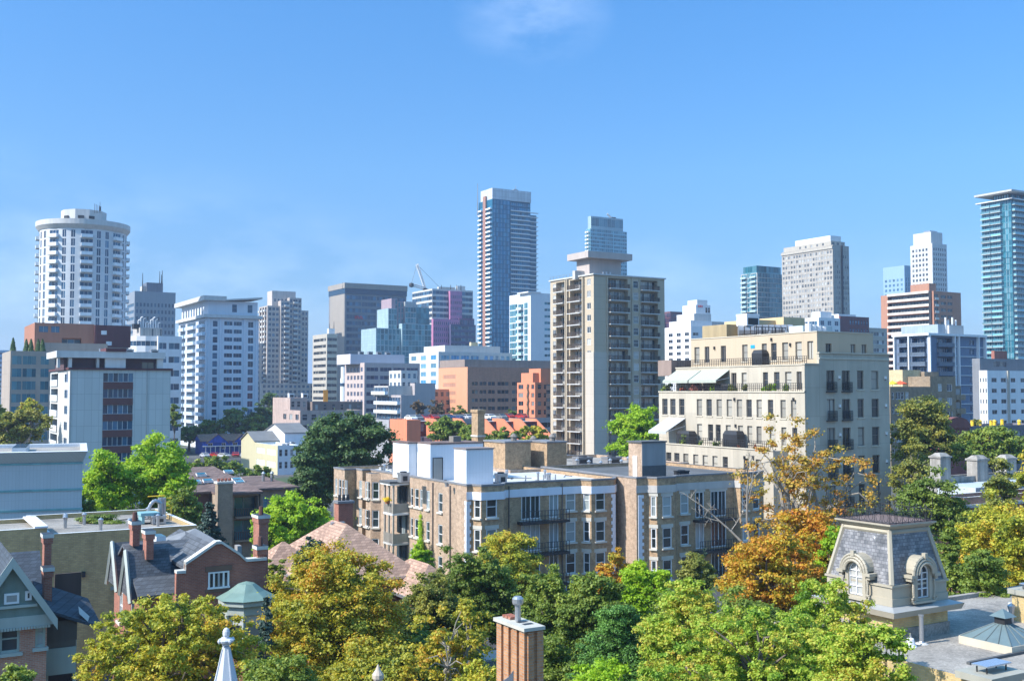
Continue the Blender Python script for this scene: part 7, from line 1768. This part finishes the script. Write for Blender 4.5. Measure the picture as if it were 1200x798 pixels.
T('maple_tree', 'dark green tree under the low right side of the pavilion cresting', 1068, 590, 720, 60, 84, lm_forest, 9000, .24, nclump=60)
T('maple_tree', 'yellow maple at the right edge over the gravel roof end', 1205, 590, 760, 90, 70, lm_ylw, 12000, .24, nclump=80)
T('small_tree', 'green shrub mass between the copper bay and the tan hipped roof', 322, 655, 760, 40, 70, lm_mid, 8000, .22, nclump=60)
# bare tree
def bare(name, label, base, tip_px, D, seed):
    r2 = random.Random(seed); root = empty(name, (base[0], base[1], 0), 0, label=label, cat='tree'); mb = MB()
    def grow(p, d, L, r, lv):
        n = 4; q = p
        for i in range(n):
            d = (d+Vr(r2)*.16); d /= np.linalg.norm(d); e = q+d*L/n; mb.tube(q, e, r*(1-.12*i), r*(1-.12*(i+1)), BARKP, 6 if r > .05 else 4, False); q = e
            if lv > 0 and i > 0:
                for _ in range(2 if lv < 3 else 1):
                    dd = d*.6+Vr(r2)*.9; dd[2] += .25; dd /= np.linalg.norm(dd); grow(q, dd, L*r2.uniform(.22, .42), r*.45, lv-1)
        if lv > 0: grow(q, d, L*.4, r*.55, lv-1)
    def Vr(r): return np.array([r.uniform(-1, 1) for _ in range(3)])
    w = np.array(tip_px)-np.array([base[0], base[1], 0]); 
    k = w/np.linalg.norm(w); grow(np.array((0, 0, 0.)), k, np.linalg.norm(w)*.80, .2, 4)
    mb.build('trunk', root)
bx_ = at(935, 720, 74); bare('bare_tree', 'leafless grey-limbed tree leaning left in front of the second brown apartment house', (bx_[0]+1.0, bx_[1]), at(873, 580, 74), 74, 4)
# middle distance
T('locust_tree', 'bright lime green tree beside the pale blue-grey metal clad building', 182, 510, 640, 122, 118, lm_lime, 30000, .34, nclump=150, cr=.13, lobes=7)
T('locust_tree', 'lime green tree nearest the metal clad building', 128, 526, 650, 76, 114, lm_lime, 16000, .32, nclump=90)
T('willow_tree', 'drooping green willow right of the lime green tree', 218, 565, 650, 50, 108, lm_mid, 12000, .28, nclump=80)
T('spruce_tree', 'blue-green spruce below the balcony block with brown roof', 246, 586, 665, 42, 100, lm_blue, 16000, .26, nclump=110, conifer=True)
T('locust_tree', 'yellow-green tree right of the balcony block with brown roof', 352, 578, 660, 96, 108, lm_lime, 26000, .30, nclump=130)
T('locust_tree', 'lime tree behind the tall red chimney of the brick gable house', 318, 596, 690, 50, 98, lm_lime, 12000, .28, nclump=70)
T('oak_tree', 'big round dark green tree left of the brown apartment house', 405, 478, 640, 142, 148, lm_dark, 52000, .40, nclump=230, cr=.11, lobes=9)
T('oak_tree', 'dark green tree lower left of the big round dark tree', 366, 512, 620, 62, 142, lm_dark, 16000, .38, nclump=90)
T('street_tree', 'small green tree between brown roof and the parking lot, left', 255, 530, 580, 70, 190, lm_mid, 9000, .45, nclump=60)
T('street_tree', 'small green tree between brown roof and yellow building', 305, 541, 580, 36, 180, lm_mid, 6000, .42, nclump=45)
GR = 'street trees at the foot of the white apartment tower'
for i, (p, yt, w, m, l) in enumerate(((222, 497, 42, lm_mid, 'leftmost of the street trees under the white tower'), (247, 490, 34, lm_mid, 'street tree left of the tallest one under the white tower'), (278, 476, 46, lm_forest, 'tallest round street tree under the white tower'), (300, 484, 40, lm_mid, 'street tree right under the white tower corner'))):
    T('street_tree', l, p, yt, 530, w, 350, m, 5000, .8, nclump=50, group=GR)
T('spruce_tree', 'dark conifer right of the white apartment tower', 315, 456, 525, 28, 355, lm_dark, 7000, .8, nclump=60)
T('street_tree', 'second dark tree beside the conifer at the white tower', 304, 468, 520, 22, 352, lm_dark, 4000, .8, nclump=40)
T('street_tree', 'brown sparse tree left of the low pink building', 341, 476, 520, 26, 330, lm_brown, 2500, .7, nclump=30)
T('street_tree', 'grey-olive tree at the left edge below the teal-windowed apartments', 22, 478, 540, 62, 190, lm_olive, 9000, .5, nclump=70, bark=BARKP)
T('street_tree', 'green tree cut by the left edge of the picture', 2, 468, 540, 30, 200, lm_mid, 5000, .5, nclump=50)
T('street_tree', 'yellow tree on the terrace of the teal-windowed apartments', 36, 466, 490, 40, 225, lm_ylw, 3500, .5, nclump=35)
T('street_tree', 'green tree between the concrete slab and the white tower', 205, 470, 520, 18, 300, lm_mid, 3000, .7, nclump=30)
T('street_tree', 'green tree in front of the orange rowhouses', 527, 489, 535, 54, 205, lm_mid, 10000, .5, nclump=70)
T('street_tree', 'green tree right of the tall brown chimney stack', 592, 500, 535, 56, 195, lm_mid, 8000, .5, nclump=60)
T('street_tree', 'low green tree left of the tall brown chimney stack', 548, 497, 530, 40, 190, lm_mid, 6000, .5, nclump=50)
T('street_tree', 'yellow-green tree before the orange apartment block', 622, 498, 530, 40, 215, lm_ylw, 5000, .5, nclump=45)
for i, (p, yt, l) in enumerate(((490, 470, 'first'), (510, 466, 'second'), (538, 474, 'third'))): T('street_tree', f'small sparse brownish tree by the salmon brick building, {l} from the left', p, yt, 496, 24, 330, lm_brown if i < 2 else lm_olive, 1500, .6, nclump=20, group='small trees before the salmon brick building')
T('street_tree', 'small dark tree against the shaded salmon building wall', 598, 478, 500, 18, 330, lm_forest, 2000, .7, nclump=25)
T('locust_tree', 'lime tree between the balcony tower and the cream condominium', 752, 472, 590, 66, 172, lm_lime, 18000, .42, nclump=100)
T('locust_tree', 'lower lime tree before the balcony tower foot', 733, 500, 580, 40, 166, lm_lime, 9000, .42, nclump=60)
T('oak_tree', 'round olive tree right of the cream condominium', 1082, 466, 560, 86, 152, lm_olive, 22000, .38, nclump=120)
T('oak_tree', 'sparse brownish tree below the round olive tree', 1072, 512, 620, 66, 128, lm_olive, 8500, .3, nclump=50, bark=BARKP)
T('oak_tree', 'dark green tree low behind the pavilion cresting', 1095, 556, 650, 92, 104, lm_forest, 16000, .3, nclump=100)
T('street_tree', 'spreading green tree behind the stone piers', 1165, 498, 565, 120, 142, lm_mid, 16000, .38, nclump=100)
T('street_tree', 'pale yellow-green tree in front of the stone piers', 1172, 532, 620, 56, 100, lm_olive, 6500, .26, nclump=60, bark=BARKP)
T('street_tree', 'small pale tree by the low grey roof with yellow vents', 1143, 487, 515, 16, 200, lm_olive, 1500, .45, nclump=20)
T('street_tree', 'bushy tree at the right edge behind the stone piers', 1212, 520, 600, 60, 110, lm_ylw, 8000, .3, nclump=60)
T('street_tree', 'green tree closing the gap beside the metal clad building', 96, 580, 650, 40, 105, lm_forest, 5000, .3, nclump=50)
# rooftop cypresses
for i, p in enumerate((15.5, 31, 36.5, 45, 50)):
    D = 250; X_, Y_, zt = at(p, 396+(i > 0)*1.5, D); zb = BTEAL.H-.6
    rng = np.random.default_rng(i); root = empty('cypress', (X_, Y_, zb), 0, label=['narrow cypress alone on the left roof corner of the teal-windowed apartments', 'cypress second from the left on the same roof', 'cypress third from the left on the same roof', 'cypress fourth from the left on the same roof', 'cypress nearest the terracotta block on the same roof'][i], cat='tree', group='cypresses on the teal-windowed apartments roof')
    n = 1400; t = rng.random(n); h = zt-zb; an = rng.uniform(0, 6.28, n); r = .85*(1-t)**.6*(.5+.5*np.minimum(t*6, 1))*rng.uniform(.5, 1, n)
    P = np.stack([r*np.cos(an), r*np.sin(an), t*h], 1); Nn = np.stack([np.cos(an), np.sin(an), np.full(n, .4)], 1)+rng.normal(size=(n, 3))*.3; Nn /= np.linalg.norm(Nn, axis=1)[:, None]
    link('crown', leaves_mesh(P, Nn, .3, lm_dark), root); MB().tube((0, 0, 0), (0, 0, h*.8), .12, .03, BARK, 6).build('trunk', root)
def shrub(name, label, loc, rx, ry, rz_, n, leaf, mat, cat='plant', group=None, seed=0):
    global rng
    rng = np.random.default_rng(seed); root = empty(name, loc, 0, label=label, cat=cat, group=group)
    k = 14; C = rng.normal(size=(k, 3))*.4; kk = rng.integers(0, k, n); v = rng.normal(size=(n, 3)); v /= np.linalg.norm(v, axis=1)[:, None]
    P = (C[kk]+v*rng.random((n, 1))**.5*.5)*np.array([rx, ry, rz_]); P[:, 2] = np.abs(P[:, 2]+rz_*.5); Nn = v+np.array([0, 0, .5]); Nn /= np.linalg.norm(Nn, axis=1)[:, None]
    link('foliage', leaves_mesh(P, Nn, leaf, mat), root); MB().tube((0, 0, 0), (0, 0, rz_*.6), .05, .03, BARK, 5).build('stem', root)
# terrace plants of the condo
b = CONDO
terr = [(781, 'low clipped hedge at the left end of the planted terrace', lm_mid, .9), (800, 'red flowering planter under the left striped awning', leafmat('red_flowers', [(.08, .12, .02), (.3, .08, .03), (.5, .1, .04)]), .5), (815, 'orange flowering planter under the striped awnings', MATS['red_flowers'], .6), (817.5, 'pink bush behind the railing between the striped awnings', leafmat('pink_bush', [(.3, .08, .08), (.4, .15, .12), (.2, .12, .06)]), 1.0), (835, 'lime bush below the right striped awning', lm_lime, .7),
        (858, 'round potted bush right of the awnings, first of the row', lm_olive, .8), (873, 'round potted bush second right of the awnings', lm_olive, .6), (895, 'lime potted bush in the middle of the planted terrace', lm_lime, .5), (901, 'ball topiary in the middle of the planted terrace', lm_mid, .7), (907, 'low lime planter right of the ball topiary', lm_lime, .6), (921.5, 'ball topiary nearest the corner of the planted terrace', lm_mid, .7)]
for i, (p, l, m, s) in enumerate(terr):
    x = .75; y = b.ly(p, x); w = b.world(x, y, zT3-.3+.5); r_ = s*.75
    shrub('terrace_plant', l, w, r_, r_*(1.8 if i in (0, 1) else 1), s*.8, 900, .16, m, group='plants along the planted terrace', seed=i)
    q = MB().lathe(0, 0, [(.22, 0), (.3, .55)], STONE, 10).build('planter', None, b.world(x, y, zT3-.35), 0); tag(q, 'stone pot under the '+' '.join(l.split()[:9]), 'planter', 'pots along the planted terrace')
for i, (p, l, m, s) in enumerate(((800, 'spiky green plant on the lower terrace', lm_mid, .8), (821, 'low green plants on the lower terrace', lm_mid, .5), (838, 'green grass pot beside the tall black covered box', lm_mid, .6), (864, 'red pot flowers right of the tall black covered box', MATS['red_flowers'], .3), (884, 'row of red pot flowers on the lower terrace', MATS['red_flowers'], .35))):
    x = -1.9; shrub('terrace_plant', l, b.world(x, b.ly(p, x), b.z(523.5, xl, 14)), s*.7, s*.9, s, 600, .15, m, group='plants on the lower terrace', seed=30+i)
shrub('flower_bunch', 'yellow flowers on the top porch rail of the brown house', WALK.world(-1.95, (WALK.L+WALK.ly(450, -1.8))/2, WALK.H-2.65), .5, .6, .35, 500, .12, leafmat('yellow_flowers', [(.7, .5, .01), (.8, .6, .02)]), seed=50)
shrub('roof_creeper', 'dark green creeper along the back of the yellow brick roof', b2.world(b2.fx(118, 8), 8, b2.H-.3), 2.0, 1.0, .35, 4000, .15, lm_forest, seed=51)
shrub('ivy', 'bright ivy climbing the side wall by the porch of the brown house', WALK.world(-.5, WALK.L*.72, 0), .6, 2.6, 3.6, 12000, .2, lm_lime, seed=52)
# ================================================================== ground, sky, air, light
m, nt, bs = newmat('ground_mix'); n1 = noise(nt, objvec(nt), .03, 4, .6); n2 = noise(nt, objvec(nt), .6, 5, .7)
c = ramp(nt, n1, [(.42, (.045, .075, .025)), (.5, (.07, .07, .06)), (.56, (.10, .10, .10))]); c = mixc(nt, 1., c, ramp(nt, n2, [(.3, (.7,)*3), (.7, (1.25,)*3)]), 'MULTIPLY'); nt.links.new(c, bs.inputs['Base Color']); bs.inputs['Roughness'].default_value = .95
MB().face([(-9000, -400, 0), (9000, -400, 0), (9000, 12000, 0), (-9000, 12000, 0)], MATS['ground_mix']).build('ground', kind='structure')
asp = plain('asphalt', (.055, .056, .06), .9, .15, .3, streak=False)
def strip(px0, D0_, ang, L, w, name, mat, z): 
    x, y, _ = at(px0, 458, D0_); MB().box(-L/2, -w/2, -.3, L/2, w/2, z, mat).build(name, None, (x, y, 0), ang, kind='structure')
strip(300, 310, G, 90, 34, 'parking_lot', asp, .008); strip(640, 200, G, 700, 14, 'street', asp, .004); strip(640, 92, G, 300, 9, 'street', asp, .004)
strip(640, 84, G, 300, 2.4, 'pavement', CONC, .13)
sun_az = (-math.cos(R(24)), -math.sin(R(24))); ELEV = R(40)
sd = bpy.data.lights.new('sun', 'SUN'); sd.energy = 4.0; sd.angle = R(.5); sd.color = (1, .955, .88)
so = bpy.data.objects.new('sun', sd); COL.objects.link(so)
from mathutils import Vector
S3 = Vector((sun_az[0]*math.cos(ELEV), sun_az[1]*math.cos(ELEV), math.sin(ELEV))); so.rotation_euler = S3.to_track_quat('Z', 'Y').to_euler(); so.location = (-50, -30, 150)
w = bpy.data.worlds.new('World'); scene.world = w; w.use_nodes = True; nt = w.node_tree; bg = nt.nodes['Background']
sky = nt.nodes.new('ShaderNodeTexSky'); sky.sky_type = 'NISHITA'; sky.sun_disc = False; sky.sun_intensity = 1; sky.sun_elevation = ELEV; sky.sun_rotation = math.atan2(sun_az[0], sun_az[1]); sky.air_density = 1.0; sky.dust_density = .5; sky.ozone_density = 2.5; sky.altitude = 100
tc = nt.nodes.new('ShaderNodeTexCoord'); mp = nt.nodes.new('ShaderNodeMapping'); mp.inputs['Scale'].default_value = (7, 7, 16); mp.inputs['Location'].default_value = (.35, .1, .25); nt.links.new(tc.outputs['Generated'], mp.inputs[0])
n = noise(nt, mp.outputs[0], 1.3, 7, .6); k = ramp(nt, n, [(.42, (0, 0, 0)), (.75, (1, 1, 1))])
def patch(px, py, lo, amt, sc=(1, 1, 1)):
    d0 = Vector(((px-600)/F, cp-((399-py)/F)*sp, sp+((399-py)/F)*cp)).normalized()
    m1 = nt.nodes.new('ShaderNodeVectorMath'); m1.operation = 'DISTANCE'; mq = nt.nodes.new('ShaderNodeVectorMath'); mq.operation = 'MULTIPLY'; mq.inputs[1].default_value = sc
    nt.links.new(tc.outputs['Generated'], mq.inputs[0]); nt.links.new(mq.outputs[0], m1.inputs[0]); m1.inputs[1].default_value = [a*c for a, c in zip(d0, sc)]
    return ramp(nt, m1.outputs['Value'], [(0, (amt,)*3), (lo, (0, 0, 0))])
pt_ = mixc(nt, 1., patch(625, 18, .075, .16, (1, 1, 1.5)), patch(340, 345, .28, .07, (.6, 1, 3)), 'ADD')
pt_ = mixc(nt, 1., pt_, patch(60, 330, .25, .09, (.7, 1, 2)), 'ADD'); pt_ = mixc(nt, 1., pt_, patch(860, 345, .2, .07, (.5, 1, 3)), 'ADD')
k = mixc(nt, 1., k, pt_, 'MULTIPLY')
hs = N(nt, 'ShaderNodeHueSaturation'); hs.inputs['Saturation'].default_value = 1.3; nt.links.new(sky.outputs[0], hs.inputs['Color']); hsc = mixc(nt, 1., hs.outputs[0], (.86, 1.0, 1.04), 'MULTIPLY')
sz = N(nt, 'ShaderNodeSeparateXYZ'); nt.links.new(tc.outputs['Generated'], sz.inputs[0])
hsc = mixc(nt, 1., hsc, ramp(nt, sz.outputs[2], [(0, (.36, .39, .50)), (.06, (.37, .40, .52)), (.12, (.46, .475, .56)), (.2, (.64, .62, .66)), (.35, (.75, .75, .78)), (.62, (2.6, 2.15, 1.65))]), 'MULTIPLY')  # horizon dimmed; overhead sky boosted and warmed as added fill for shaded walls
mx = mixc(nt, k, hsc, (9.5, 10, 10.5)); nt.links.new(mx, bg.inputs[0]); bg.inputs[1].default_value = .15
# the air between here and the far towers
m = bpy.data.materials.new('haze'); m.use_nodes = True; nt = m.node_tree; nt.nodes.remove(nt.nodes['Principled BSDF'])
pv = nt.nodes.new('ShaderNodeVolumePrincipled'); pv.inputs['Color'].default_value = (.62, .76, 1, 1); pv.inputs['Density'].default_value = .0002; pv.inputs['Anisotropy'].default_value = .2
nt.links.new(pv.outputs[0], nt.nodes['Material Output'].inputs['Volume'])
HAZE = True
if HAZE: MB().box(-9500, -450, -1.5, 9500, 12500, 210, m).build('haze', kind='stuff')
vs = scene.view_settings; vs.view_transform = 'Standard'; vs.look = 'None'; vs.exposure = .92; vs.gamma = 1
scene.cycles.max_bounces = 6; scene.cycles.volume_bounces = 0; scene.cycles.transparent_max_bounces = 4; scene.cycles.use_denoising = True
